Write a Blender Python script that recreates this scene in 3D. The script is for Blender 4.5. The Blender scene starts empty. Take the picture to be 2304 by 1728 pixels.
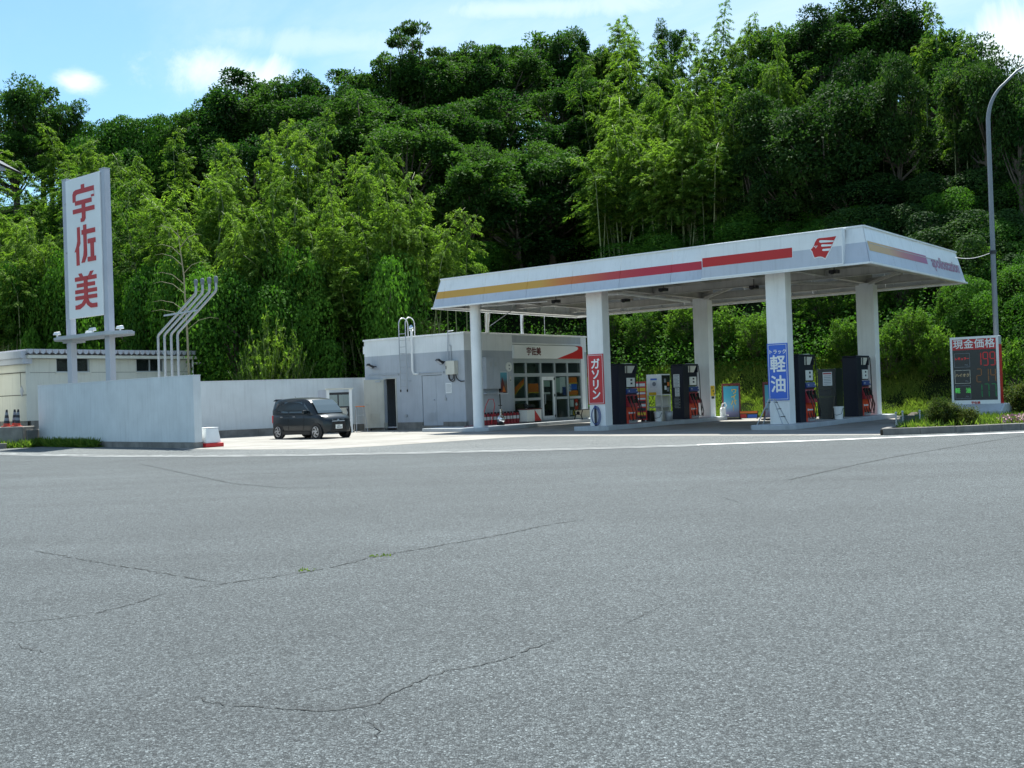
import bpy, math, random
import numpy as np
from mathutils import Matrix, Vector

D = bpy.data
scn = bpy.context.scene
COL = scn.collection
R = math.radians
rnd = random.Random(7)

# ---------------------------------------------------------------- camera, light, exposure
cam_d = D.cameras.new('camera'); cam = D.objects.new('camera', cam_d); COL.objects.link(cam)
cam_d.sensor_width = 36.0; cam_d.lens = 36.97; cam_d.clip_end = 3000; cam_d.clip_start = .1
_p, _r = .0093, .0343
fwd = Vector((0, math.cos(_p), math.sin(_p))); up0 = Vector((0, -math.sin(_p), math.cos(_p))); rt0 = Vector((1, 0, 0))
rt = rt0 * math.cos(_r) - up0 * math.sin(_r); up = up0 * math.cos(_r) + rt0 * math.sin(_r)
m4 = Matrix((rt, up, -fwd)).transposed().to_4x4(); m4.translation = (0, 0, 1.5)
cam.matrix_world = m4
scn.camera = cam

SUN = Vector((.033, .523, 1.0)).normalized()
sun_d = D.lights.new('sun', 'SUN'); sun_d.energy = 4.8; sun_d.angle = R(.53); sun_d.color = (1, .99, .92)
sun = D.objects.new('sun', sun_d); COL.objects.link(sun)
sun.rotation_euler = SUN.to_track_quat('Z', 'Y').to_euler(); sun.location = (0, 30, 90)

world = D.worlds.new('World'); scn.world = world; world.use_nodes = True
wt = world.node_tree; wt.nodes.clear()
def wn(t, **k):
    n = wt.nodes.new(t)
    for a, b in k.items(): setattr(n, a, b)
    return n
sky = wn('ShaderNodeTexSky', sky_type='NISHITA', sun_disc=False)
sky.sun_elevation = math.asin(SUN.z); sky.sun_rotation = math.atan2(SUN.x, SUN.y)
sky.altitude = 50; sky.air_density = 1.0; sky.dust_density = .4; sky.ozone_density = 2.0
tc = wn('ShaderNodeTexCoord')
sep = wn('ShaderNodeSeparateXYZ'); wt.links.new(tc.outputs['Generated'], sep.inputs[0])
# clouds live on a plane high above: direction.xy / direction.z
dz = wn('ShaderNodeMath', operation='MAXIMUM'); wt.links.new(sep.outputs['Z'], dz.inputs[0]); dz.inputs[1].default_value = .03
cx = wn('ShaderNodeMath', operation='DIVIDE'); wt.links.new(sep.outputs['X'], cx.inputs[0]); wt.links.new(dz.outputs[0], cx.inputs[1])
cy = wn('ShaderNodeMath', operation='DIVIDE'); wt.links.new(sep.outputs['Y'], cy.inputs[0]); wt.links.new(dz.outputs[0], cy.inputs[1])
cv = wn('ShaderNodeCombineXYZ'); wt.links.new(cx.outputs[0], cv.inputs[0]); wt.links.new(cy.outputs[0], cv.inputs[1])
n1 = wn('ShaderNodeTexNoise'); n1.inputs['Scale'].default_value = .55; n1.inputs['Detail'].default_value = 9; n1.inputs['Roughness'].default_value = .62; n1.inputs['Distortion'].default_value = .5
mp = wn('ShaderNodeMapping'); mp.inputs['Scale'].default_value = (1, .55, 1); mp.inputs['Location'].default_value = (3.3, 1.2, 0)
wt.links.new(cv.outputs[0], mp.inputs[0]); wt.links.new(mp.outputs[0], n1.inputs['Vector'])
r1 = wn('ShaderNodeMapRange', interpolation_type='SMOOTHSTEP'); r1.inputs['From Min'].default_value = .38; r1.inputs['From Max'].default_value = .74; r1.inputs['To Max'].default_value = .5
wt.links.new(n1.outputs[0], r1.inputs['Value'])
# two low cumulus banks just over the ridge, shaped by a finer noise
n2 = wn('ShaderNodeTexNoise'); n2.inputs['Scale'].default_value = 11; n2.inputs['Detail'].default_value = 10; n2.inputs['Roughness'].default_value = .65; n2.inputs['Distortion'].default_value = .6; wt.links.new(tc.outputs['Generated'], n2.inputs['Vector'])
def puff(d, sx, sz, amp):
    d = Vector(d).normalized()
    a = wn('ShaderNodeVectorMath', operation='SUBTRACT'); wt.links.new(tc.outputs['Generated'], a.inputs[0]); a.inputs[1].default_value = d
    b = wn('ShaderNodeVectorMath', operation='MULTIPLY'); wt.links.new(a.outputs[0], b.inputs[0]); b.inputs[1].default_value = (1 / sx, 1 / sx, 1 / sz)
    l = wn('ShaderNodeVectorMath', operation='LENGTH'); wt.links.new(b.outputs[0], l.inputs[0])
    s = wn('ShaderNodeMath', operation='MULTIPLY_ADD'); wt.links.new(n2.outputs[0], s.inputs[0]); s.inputs[1].default_value = 3.0; s.inputs[2].default_value = -1.5
    t = wn('ShaderNodeMath', operation='ADD'); wt.links.new(l.outputs['Value'], t.inputs[0]); wt.links.new(s.outputs[0], t.inputs[1])
    q = wn('ShaderNodeMapRange', interpolation_type='SMOOTHSTEP'); q.inputs['From Min'].default_value = 1.35; q.inputs['From Max'].default_value = .1; q.inputs['To Max'].default_value = amp
    q.inputs['To Min'].default_value = 0; wt.links.new(t.outputs[0], q.inputs['Value'])
    return q
acc = r1.outputs[0]
for q in (puff((-.238, .925, .290), .065, .022, .8), puff((-.15, .935, .318), .13, .016, .35), puff((-.36, .891, .277), .020, .010, .85), puff((.415, .868, .272), .08, .045, .9), puff((.02, .94, .345), .14, .012, .5)):
    mx = wn('ShaderNodeMath', operation='MAXIMUM'); wt.links.new(acc, mx.inputs[0]); wt.links.new(q.outputs[0], mx.inputs[1]); acc = mx.outputs[0]
mixc = wn('ShaderNodeMix', data_type='RGBA'); wt.links.new(acc, mixc.inputs[0])
tint = wn('ShaderNodeVectorMath', operation='MULTIPLY'); wt.links.new(sky.outputs[0], tint.inputs[0]); tint.inputs[1].default_value = (.82, 1.03, 1.04); wt.links.new(tint.outputs[0], mixc.inputs[6]); mixc.inputs[7].default_value = (6.2, 6.7, 6.8, 1)
bg = wn('ShaderNodeBackground'); bg.inputs['Strength'].default_value = .092; wt.links.new(mixc.outputs[2], bg.inputs['Color'])
wo = wn('ShaderNodeOutputWorld'); wt.links.new(bg.outputs[0], wo.inputs['Surface'])

scn.view_settings.view_transform = 'Standard'; scn.view_settings.look = 'None'
scn.view_settings.exposure = 1.05; scn.view_settings.gamma = 1.0; scn.view_settings.use_curve_mapping = False
scn.render.engine = 'CYCLES'
scn.cycles.max_bounces = 8; scn.cycles.transparent_max_bounces = 12; scn.cycles.sample_clamp_indirect = 6.0

# ---------------------------------------------------------------- frames
YAW = -.6719
E1 = Vector((math.cos(YAW), math.sin(YAW), 0)); E2 = Vector((-E1.y, E1.x, 0)); ORG = Vector((-3.2217, 44.1418, 0))
def S(u, v, z=0): return ORG + E1 * u + E2 * v + Vector((0, 0, z))

def lk(o, parent=None):
    COL.objects.link(o)
    if parent is not None: o.parent = parent
    return o
BASE = {}
def thing(name, label, cat, base=(0, 0, 0), frame='S', rotz=0.0, group=None):
    """Empty at a thing's base. frame S: station axes, children in station coordinates; W: world axes; L: children in the thing's own axes."""
    o = D.objects.new(name, None); lk(o)
    o.empty_display_size = .2
    if frame == 'S': o.location = S(*base); o.rotation_euler = (0, 0, YAW); BASE[o.name] = Vector(base)
    elif frame == 'W': o.location = base; BASE[o.name] = Vector(base)
    elif frame == 'LS': o.location = S(*base); o.rotation_euler = (0, 0, YAW + rotz); BASE[o.name] = Vector((0, 0, 0))
    else: o.location = base; o.rotation_euler = (0, 0, rotz); BASE[o.name] = Vector((0, 0, 0))
    o['label'] = label; o['category'] = cat
    if group: o['group'] = group
    return o
def tag(o, label, cat, group=None):
    o['label'] = label; o['category'] = cat
    if group: o['group'] = group
    return o
def base_of(p):
    while p is not None:
        if p.name in BASE: return BASE[p.name]
        p = p.parent
    return Vector((0, 0, 0))

class MB:
    def __init__(s): s.v = []; s.f = []; s.m = []
    def face(s, pts, m=0):
        n = len(s.v); s.v += [tuple(p) for p in pts]; s.f.append(tuple(range(n, n + len(pts)))); s.m.append(m); return s
    def box(s, x0, x1, y0, y1, z0, z1, m=0):
        n = len(s.v)
        s.v += [(x0, y0, z0), (x1, y0, z0), (x1, y1, z0), (x0, y1, z0), (x0, y0, z1), (x1, y0, z1), (x1, y1, z1), (x0, y1, z1)]
        s.f += [tuple(n + i for i in q) for q in ((3, 2, 1, 0), (4, 5, 6, 7), (0, 1, 5, 4), (1, 2, 6, 5), (2, 3, 7, 6), (3, 0, 4, 7))]; s.m += [m] * 6
        return s
    def hexa(s, p, m=0):
        """eight corners: bottom ring of four then top ring of four"""
        n = len(s.v); s.v += [tuple(q) for q in p]
        s.f += [tuple(n + i for i in q) for q in ((3, 2, 1, 0), (4, 5, 6, 7), (0, 1, 5, 4), (1, 2, 6, 5), (2, 3, 7, 6), (3, 0, 4, 7))]; s.m += [m] * 6
        return s
    def obox(s, a, b, w, h, m=0, upv=(0, 0, 1)):
        """a bar from a to b, w across, h along upv"""
        a = Vector(a); b = Vector(b); d = (b - a).normalized(); u = Vector(upv)
        sd = d.cross(u)
        if sd.length < 1e-4: sd = d.cross(Vector((1, 0, 0)))
        sd.normalize(); u = sd.cross(d).normalized()
        q = [a - sd * w / 2 - u * h / 2, a + sd * w / 2 - u * h / 2, b + sd * w / 2 - u * h / 2, b - sd * w / 2 - u * h / 2]
        return s.hexa(q + [k + u * h for k in q], m)
    def prism(s, poly, o, ax, ay, an, t, m=0):
        """2D polygon extruded by t along an"""
        o = Vector(o); ax = Vector(ax); ay = Vector(ay); an = Vector(an)
        ar = sum(poly[i][0] * poly[(i + 1) % len(poly)][1] - poly[(i + 1) % len(poly)][0] * poly[i][1] for i in range(len(poly)))
        P = list(poly) if (ar > 0) == (ax.cross(ay).dot(an) > 0) else list(reversed(poly))
        k = len(P); n = len(s.v)
        s.v += [tuple(o + ax * x + ay * y) for x, y in P] + [tuple(o + ax * x + ay * y + an * t) for x, y in P]
        s.f.append(tuple(range(n + k - 1, n - 1, -1))); s.f.append(tuple(range(n + k, n + 2 * k)))
        for i in range(k): j = (i + 1) % k; s.f.append((n + i, n + j, n + k + j, n + k + i))
        s.m += [m] * (k + 2); return s
    def tube(s, pts, r, seg=8, m=0, cap=True):
        pts = [Vector(p) for p in pts]; k = len(pts); rr = r if hasattr(r, '__len__') else [r] * k
        n = len(s.v); prev = None
        for i, p in enumerate(pts):
            d = (pts[min(i + 1, k - 1)] - pts[max(i - 1, 0)]).normalized()
            if prev is None:
                a = d.cross(Vector((0, 0, 1)))
                if a.length < .05: a = d.cross(Vector((1, 0, 0)))
            else: a = prev - d * prev.dot(d)
            a.normalize(); prev = a; b = d.cross(a)
            for j in range(seg):
                t = 2 * math.pi * j / seg; s.v.append(tuple(p + (a * math.cos(t) + b * math.sin(t)) * rr[i]))
        for i in range(k - 1):
            for j in range(seg):
                q = (j + 1) % seg; s.f.append((n + i * seg + j, n + i * seg + q, n + (i + 1) * seg + q, n + (i + 1) * seg + j)); s.m.append(m)
        if cap:
            s.f.append(tuple(n + j for j in range(seg - 1, -1, -1))); s.f.append(tuple(n + (k - 1) * seg + j for j in range(seg))); s.m += [m, m]
        return s
    def lathe(s, prof, c=(0, 0, 0), seg=16, m=0, axis='Z'):
        """prof: list of (radius, height)"""
        c = Vector(c); n = len(s.v); k = len(prof)
        for r_, h in prof:
            for j in range(seg):
                t = 2 * math.pi * j / seg; x = math.cos(t) * r_; y = math.sin(t) * r_
                s.v.append(tuple(c + (Vector((x, y, h)) if axis == 'Z' else Vector((x, h, y)) if axis == 'Y' else Vector((h, x, y)))))
        for i in range(k - 1):
            for j in range(seg):
                q = (j + 1) % seg; f = (n + i * seg + j, n + i * seg + q, n + (i + 1) * seg + q, n + (i + 1) * seg + j)
                s.f.append(f if axis != 'Y' else f[::-1]); s.m.append(m)
        a = tuple(n + j for j in range(seg - 1, -1, -1)); b = tuple(n + (k - 1) * seg + j for j in range(seg))
        s.f.append(a if axis != 'Y' else a[::-1]); s.f.append(b if axis != 'Y' else b[::-1]); s.m += [m, m]
        return s
    def ball(s, c, r, seg=12, m=0, sq=(1, 1, 1)):
        k = max(4, seg // 2); pr = [(math.sin(math.pi * i / k) * r + 1e-4, -math.cos(math.pi * i / k) * r) for i in range(k + 1)]
        n = len(s.v); s.lathe(pr, (0, 0, 0), seg, m)
        for i in range(n, len(s.v)): x, y, z = s.v[i]; s.v[i] = (c[0] + x * sq[0], c[1] + y * sq[1], c[2] + z * sq[2])
        return s
    def mesh(s, name, mats, base=Vector((0, 0, 0)), smooth=False):
        me = D.meshes.new(name)
        me.from_pydata([(x - base[0], y - base[1], z - base[2]) for x, y, z in s.v], [], s.f)
        for a in (mats if isinstance(mats, (list, tuple)) else [mats]): me.materials.append(a)
        if any(s.m): me.polygons.foreach_set('material_index', s.m)
        if smooth: me.polygons.foreach_set('use_smooth', [True] * len(s.f))
        me.update(); return me
    def build(s, name, mats, parent=None, smooth=False, bevel=0, kind=None, label=None):
        o = D.objects.new(name, s.mesh(name, mats, base_of(parent) if parent else Vector((0, 0, 0)), smooth)); lk(o, parent)
        if bevel:
            b = o.modifiers.new('bevel', 'BEVEL'); b.width = bevel; b.segments = 2; b.limit_method = 'ANGLE'; b.angle_limit = R(40)
        if smooth:
            try:
                o.data.set_sharp_from_angle(angle=R(38))
            except Exception: pass
        if kind: o['kind'] = kind
        if label: o['label'] = label
        return o
    def text(s, body, size, o, ax, ay, bold=0.0, t=.006, align='CENTER', sx=1.0, m=0, sp=1.0):
        """lettering from the built-in font, laid with x along ax and y along ay, standing t proud"""
        c = D.curves.new('lettering', 'FONT'); c.body = body; c.size = 1.0; c.align_x = align; c.align_y = 'CENTER'; c.offset = 0; c.extrude = 0; c.space_character = sp
        c.resolution_u = 3
        ob = D.objects.new('lettering', c); COL.objects.link(ob)
        dg = bpy.context.evaluated_depsgraph_get(); me = D.meshes.new_from_object(ob.evaluated_get(dg))
        ax = Vector(ax).normalized(); ay = Vector(ay).normalized(); an = ax.cross(ay); o = Vector(o) + an * t
        bb = bold * size
        for k, (dx, dy) in enumerate(((0, 0), (1, 0), (-1, 0), (0, 1), (0, -1), (.7, .7), (-.7, -.7), (.7, -.7), (-.7, .7)) if bold else ((0, 0),)):
            n = len(s.v); oo = o + ax * (dx * bb) + ay * (dy * bb) + an * (.0004 * k)
            s.v += [tuple(oo + ax * (p.co.x * size * sx) + ay * (p.co.y * size)) for p in me.vertices]
            for p in me.polygons: s.f.append(tuple(n + i for i in p.vertices)); s.m.append(m)
        D.objects.remove(ob); D.curves.remove(c); D.meshes.remove(me)
        return s

def solo(mb, name, mats, label, cat, base=(0, 0, 0), frame='S', group=None, smooth=False, bevel=0):
    """a thing that is one mesh, its origin at its base"""
    b = Vector(base); o = D.objects.new(name, mb.mesh(name, mats, b, smooth)); lk(o); tag(o, label, cat, group)
    if frame == 'S': o.location = S(*base); o.rotation_euler = (0, 0, YAW)
    else: o.location = b
    if bevel:
        q = o.modifiers.new('bevel', 'BEVEL'); q.width = bevel; q.segments = 2; q.limit_method = 'ANGLE'; q.angle_limit = R(40)
    return o
def dup(o, parent=None):
    c = o.copy(); lk(c, parent)
    for ch in list(o.children): dup(ch, c)
    return c
def struct(o): o['kind'] = 'structure'; return o

# ---------------------------------------------------------------- materials
def nodes(name):
    m = D.materials.new(name); m.use_nodes = True; t = m.node_tree; t.nodes.clear()
    out = t.nodes.new('ShaderNodeOutputMaterial'); b = t.nodes.new('ShaderNodeBsdfPrincipled'); t.links.new(b.outputs[0], out.inputs[0])
    return m, t, b, out
def paint(name, col, rough=.5, metal=0.0, var=.06, scale=1.3, streak=0.0, dirt=(.10, .095, .08), bump=0.0, bscale=60, spec=.5, coat=0, fine=.04):
    m, t, b, out = nodes(name); L = t.links.new
    tc = t.nodes.new('ShaderNodeTexCoord')
    n = t.nodes.new('ShaderNodeTexNoise'); n.inputs['Scale'].default_value = scale; n.inputs['Detail'].default_value = 6; L(tc.outputs['Object'], n.inputs['Vector'])
    mr = t.nodes.new('ShaderNodeMapRange'); mr.inputs['From Min'].default_value = .3; mr.inputs['From Max'].default_value = .7; mr.inputs['To Min'].default_value = 1 - var; mr.inputs['To Max'].default_value = 1 + var; L(n.outputs[0], mr.inputs['Value'])
    sc = t.nodes.new('ShaderNodeVectorMath'); sc.operation = 'SCALE'; sc.inputs[0].default_value = col; L(mr.outputs[0], sc.inputs['Scale'])
    last = sc.outputs[0]
    if fine:
        n3 = t.nodes.new('ShaderNodeTexNoise'); n3.inputs['Scale'].default_value = 35; n3.inputs['Detail'].default_value = 3; L(tc.outputs['Object'], n3.inputs['Vector'])
        m3 = t.nodes.new('ShaderNodeMapRange'); m3.inputs['To Min'].default_value = 1 - fine; m3.inputs['To Max'].default_value = 1 + fine; L(n3.outputs[0], m3.inputs['Value'])
        s3 = t.nodes.new('ShaderNodeVectorMath'); s3.operation = 'SCALE'; L(last, s3.inputs[0]); L(m3.outputs[0], s3.inputs['Scale']); last = s3.outputs[0]
    if streak:
        mp = t.nodes.new('ShaderNodeMapping'); mp.inputs['Scale'].default_value = (5, 5, .35); L(tc.outputs['Object'], mp.inputs[0])
        n2 = t.nodes.new('ShaderNodeTexNoise'); n2.inputs['Scale'].default_value = 1.6; n2.inputs['Detail'].default_value = 7; n2.inputs['Roughness'].default_value = .65; L(mp.outputs[0], n2.inputs['Vector'])
        m2 = t.nodes.new('ShaderNodeMapRange'); m2.inputs['From Min'].default_value = .5; m2.inputs['From Max'].default_value = .8; m2.inputs['To Max'].default_value = streak; L(n2.outputs[0], m2.inputs['Value'])
        mx = t.nodes.new('ShaderNodeMix'); mx.data_type = 'RGBA'; L(m2.outputs[0], mx.inputs[0]); L(last, mx.inputs[6]); mx.inputs[7].default_value = (*dirt, 1); last = mx.outputs[2]
    L(last, b.inputs['Base Color'])
    b.inputs['Roughness'].default_value = rough; b.inputs['Metallic'].default_value = metal; b.inputs['Specular IOR Level'].default_value = spec
    if coat: b.inputs['Coat Weight'].default_value = coat; b.inputs['Coat Roughness'].default_value = .04
    if bump:
        nb = t.nodes.new('ShaderNodeTexNoise'); nb.inputs['Scale'].default_value = bscale; nb.inputs['Detail'].default_value = 5; L(tc.outputs['Object'], nb.inputs['Vector'])
        bp = t.nodes.new('ShaderNodeBump'); bp.inputs['Strength'].default_value = bump; bp.inputs['Distance'].default_value = .02; L(nb.outputs[0], bp.inputs['Height']); L(bp.outputs[0], b.inputs['Normal'])
    return m
def ramp_paint(name, axis, stops, rough=.4):
    """printed colour fade along one object axis"""
    m, t, b, out = nodes(name); L = t.links.new
    tc = t.nodes.new('ShaderNodeTexCoord'); sp = t.nodes.new('ShaderNodeSeparateXYZ'); L(tc.outputs['Object'], sp.inputs[0])
    a, z = stops[0][0], stops[-1][0]
    mr = t.nodes.new('ShaderNodeMapRange'); mr.inputs['From Min'].default_value = a; mr.inputs['From Max'].default_value = z; L(sp.outputs[axis], mr.inputs['Value'])
    cr = t.nodes.new('ShaderNodeValToRGB'); e = cr.color_ramp.elements
    while len(e) < len(stops): e.new(.5)
    for i, (p, c) in enumerate(stops): e[i].position = (p - a) / (z - a); e[i].color = (*c, 1)
    L(mr.outputs[0], cr.inputs[0]); L(cr.outputs[0], b.inputs['Base Color']); b.inputs['Roughness'].default_value = rough
    return m
def emit(name, col, strength):
    m, t, b, out = nodes(name); b.inputs['Base Color'].default_value = (*[c * .3 for c in col], 1); b.inputs['Emission Color'].default_value = (*col, 1); b.inputs['Emission Strength'].default_value = strength
    return m
def glass(name, tint=(.85, .90, .88), clear=.88, rough=.02):
    m, t, b, out = nodes(name); L = t.links.new
    tr = t.nodes.new('ShaderNodeBsdfTransparent'); tr.inputs[0].default_value = (*tint, 1)
    b.inputs['Base Color'].default_value = (.02, .025, .025, 1); b.inputs['Roughness'].default_value = rough; b.inputs['Specular IOR Level'].default_value = .6
    mx = t.nodes.new('ShaderNodeMixShader'); mx.inputs[0].default_value = clear; L(b.outputs[0], mx.inputs[1]); L(tr.outputs[0], mx.inputs[2]); L(mx.outputs[0], out.inputs[0])
    return m
def leafmat(name, c1, c2, trans=.4, rough=.75, spec=.1):
    """leaf colour differs from leaf to leaf (attribute 'tone') and from plant to plant"""
    m, t, b, out = nodes(name); L = t.links.new
    at = t.nodes.new('ShaderNodeAttribute'); at.attribute_name = 'tone'
    oi = t.nodes.new('ShaderNodeObjectInfo')
    ad = t.nodes.new('ShaderNodeMath'); ad.operation = 'MULTIPLY_ADD'; L(oi.outputs['Random'], ad.inputs[0]); ad.inputs[1].default_value = .5; ad.inputs[2].default_value = -.25
    a2 = t.nodes.new('ShaderNodeMath'); a2.operation = 'ADD'; a2.use_clamp = True; L(at.outputs['Fac'], a2.inputs[0]); L(ad.outputs[0], a2.inputs[1])
    mx = t.nodes.new('ShaderNodeMix'); mx.data_type = 'RGBA'; L(a2.outputs[0], mx.inputs[0]); mx.inputs[6].default_value = (*c1, 1); mx.inputs[7].default_value = (*c2, 1)
    L(mx.outputs[2], b.inputs['Base Color']); b.inputs['Roughness'].default_value = rough; b.inputs['Specular IOR Level'].default_value = spec
    tl = t.nodes.new('ShaderNodeBsdfTranslucent'); hs = t.nodes.new('ShaderNodeVectorMath'); hs.operation = 'MULTIPLY'; L(mx.outputs[2], hs.inputs[0]); hs.inputs[1].default_value = (1.2, 1.35, .65); L(hs.outputs[0], tl.inputs[0])
    ms = t.nodes.new('ShaderNodeMixShader'); ms.inputs[0].default_value = trans; L(b.outputs[0], ms.inputs[1]); L(tl.outputs[0], ms.inputs[2]); L(ms.outputs[0], out.inputs[0])
    return m

M = {}
M['white'] = paint('white_paint', (.82, .83, .82), .45, streak=.2, dirt=(.30, .29, .26))
M['white_clean'] = paint('white_gloss', (.82, .83, .82), .35, var=.03)
M['panel_white'] = paint('fascia_white', (.82, .83, .82), .4, var=.04, streak=.15)
M['panel_grey'] = paint('fascia_grey', (.52, .55, .61), .4, var=.04, streak=.2)
M['wall_paint'] = paint('wall_grey_blue', (.63, .67, .68), .75, var=.07, streak=.2, bump=.15, bscale=30)
M['wall_top_lit'] = paint('wall_top_sun_tone', (.74, .75, .75), .7, streak=.15)  # whiter than the wall: sun on its top edge put into the colour
M['kiosk_grey'] = paint('kiosk_grey', (.43, .46, .50), .7, streak=.18, bump=.1, bscale=30)
M['kiosk_white'] = paint('kiosk_white', (.74, .76, .76), .7, streak=.15, bump=.1, bscale=30)
M['concrete'] = paint('old_concrete', (.22, .21, .19), .9, var=.25, scale=2.5, streak=.5, dirt=(.06, .058, .05), bump=.4)
M['island'] = paint('island_grey_paint', (.42, .45, .47), .7, var=.1, streak=.25, bump=.2)
M['steel'] = paint('galvanised_steel', (.42, .44, .46), .45, metal=.35, var=.08, streak=.2)
M['pillar'] = paint('sign_pillar_lilac_grey', (.46, .48, .53), .5, var=.05, streak=.2)
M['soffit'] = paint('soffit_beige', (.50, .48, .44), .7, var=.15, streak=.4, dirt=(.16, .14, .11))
M['alu'] = paint('aluminium_frame', (.42, .45, .47), .45, metal=.25)
M['dark'] = paint('dark_plastic', (.018, .018, .022), .45)
M['black'] = paint('black_plastic', (.01, .01, .011), .5)
M['navy'] = paint('pump_navy', (.008, .010, .022), .5, var=.1, spec=.3)
M['red'] = paint('signal_red', (.55, .018, .02), .45, var=.05)
M['pump_red'] = paint('pump_red', (.68, .05, .02), .4, var=.08)
M['pump_dark_red'] = paint('pump_shelf_red', (.38, .03, .04), .4, var=.1)
M['sign_red'] = paint('sign_red', (.50, .012, .02), .4, var=.04)
M['logo_red'] = paint('logo_red', (.52, .012, .012), .4, var=.03)
M['blue'] = paint('sign_blue', (.035, .13, .58), .4, var=.04)
M['hose_blue'] = paint('hose_blue', (.03, .06, .22), .4)
M['orange'] = paint('print_orange', (.70, .17, .02), .5)
M['yellow'] = paint('print_yellow', (.75, .50, .02), .5)
M['cream'] = paint('cream_paint', (.62, .60, .52), .5, streak=.15)
M['door'] = paint('door_beige', (.50, .49, .43), .55, var=.1, streak=.25)
M['paper'] = paint('paper', (.72, .74, .74), .8, var=.03)
M['ink'] = paint('ink', (.03, .03, .035), .7)
M['ink_grey'] = paint('ink_grey', (.22, .24, .27), .7)
M['maroon'] = paint('banner_frame_maroon', (.13, .02, .025), .5)
M['tyre'] = paint('tyre_rubber', (.015, .015, .016), .85)
M['rim'] = paint('alloy', (.55, .56, .58), .3, metal=.8)
M['chrome'] = paint('chrome', (.75, .76, .78), .08, metal=1.0, fine=0)
M['car'] = paint('car_dark_teal', (.008, .014, .018), .3, var=.02, coat=.3, fine=0, spec=.35)
M['car_glass'] = paint('car_glass', (.012, .016, .018), .03, var=0, fine=0, spec=.8)
M['windscreen'] = paint('windscreen_glass', (.10, .13, .14), .04, metal=.25, var=0, fine=0, spec=1.0)  # paler than the side glass: reflected sky partly put into the base colour
M['lamp_grey'] = paint('lamp_post_grey', (.20, .22, .24), .5, metal=.2, streak=.2)
M['plate'] = paint('plate_white', (.75, .76, .72), .5)
M['headlamp'] = paint('headlamp_lens', (.22, .24, .26), .15, var=.05)
M['silver'] = paint('silver_trim', (.52, .54, .55), .35, metal=.3)
M['lens'] = paint('clear_lens', (.55, .57, .6), .1, var=.02)
M['cone'] = paint('cone_red', (.50, .06, .03), .55, var=.12)
M['glass'] = glass('window_glass')
M['screen'] = glass('pale_panel', (.62, .68, .70), .35, .3)
M['house'] = paint('house_cream', (.64, .64, .57), .75, var=.04, streak=.2)
M['bag'] = glass('clear_bag', (.8, .85, .9), .4, .25)
M['soil'] = paint('soil', (.06, .05, .035), .95, var=.3, scale=4, bump=.5, bscale=15)
M['planter_kerb'] = paint('kerb_concrete', (.19, .18, .165), .9, var=.2, scale=3, streak=.5, dirt=(.05, .05, .04), bump=.4)
M['line'] = paint('road_paint', (.72, .72, .70), .7, var=.15, scale=3, streak=.0, bump=.2)
M['pale_green'] = paint('pale_green_wall', (.42, .52, .47), .7)
M['tank'] = M['chrome']
M['bark'] = paint('bark', (.09, .075, .055), .9, var=.3, scale=5, bump=.5, bscale=20)
M['culm'] = paint('bamboo_culm', (.17, .20, .08), .5, var=.25, scale=2)
M['dead'] = paint('dead_stem', (.27, .24, .15), .8, var=.15)

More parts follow.
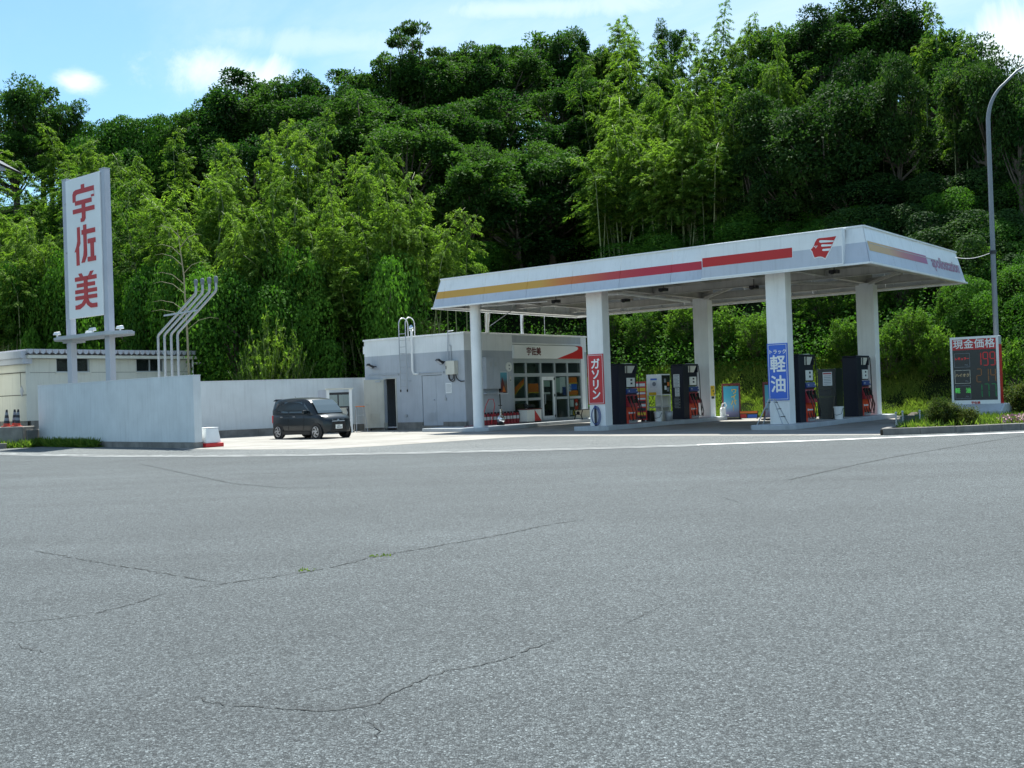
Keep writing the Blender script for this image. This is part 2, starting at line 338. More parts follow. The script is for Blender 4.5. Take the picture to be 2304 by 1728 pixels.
# ---------------------------------------------------------------- ground, road, apron
def asphalt(name, dark, light, scale=68.0, worn=0.0):
    m, t, b, out = nodes(name); L = t.links.new
    tc = t.nodes.new('ShaderNodeTexCoord')
    v = t.nodes.new('ShaderNodeTexVoronoi'); v.inputs['Scale'].default_value = scale; v.feature = 'F1'; v.inputs['Randomness'].default_value = 1; L(tc.outputs['Object'], v.inputs['Vector'])
    sp = t.nodes.new('ShaderNodeSeparateColor'); L(v.outputs['Color'], sp.inputs[0])
    cr = t.nodes.new('ShaderNodeValToRGB'); e = cr.color_ramp.elements
    e[0].position = 0; e[0].color = (*[c * .75 for c in dark], 1); e[1].position = 1; e[1].color = (*[c * 1.6 for c in light], 1)
    k = e.new(.45); k.color = (*[(a + c) / 2 for a, c in zip(dark, light)], 1)
    k = e.new(.86); k.color = (*light, 1)
    L(sp.outputs[0], cr.inputs[0])
    # binder shows dark between the stones
    v2 = t.nodes.new('ShaderNodeTexVoronoi'); v2.inputs['Scale'].default_value = scale; v2.feature = 'DISTANCE_TO_EDGE'; L(tc.outputs['Object'], v2.inputs['Vector'])
    mr = t.nodes.new('ShaderNodeMapRange'); mr.inputs['From Min'].default_value = .0; mr.inputs['From Max'].default_value = .16; mr.inputs['To Min'].default_value = .38; mr.inputs['To Max'].default_value = 1; L(v2.outputs['Distance'], mr.inputs['Value'])
    # broad tyre wear and patches
    n = t.nodes.new('ShaderNodeTexNoise'); n.inputs['Scale'].default_value = .16; n.inputs['Detail'].default_value = 10; n.inputs['Roughness'].default_value = .6; L(tc.outputs['Object'], n.inputs['Vector'])
    m2 = t.nodes.new('ShaderNodeMapRange'); m2.inputs['From Min'].default_value = .3; m2.inputs['From Max'].default_value = .7; m2.inputs['To Min'].default_value = .80; m2.inputs['To Max'].default_value = 1.16; L(n.outputs[0], m2.inputs['Value'])
    n4 = t.nodes.new('ShaderNodeTexNoise'); n4.inputs['Scale'].default_value = 9; n4.inputs['Detail'].default_value = 5; L(tc.outputs['Object'], n4.inputs['Vector'])
    m4 = t.nodes.new('ShaderNodeMapRange'); m4.inputs['From Min'].default_value = .3; m4.inputs['From Max'].default_value = .7; m4.inputs['To Min'].default_value = .94; m4.inputs['To Max'].default_value = 1.06; L(n4.outputs[0], m4.inputs['Value'])
    # long streaks left by tyres, along the road
    mp = t.nodes.new('ShaderNodeMapping'); mp.inputs['Rotation'].default_value = (0, 0, R(8)); mp.inputs['Scale'].default_value = (.05, .9, 1); L(tc.outputs['Object'], mp.inputs[0])
    n5 = t.nodes.new('ShaderNodeTexNoise'); n5.inputs['Scale'].default_value = 1.0; n5.inputs['Detail'].default_value = 5; L(mp.outputs[0], n5.inputs['Vector'])
    m5 = t.nodes.new('ShaderNodeMapRange'); m5.inputs['From Min'].default_value = .35; m5.inputs['From Max'].default_value = .68; m5.inputs['To Min'].default_value = .90; m5.inputs['To Max'].default_value = 1.08; L(n5.outputs[0], m5.inputs['Value'])
    n6 = t.nodes.new('ShaderNodeTexNoise'); n6.inputs['Scale'].default_value = .9; n6.inputs['Detail'].default_value = 4; n6.inputs['Distortion'].default_value = .4; L(tc.outputs['Object'], n6.inputs['Vector'])
    m6 = t.nodes.new('ShaderNodeMapRange'); m6.inputs['From Min'].default_value = .66; m6.inputs['From Max'].default_value = .76; m6.inputs['To Min'].default_value = 1.0; m6.inputs['To Max'].default_value = .78; L(n6.outputs[0], m6.inputs['Value'])
    a = mr.outputs[0]
    for q in (m2, m4, m5, m6):
        x = t.nodes.new('ShaderNodeMath'); x.operation = 'MULTIPLY'; L(a, x.inputs[0]); L(q.outputs[0], x.inputs[1]); a = x.outputs[0]
    s = t.nodes.new('ShaderNodeVectorMath'); s.operation = 'SCALE'; L(cr.outputs[0], s.inputs[0]); L(a, s.inputs['Scale'])
    L(s.outputs[0], b.inputs['Base Color']); b.inputs['Roughness'].default_value = .82; b.inputs['Specular IOR Level'].default_value = .35
    bp = t.nodes.new('ShaderNodeBump'); bp.inputs['Strength'].default_value = .7; bp.inputs['Distance'].default_value = .006
    L(mr.outputs[0], bp.inputs['Height']); L(bp.outputs[0], b.inputs['Normal'])
    return m
M['asphalt'] = asphalt('asphalt', (.035, .0435, .047), (.122, .141, .147), 86.0)
M['asphalt_apron'] = asphalt('asphalt_worn', (.072, .083, .085), (.20, .217, .216), 70)
def concrete_floor(name):
    m, t, b, out = nodes(name); L = t.links.new
    tc = t.nodes.new('ShaderNodeTexCoord')
    n = t.nodes.new('ShaderNodeTexNoise'); n.inputs['Scale'].default_value = .6; n.inputs['Detail'].default_value = 9; n.inputs['Roughness'].default_value = .62; L(tc.outputs['Object'], n.inputs['Vector'])
    cr = t.nodes.new('ShaderNodeValToRGB'); e = cr.color_ramp.elements; e[0].position = .3; e[0].color = (.20, .185, .16, 1); e[1].position = .62; e[1].color = (.285, .274, .25, 1)
    L(n.outputs[0], cr.inputs[0])
    n2 = t.nodes.new('ShaderNodeTexNoise'); n2.inputs['Scale'].default_value = 26; n2.inputs['Detail'].default_value = 4; L(tc.outputs['Object'], n2.inputs['Vector'])
    m2 = t.nodes.new('ShaderNodeMapRange'); m2.inputs['To Min'].default_value = .82; m2.inputs['To Max'].default_value = 1.18; L(n2.outputs[0], m2.inputs['Value'])
    s = t.nodes.new('ShaderNodeVectorMath'); s.operation = 'SCALE'; L(cr.outputs[0], s.inputs[0]); L(m2.outputs[0], s.inputs['Scale'])
    L(s.outputs[0], b.inputs['Base Color']); b.inputs['Roughness'].default_value = .8
    return m
M['floor'] = concrete_floor('forecourt_concrete')

def sheet(name, pts, z, mat, kind='structure'):
    mb = MB(); mb.face([(p[0], p[1], z) for p in pts]); o = mb.build(name, mat)
    if kind: o['kind'] = kind
    return o
road = sheet('road', [(-700, -200), (700, -200), (700, 700), (-700, 700)], 0, M['asphalt'])
LINE = [(-30, 46.6), (-23.5, 41.5), (-18.19, 37.22), (-13.53, 33.55), (-10.62, 31.6), (-7, 29.75), (-3.08, 28.5), (.16, 27.84), (3.97, 27.45), (6.95, 27.45), (9.99, 27.7), (13.57, 28.05), (18, 28.7), (30, 30.6)]
def smooth_line(p, n=8):
    out = []
    for i in range(len(p) - 1):
        a = Vector(p[max(i - 1, 0)]); b = Vector(p[i]); c = Vector(p[i + 1]); d = Vector(p[min(i + 2, len(p) - 1)])
        for k in range(n):
            t = k / n; out.append(tuple(.5 * ((2 * b) + (c - a) * t + (2 * a - 5 * b + 4 * c - d) * t * t + (3 * b - a - 3 * c + d) * t ** 3)))
    out.append(tuple(p[-1])); return out
LS_ = smooth_line(LINE)
def offs(p, k):
    out = []
    for i in range(len(p)):
        a = Vector(p[max(i - 1, 0)]); b = Vector(p[min(i + 1, len(p) - 1)]); d = (b - a).normalized(); out.append((p[i][0] - d.y * k, p[i][1] + d.x * k))
    return out
def band_sheet(name, p, k0, k1, z, mat, parent=None):
    a = offs(p, k0); b = offs(p, k1); mb = MB()
    for i in range(len(p) - 1): mb.face([(*a[i], z), (*a[i + 1], z), (*b[i + 1], z), (*b[i], z)])
    return mb.build(name, mat, parent)
def sw(u, v): q = S(u, v); return (q.x, q.y)
# worn asphalt strip between the road line and the concrete
cedge = [sw(-1.0, -11.6), sw(2.4, -11.5), sw(5.4, -10.9), sw(6.1, -9.6), sw(6.7, -7.4), sw(7.3, -4.7), sw(7.9, -3.65), sw(9.5, -3.6), sw(13.2, -3.6), sw(19.9, -3.45)]
strip_pts = [q for q in LS_ if q[0] < 12] + [(12.2, 28.9), (10.1, 29.1)] + [(20, 45), (0, 70), (-45, 70)]
struct(sheet('roadside_apron', strip_pts, .004, M['asphalt_apron']))
conc = sheet('forecourt', cedge + [(10.2, 29.15), (11.6, 31.9), (14.2, 38.7), (16.8, 45.2), sw(18.2, 12.6), sw(-8, 12.6), sw(-8.5, 1.0), (-14.2, 45.2), (-15.5, 42.5)], .008, M['floor'])
# saw-cut joints of the concrete bays
mbs = []
for v in (-7.4, -3.2, 1.0, 5.2): mbs.append(((-8 if v < 0 else 0.6, v), (6 if v < -4 else 19.5, v)))
for u in (-4.6, -.2, 4.2, 10.4, 17.2): mbs.append(((u, -11.3 if u < 4.5 else -3.4), (u, 12 if u > 4 else .2)))
for a, b in mbs:
    A = Vector((*sw(*a), 0)); B_ = Vector((*sw(*b), 0)); d = (B_ - A).normalized(); nn = Vector((-d.y, d.x, 0)) * .022
    mb = MB(); mb.face([(*(A - nn).xy, .012), (*(B_ - nn).xy, .012), (*(B_ + nn).xy, .012), (*(A + nn).xy, .012)])
    mb.build('expansion_joint', M['concrete'], conc)
# painted edge line on the right, worn gutter line on the left
iL = [q for q in LS_ if q[0] > 4.4]; iM = [q for q in LS_ if q[0] <= 5.0]
struct(band_sheet('road_edge_line', iL, -.17, .17, .010, M['line']))
M['line_worn'] = paint('road_paint_worn', (.38, .40, .39), .8, var=.5, scale=2.2, bump=.2)
struct(band_sheet('worn_edge_line', iM, -.07, .07, .010, M['line_worn']))
M['joint'] = paint('dark_joint', (.035, .034, .03), .95, var=.3)
struct(band_sheet('gutter_joint', iM, -.24, -.17, .009, M['joint']))
M['line_faint'] = paint('road_paint_faint', (.25, .265, .265), .85, var=.3, scale=2, bump=.2)
struct(band_sheet('gutter_strip', iM, -.55, -.28, .009, M['line_faint']))

# cracks in the asphalt: narrow ragged open seams
M['crack'] = paint('crack_dark', (.034, .038, .038), .95, var=.4, scale=30)
def crack(p, w, seed, parent):
    r = random.Random(seed); q = [Vector((*a, 0)) for a in p]; pts = []
    for i in range(len(q) - 1):
        n = max(3, int((q[i + 1] - q[i]).length / .05)); d = (q[i + 1] - q[i]).normalized(); s = Vector((-d.y, d.x, 0))
        for k in range(n): pts.append(q[i].lerp(q[i + 1], k / n) + s * r.gauss(0, .012))
    mb = MB(); n = len(pts)
    for i in range(n - 1):
        d = (pts[i + 1] - pts[i]).normalized(); s = Vector((-d.y, d.x, 0)); e = min(1, i / 6, (n - 1 - i) / 6)
        if r.random() < .05: continue
        w0 = w * e * r.uniform(.35, 1.2); w1 = w * e * r.uniform(.35, 1.2)
        mb.face([tuple(pts[i] - s * w0) , tuple(pts[i + 1] - s * w1), tuple(pts[i + 1] + s * w1), tuple(pts[i] + s * w0)])
    for i, v in enumerate(mb.v): mb.v[i] = (v[0], v[1], .004)
    return mb.build('crack', M['crack'], parent)
for i, (p, w) in enumerate([
    ([(-5.24, 11.32), (-3.96, 10.12), (-3.31, 9.55), (-2.63, 8.94), (-2.44, 8.8)], .010),
    ([(-3.9, 7.40), (-3.62, 7.47), (-3.33, 7.53), (-3.09, 7.7), (-2.93, 8.01), (-2.86, 8.3), (-2.82, 8.56)], .008),
    ([(-2.82, 8.56), (-2.44, 8.8), (-2.21, 8.97), (-1.93, 9.15), (-1.66, 9.46), (-1.39, 9.93), (-1.24, 10.09), (-.99, 10.37), (-.56, 10.81), (-.28, 11.09), (.33, 11.9), (.89, 12.4)], .012),
    ([(-1.75, 5.51), (-1.61, 5.33), (-1.49, 5.24), (-1.22, 5.17), (-.99, 5.1), (-.77, 5.14), (-.72, 5.19), (-.66, 5.35), (-.56, 5.58), (-.42, 5.75), (-.22, 5.84), (-.07, 6.0), (.15, 6.33), (.3, 6.55)], .0065),
    ([(.3, 6.55), (.51, 6.6), (.78, 6.92), (1.1, 7.5)], .004),
    ([(-.72, 5.19), (-.74, 4.97), (-.66, 4.75), (-.63, 4.5)], .005),
    ([(-3.4, 6.88), (-3.09, 6.63), (-2.79, 6.38)], .006),
    ([(-9.85, 27.6), (-5.3, 19.7), (-3.95, 18.2), (-2.91, 18.2)], .018),
    ([(2.76, 14.45), (2.84, 13.87), (2.88, 13.21)], .010),
    ([(4.2, 16.4), (6.33, 19.27), (7.7, 20.98), (9.48, 22.93), (11.19, 24.75), (12.9, 26.62)], .028)]):
    crack(p, w * .88, i, road)

# ---------------------------------------------------------------- hillside
FX = [-60, -25, -15, -8, 0, 4, 11.9, 25, 40, 60]; FY = [66, 60, 52, 53, 57.5, 56, 49.5, 39.5, 31, 22]
SX = [-60, -30, -10, 5, 20, 32, 45, 60]; SS = [.54, .54, .56, .64, .69, .60, .48, .42]
def hz(x, y):
    x = np.asarray(x, float); y = np.asarray(y, float)
    f = np.interp(x, FX, FY); s = np.interp(x, SX, SS); d = (y - f) * np.where(x < 0, .95, .8)
    z = s * np.where(d < 38, d, 38 + 9 * (1 - np.exp(-(np.maximum(d, 38) - 38) / 9))) * np.minimum(1, .35 + d / 6)
    return np.where(d <= 0, -.02 + d * .05, z)
gx, gy = np.meshgrid(np.arange(-130, 131, 2.0), np.arange(20, 190, 2.0))
wob = (np.sin(gx * .37 + gy * .21) * np.cos(gy * .43 - gx * .17)) * .5
gz = hz(gx, gy); dd = (gy - np.interp(gx, FX, FY)); gz = gz + np.clip(dd / 8, 0, 1) * wob
nx = gx.shape[1]; ny = gx.shape[0]
V = np.stack([gx, gy, gz], -1).reshape(-1, 3)
ii = (np.arange(ny - 1)[:, None] * nx + np.arange(nx - 1)[None]).reshape(-1)
keep = (gz[:-1, :-1].reshape(-1) > -.6)
Fq = np.stack([ii, ii + 1, ii + nx + 1, ii + nx], -1)[keep]
def qmesh(name, V, F, mat, tone=None, smooth=False):
    me = D.meshes.new(name); n = len(V); f = len(F); k = F.shape[1]
    me.vertices.add(n); me.vertices.foreach_set('co', np.ascontiguousarray(V, np.float32).ravel())
    me.loops.add(f * k); me.loops.foreach_set('vertex_index', np.ascontiguousarray(F, np.int32).ravel())
    me.polygons.add(f); me.polygons.foreach_set('loop_start', np.arange(0, f * k, k, dtype=np.int32))
    if smooth: me.polygons.foreach_set('use_smooth', np.ones(f, bool))
    if tone is not None:
        a = me.attributes.new('tone', 'FLOAT', 'FACE'); a.data.foreach_set('value', np.ascontiguousarray(tone, np.float32))
    me.materials.append(mat); me.update(calc_edges=True); me.validate(); return me
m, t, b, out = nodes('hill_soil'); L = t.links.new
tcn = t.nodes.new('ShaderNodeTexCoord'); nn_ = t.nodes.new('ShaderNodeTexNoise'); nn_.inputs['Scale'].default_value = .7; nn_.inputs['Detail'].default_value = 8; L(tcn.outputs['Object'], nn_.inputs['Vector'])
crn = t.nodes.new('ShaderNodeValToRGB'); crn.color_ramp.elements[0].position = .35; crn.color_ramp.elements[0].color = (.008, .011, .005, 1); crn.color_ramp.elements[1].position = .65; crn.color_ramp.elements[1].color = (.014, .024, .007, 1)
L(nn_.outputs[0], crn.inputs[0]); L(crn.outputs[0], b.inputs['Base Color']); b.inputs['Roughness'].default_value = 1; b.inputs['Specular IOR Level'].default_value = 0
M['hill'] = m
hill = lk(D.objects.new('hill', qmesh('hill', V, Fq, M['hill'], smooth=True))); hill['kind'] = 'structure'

# ---------------------------------------------------------------- foliage builders (numpy leaf clouds)
def nrm(a): return a / np.maximum(np.linalg.norm(a, axis=-1, keepdims=True), 1e-6)
def leaf_cloud(C, Dr, N, Ln, W, rg, tone=None, fold=.18, mid=.45):
    """four-cornered pointed leaves: base, side, tip, side; slightly folded"""
    Dr = nrm(Dr); B = nrm(np.cross(Dr, N)); N2 = np.cross(B, Dr)
    Ln = np.broadcast_to(Ln, len(C))[:, None]; W = np.broadcast_to(W, len(C))[:, None]
    p0 = C; pt = C + Dr * Ln; pm = C + Dr * Ln * mid + N2 * W * fold
    V = np.stack([p0, pm - B * W * .5, pt, pm + B * W * .5], 1).reshape(-1, 3)
    F = np.arange(len(C) * 4).reshape(-1, 4)
    if tone is None: tone = rg.random(len(C))
    return V, F, tone
def rdir(rg, n, up=0.0):
    a = rg.normal(size=(n, 3)); a[:, 2] += up; return nrm(a)
def tone_of(rg, n, lo=.1, hi=.75): return np.clip(rg.normal((lo + hi) / 2, (hi - lo) / 3, n), 0, 1)

LM = {
 'oak': leafmat('leaf_oak', (.012, .048, .012), (.078, .160, .030), .36),
 'dark': leafmat('leaf_evergreen_shade', (.012, .040, .012), (.050, .105, .022), .30),
 'pine': leafmat('leaf_open', (.022, .06, .018), (.065, .13, .03), .34),
 'bamboo': leafmat('leaf_bamboo', (.020, .078, .014), (.200, .310, .046), .47),
 'vine': leafmat('leaf_vine', (.024, .085, .012), (.105, .235, .026), .42),
 'shrub': leafmat('leaf_shrub', (.030, .09, .016), (.140, .245, .034), .45),
 'grass': leafmat('grass_blade', (.06, .13, .02), (.19, .25, .05), .45),
 'azalea': leafmat('leaf_azalea', (.022, .055, .012), (.12, .135, .03), .3),
}
def trunk_mesh(name, limbs, mat):
    mb = MB()
    for pts, r in limbs: mb.tube(pts, r, 7)
    return mb.mesh(name, mat, smooth=True)

def oak_mesh(seed, n=15000, blobs=54, airy=.0, flat=False, mat='oak'):
    """crown of radius 4 on a tree 10 high"""
    rg = np.random.default_rng(seed); Rr, z0, z1 = 4.0, 2.2, 10.0
    c = []; lob = nrm(rg.normal(size=(7, 3)) * np.array([1, 1, .8]) + np.array([0, 0, .25]))
    while len(c) < blobs:
        p = rg.uniform(-1, 1, 3)
        if flat: p[2] = rg.choice([.1, .45, .85]) + rg.normal(0, .05)
        q = p.copy()
        if flat: q[2] = 0
        rr = np.linalg.norm(q); lim = .56 + .5 * max(0, float((lob @ (q / max(rr, 1e-6))).max())) ** 5
        if rr > lim or (rr < .42 and rg.random() < .75): continue
        c.append([p[0] * Rr * .9, p[1] * Rr * .9, (z0 + z1) / 2 + p[2] * (z1 - z0) / 2 * .92])
    c = np.array(c); br = rg.uniform(.45, 1.15, blobs) * (1 - airy * .35); br[0] = 1.2
    k = rg.integers(0, blobs, n); d = rdir(rg, n, .35); rad = br[k] * rg.uniform(.45, 1.12, n) ** .7
    sq = np.array([1.1, 1.1, .84 if not flat else .28])
    P = c[k] + d * rad[:, None] * sq
    dr = nrm(d * .8 + rdir(rg, n) * .7 + np.array([0, 0, -.25])); N = nrm(d * .5 + np.array([0, 0, .8]) + rdir(rg, n) * .55)
    bt = rg.normal(0, .16, blobs)
    V, F, t_ = leaf_cloud(P, dr, N, rg.uniform(.17, .32, n), rg.uniform(.11, .19, n), rg, np.clip(tone_of(rg, n) + bt[k], 0, 1))
    limbs = [([(0, 0, -1), (.1, .05, 1.5), (.05, -.1, 4), (.2, .1, 7.2)], [.30, .25, .17, .05])]
    for i in range(0, blobs, 2):
        h = rg.uniform(2.0, 5.0); m_ = c[i] * .5 + np.array([0, 0, (h + c[i][2]) / 2 * .5 + .1])
        m_[2] = (h + c[i][2]) / 2 - .3
        limbs.append(([(.06, -.04, h), tuple(m_), tuple(c[i])], [.11, .07, .025]))
    return qmesh('crown', V, F, LM[mat], t_), trunk_mesh('trunk', limbs, M['bark'])

def bamboo_mesh(seed, culms=3, H=11.0, spread=1.0, dense=1.0, droop=.9, bare=.48):
    rg = np.random.default_rng(seed); P = []; Dd = []; Nn = []; Ls = []; tn = []; limbs = []
    for ci in range(culms):
        bx, by = rg.normal(0, .55 * spread, 2); lean = rg.normal(0, .06, 2); hd = rg.uniform(0, 2 * math.pi); h = H * (1 if ci == 0 else rg.uniform(.68, .97))
        nod = rg.uniform(.9, 1.7) * droop
        def cv(t):
            s = t * h; k = max(0, t - .72) / .28
            return np.array([bx + lean[0] * s + math.cos(hd) * nod * k ** 2, by + lean[1] * s + math.sin(hd) * nod * k ** 2, s * (1 - .05 * k * k * droop)])
        limbs.append(([tuple(cv(t)) for t in np.linspace(-.06, 1, 14)], list(np.linspace(.055, .008, 14))))
        nodes_ = int(h / .26); ct = rg.normal(0, .12)
        for j in range(int(nodes_ * bare), nodes_):
            t = j / nodes_; o = cv(t)
            L_ = (1.75 * math.sin(min(1, (1 - t) * 1.55 + .12) * math.pi * .5) * (.55 + .45 * min(1, (t - .2) / .25))) * rg.uniform(.7, 1.15) * spread ** .4
            for b in range(3 if t > .35 else 2):
                a = rg.uniform(0, 2 * math.pi); e = R(rg.uniform(15, 48)); dv = np.array([math.cos(a) * math.cos(e), math.sin(a) * math.cos(e), math.sin(e)])
                m = max(10, int(44 * L_ * dense)); s = np.sort(rg.uniform(.15, 1, m)) ** .8
                pts = o + dv * (s * L_)[:, None] + np.array([0, 0, -1.0]) * (s ** 2.2 * L_ * .62 * droop)[:, None]
                tg = nrm(dv[None] + np.array([0, 0, -1.0]) * (s * 1.35 * droop)[:, None])
                P.append(pts + rg.normal(0, .05, (m, 3))); Dd.append(nrm(tg + rdir(rg, m) * .55 + np.array([0, 0, -.3]))); Nn.append(nrm(np.array([0, 0, 1.0]) + rdir(rg, m) * .6)); Ls.append(rg.uniform(.13, .25, m)); tn.append(np.clip(tone_of(rg, m) + ct + .38 * (t - .55), 0, 1))
    P = np.concatenate(P); n = len(P); Ls = np.concatenate(Ls)
    V, F, t_ = leaf_cloud(P, np.concatenate(Dd), np.concatenate(Nn), Ls, Ls * .34, rg, np.concatenate(tn), .12, .35)
    return qmesh('crown', V, F, LM['bamboo'], t_), trunk_mesh('trunk', limbs, M['culm'])

def vine_mesh(seed, n=15000, tall=1.0, mat='vine', big=1.0):
    """plant-smothered mound: leaves lie like shingles over lumps, hanging curtains at the sides; radius 3.5, height 5"""
    rg = np.random.default_rng(seed); nb = 13
    c = np.stack([rg.normal(0, 1.35, nb), rg.normal(0, 1.35, nb), rg.uniform(1.0, 4.0, nb)], 1); br = rg.uniform(.9, 1.6, nb); c[0] = [0, 0, 3.6]; br[0] = 1.5
    k = rg.integers(0, nb, n); d = rdir(rg, n, .55)
    P = c[k] + d * (br[k] * rg.uniform(.86, 1.06, n))[:, None]
    m = rg.random(n) < .28
    P[m, 2] = P[m, 2] * rg.uniform(.05, 1, m.sum()) ** .8         # curtains fall to the ground
    out = nrm(np.stack([d[:, 0], d[:, 1], np.abs(d[:, 2]) * .6 + .25], 1)); dr = nrm(out * .35 + np.array([0, 0, -.8]) + rdir(rg, n) * .55); N = nrm(out + rdir(rg, n) * .45)
    bt = rg.normal(0, .14, nb); sz = rg.uniform(.11, .21, n) * big
    V, F, t_ = leaf_cloud(P, dr, N, sz, sz * .82, rg, np.clip(tone_of(rg, n) + bt[k], 0, 1), .12, .5)
    limbs = [([(0, 0, -.6), (.1, 0, 1.5), (.0, .1, 3.6)], [.22, .16, .06])] + [([(0, 0, .6), tuple(q * np.array([.5, .5, .6])), tuple(q)], [.09, .06, .02]) for q in c[1:8]]
    return qmesh('crown', V, F, LM[mat], t_), trunk_mesh('trunk', limbs, M['bark'])

def shrub_mesh(seed, n_tip=430, mat='shrub', rad=2.0, hh=2.5, ll=.20, wr=.42):
    """sprays of leaves round each twig tip; radius 2, height 2.5"""
    rg = np.random.default_rng(seed); d = rdir(rg, n_tip, .55); d[:, 2] = np.abs(d[:, 2]); r = rg.uniform(.45, 1.0, n_tip) ** .5
    lob = nrm(rg.normal(size=(6, 3)) + np.array([0, 0, .6])); r = r * (.62 + .5 * np.maximum(0, (d @ lob.T).max(1)) ** 4)
    T = np.stack([d[:, 0] * rad, d[:, 1] * rad, .15 + d[:, 2] * hh], 1) * r[:, None]; T += rg.normal(0, .1, T.shape)
    k = np.repeat(np.arange(n_tip), 15); n = len(k); a = rg.uniform(0, 2 * math.pi, n); e = rg.uniform(-.35, .6, n)
    dr = nrm(np.stack([np.cos(a) * np.cos(e), np.sin(a) * np.cos(e), np.sin(e)], 1) + d[k] * .5)
    P = T[k] + rg.normal(0, .07, (n, 3)); N = nrm(np.array([0, 0, 1.0]) + rdir(rg, n) * .45); sz = rg.uniform(.7, 1.25, n) * ll
    bt = rg.normal(0, .15, n_tip)
    V, F, t_ = leaf_cloud(P, dr, N, sz, sz * wr, rg, np.clip(tone_of(rg, n) + bt[k], 0, 1), .15, .45)
    limbs = [([(rg.normal(0, .1), rg.normal(0, .1), -.2), tuple(T[i] * .5 + np.array([0, 0, -.1])), tuple(T[i])], [.03, .02, .006]) for i in range(0, n_tip, 7)]
    return qmesh('crown', V, F, LM[mat], t_), trunk_mesh('trunk', limbs, M['bark'])

def twig_mesh(seed):
    """upright shoots each set with small pointed leaves; radius 1.6, height 3"""
    rg = np.random.default_rng(seed); P = []; Dd = []; limbs = []
    for i in range(46):
        a = rg.uniform(0, 2 * math.pi); q = rg.uniform(0, 1) ** .6; L_ = rg.uniform(.6, 1) * (1.25 - q * .55) * 2.7
        top = np.array([math.cos(a) * q * 1.7, math.sin(a) * q * 1.7, L_]); md = np.array([top[0] * .3, top[1] * .3, L_ * .55])
        cu = lambda t: (1 - t) ** 2 * np.array([0, 0, 0]) + 2 * t * (1 - t) * md + t * t * top
        limbs.append(([tuple(cu(t)) for t in np.linspace(0, 1, 6)], list(np.linspace(.018, .004, 6))))
        for j in range(6):
            t0 = rg.uniform(.3, .92); o = cu(t0); b = rg.uniform(0, 2 * math.pi); sd = nrm(np.array([math.cos(b), math.sin(b), .9])); ln = rg.uniform(.25, .6) * (1.1 - t0)
            s = rg.uniform(0, 1, 9); P.append(o + sd * (s * ln)[:, None]); Dd.append(nrm(sd + rdir(rg, 9) * .8))
        s = rg.uniform(.25, 1, 26); P.append(np.array([cu(x) for x in s])); Dd.append(nrm(np.array([0, 0, .6]) + rdir(rg, 26)))
    P = np.concatenate(P); n = len(P); sz = rg.uniform(.11, .2, n)
    V, F, t_ = leaf_cloud(P, np.concatenate(Dd), nrm(np.array([0, 0, 1.0]) + rdir(rg, n) * .5), sz, sz * .42, rg, tone_of(rg, n, .3, .95))
    return qmesh('crown', V, F, LM['bamboo'], t_), trunk_mesh('trunk', limbs, M['culm'])

VAR = {
 'oak': [oak_mesh(1), oak_mesh(2, 9500, 46, .3), oak_mesh(3), oak_mesh(4, 8500, 40, .35), oak_mesh(5, 12000, 56, .2), oak_mesh(6)],
 'pine': [oak_mesh(11, 6500, 24, .3, True, 'pine')],
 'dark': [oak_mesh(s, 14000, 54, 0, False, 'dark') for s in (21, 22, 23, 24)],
 'bamboo': [bamboo_mesh(31, 3), bamboo_mesh(32, 4), bamboo_mesh(33, 2, 11, .8), bamboo_mesh(34, 5, 11, 1.25, .9), bamboo_mesh(35, 3, 11, 1.1, 1.1, 1.25)],
 'plume': [bamboo_mesh(41, 2, 11, .45, 1.5, 1.35), bamboo_mesh(42, 1, 11, .6, 1.9, 1.2)],
 'vine': [vine_mesh(s) for s in (51, 52, 53, 54)],
 'creeper': [vine_mesh(s, 11000, 1, 'vine', 1.1) for s in (61, 62, 63)],
 'shrub': [shrub_mesh(s) for s in (71, 72, 73, 74)],
 'twig': [twig_mesh(81), twig_mesh(82)],
 'thicket': [vine_mesh(s, 13000, 1, 'dark', 1.1) for s in (65, 66)],  # vine mounds in dark leaves: the right slope's shade put into the colour
}
DIM = {'oak': (3.6, 10.2), 'pine': (3.6, 9.6), 'dark': (3.6, 10.2), 'bamboo': (2.0, 10.8), 'plume': (1.7, 10.8), 'vine': (2.9, 5.0), 'creeper': (2.9, 5.0), 'shrub': (1.9, 2.5), 'twig': (1.7, 2.7), 'thicket': (2.9, 5.0)}
NAME = {'oak': 'broadleaf_tree', 'pine': 'open_crown_tree', 'dark': 'evergreen_tree', 'bamboo': 'bamboo_clump', 'plume': 'bamboo_plume', 'vine': 'vine_mound', 'creeper': 'creeper_tree', 'shrub': 'shrub', 'twig': 'twiggy_shrub', 'thicket': 'thicket'}
CAT = {'oak': 'tree', 'pine': 'tree', 'dark': 'tree', 'bamboo': 'bamboo', 'plume': 'bamboo', 'vine': 'vine', 'creeper': 'tree', 'shrub': 'shrub', 'twig': 'shrub', 'thicket': 'shrub'}
GRP = {'oak': 'broadleaf trees on the hill', 'pine': 'open crowned trees on the ridge', 'dark': 'evergreen trees on the shadowed slope', 'bamboo': 'bamboo clumps on the hillside', 'plume': 'drooping bamboo plumes', 'vine': 'vine smothered mounds on the slope', 'creeper': 'creeper draped trees at the hill foot', 'shrub': 'shrubs on the bank behind the canopy', 'twig': 'twiggy shrubs behind the white wall', 'thicket': 'dark thickets on the right slope'}
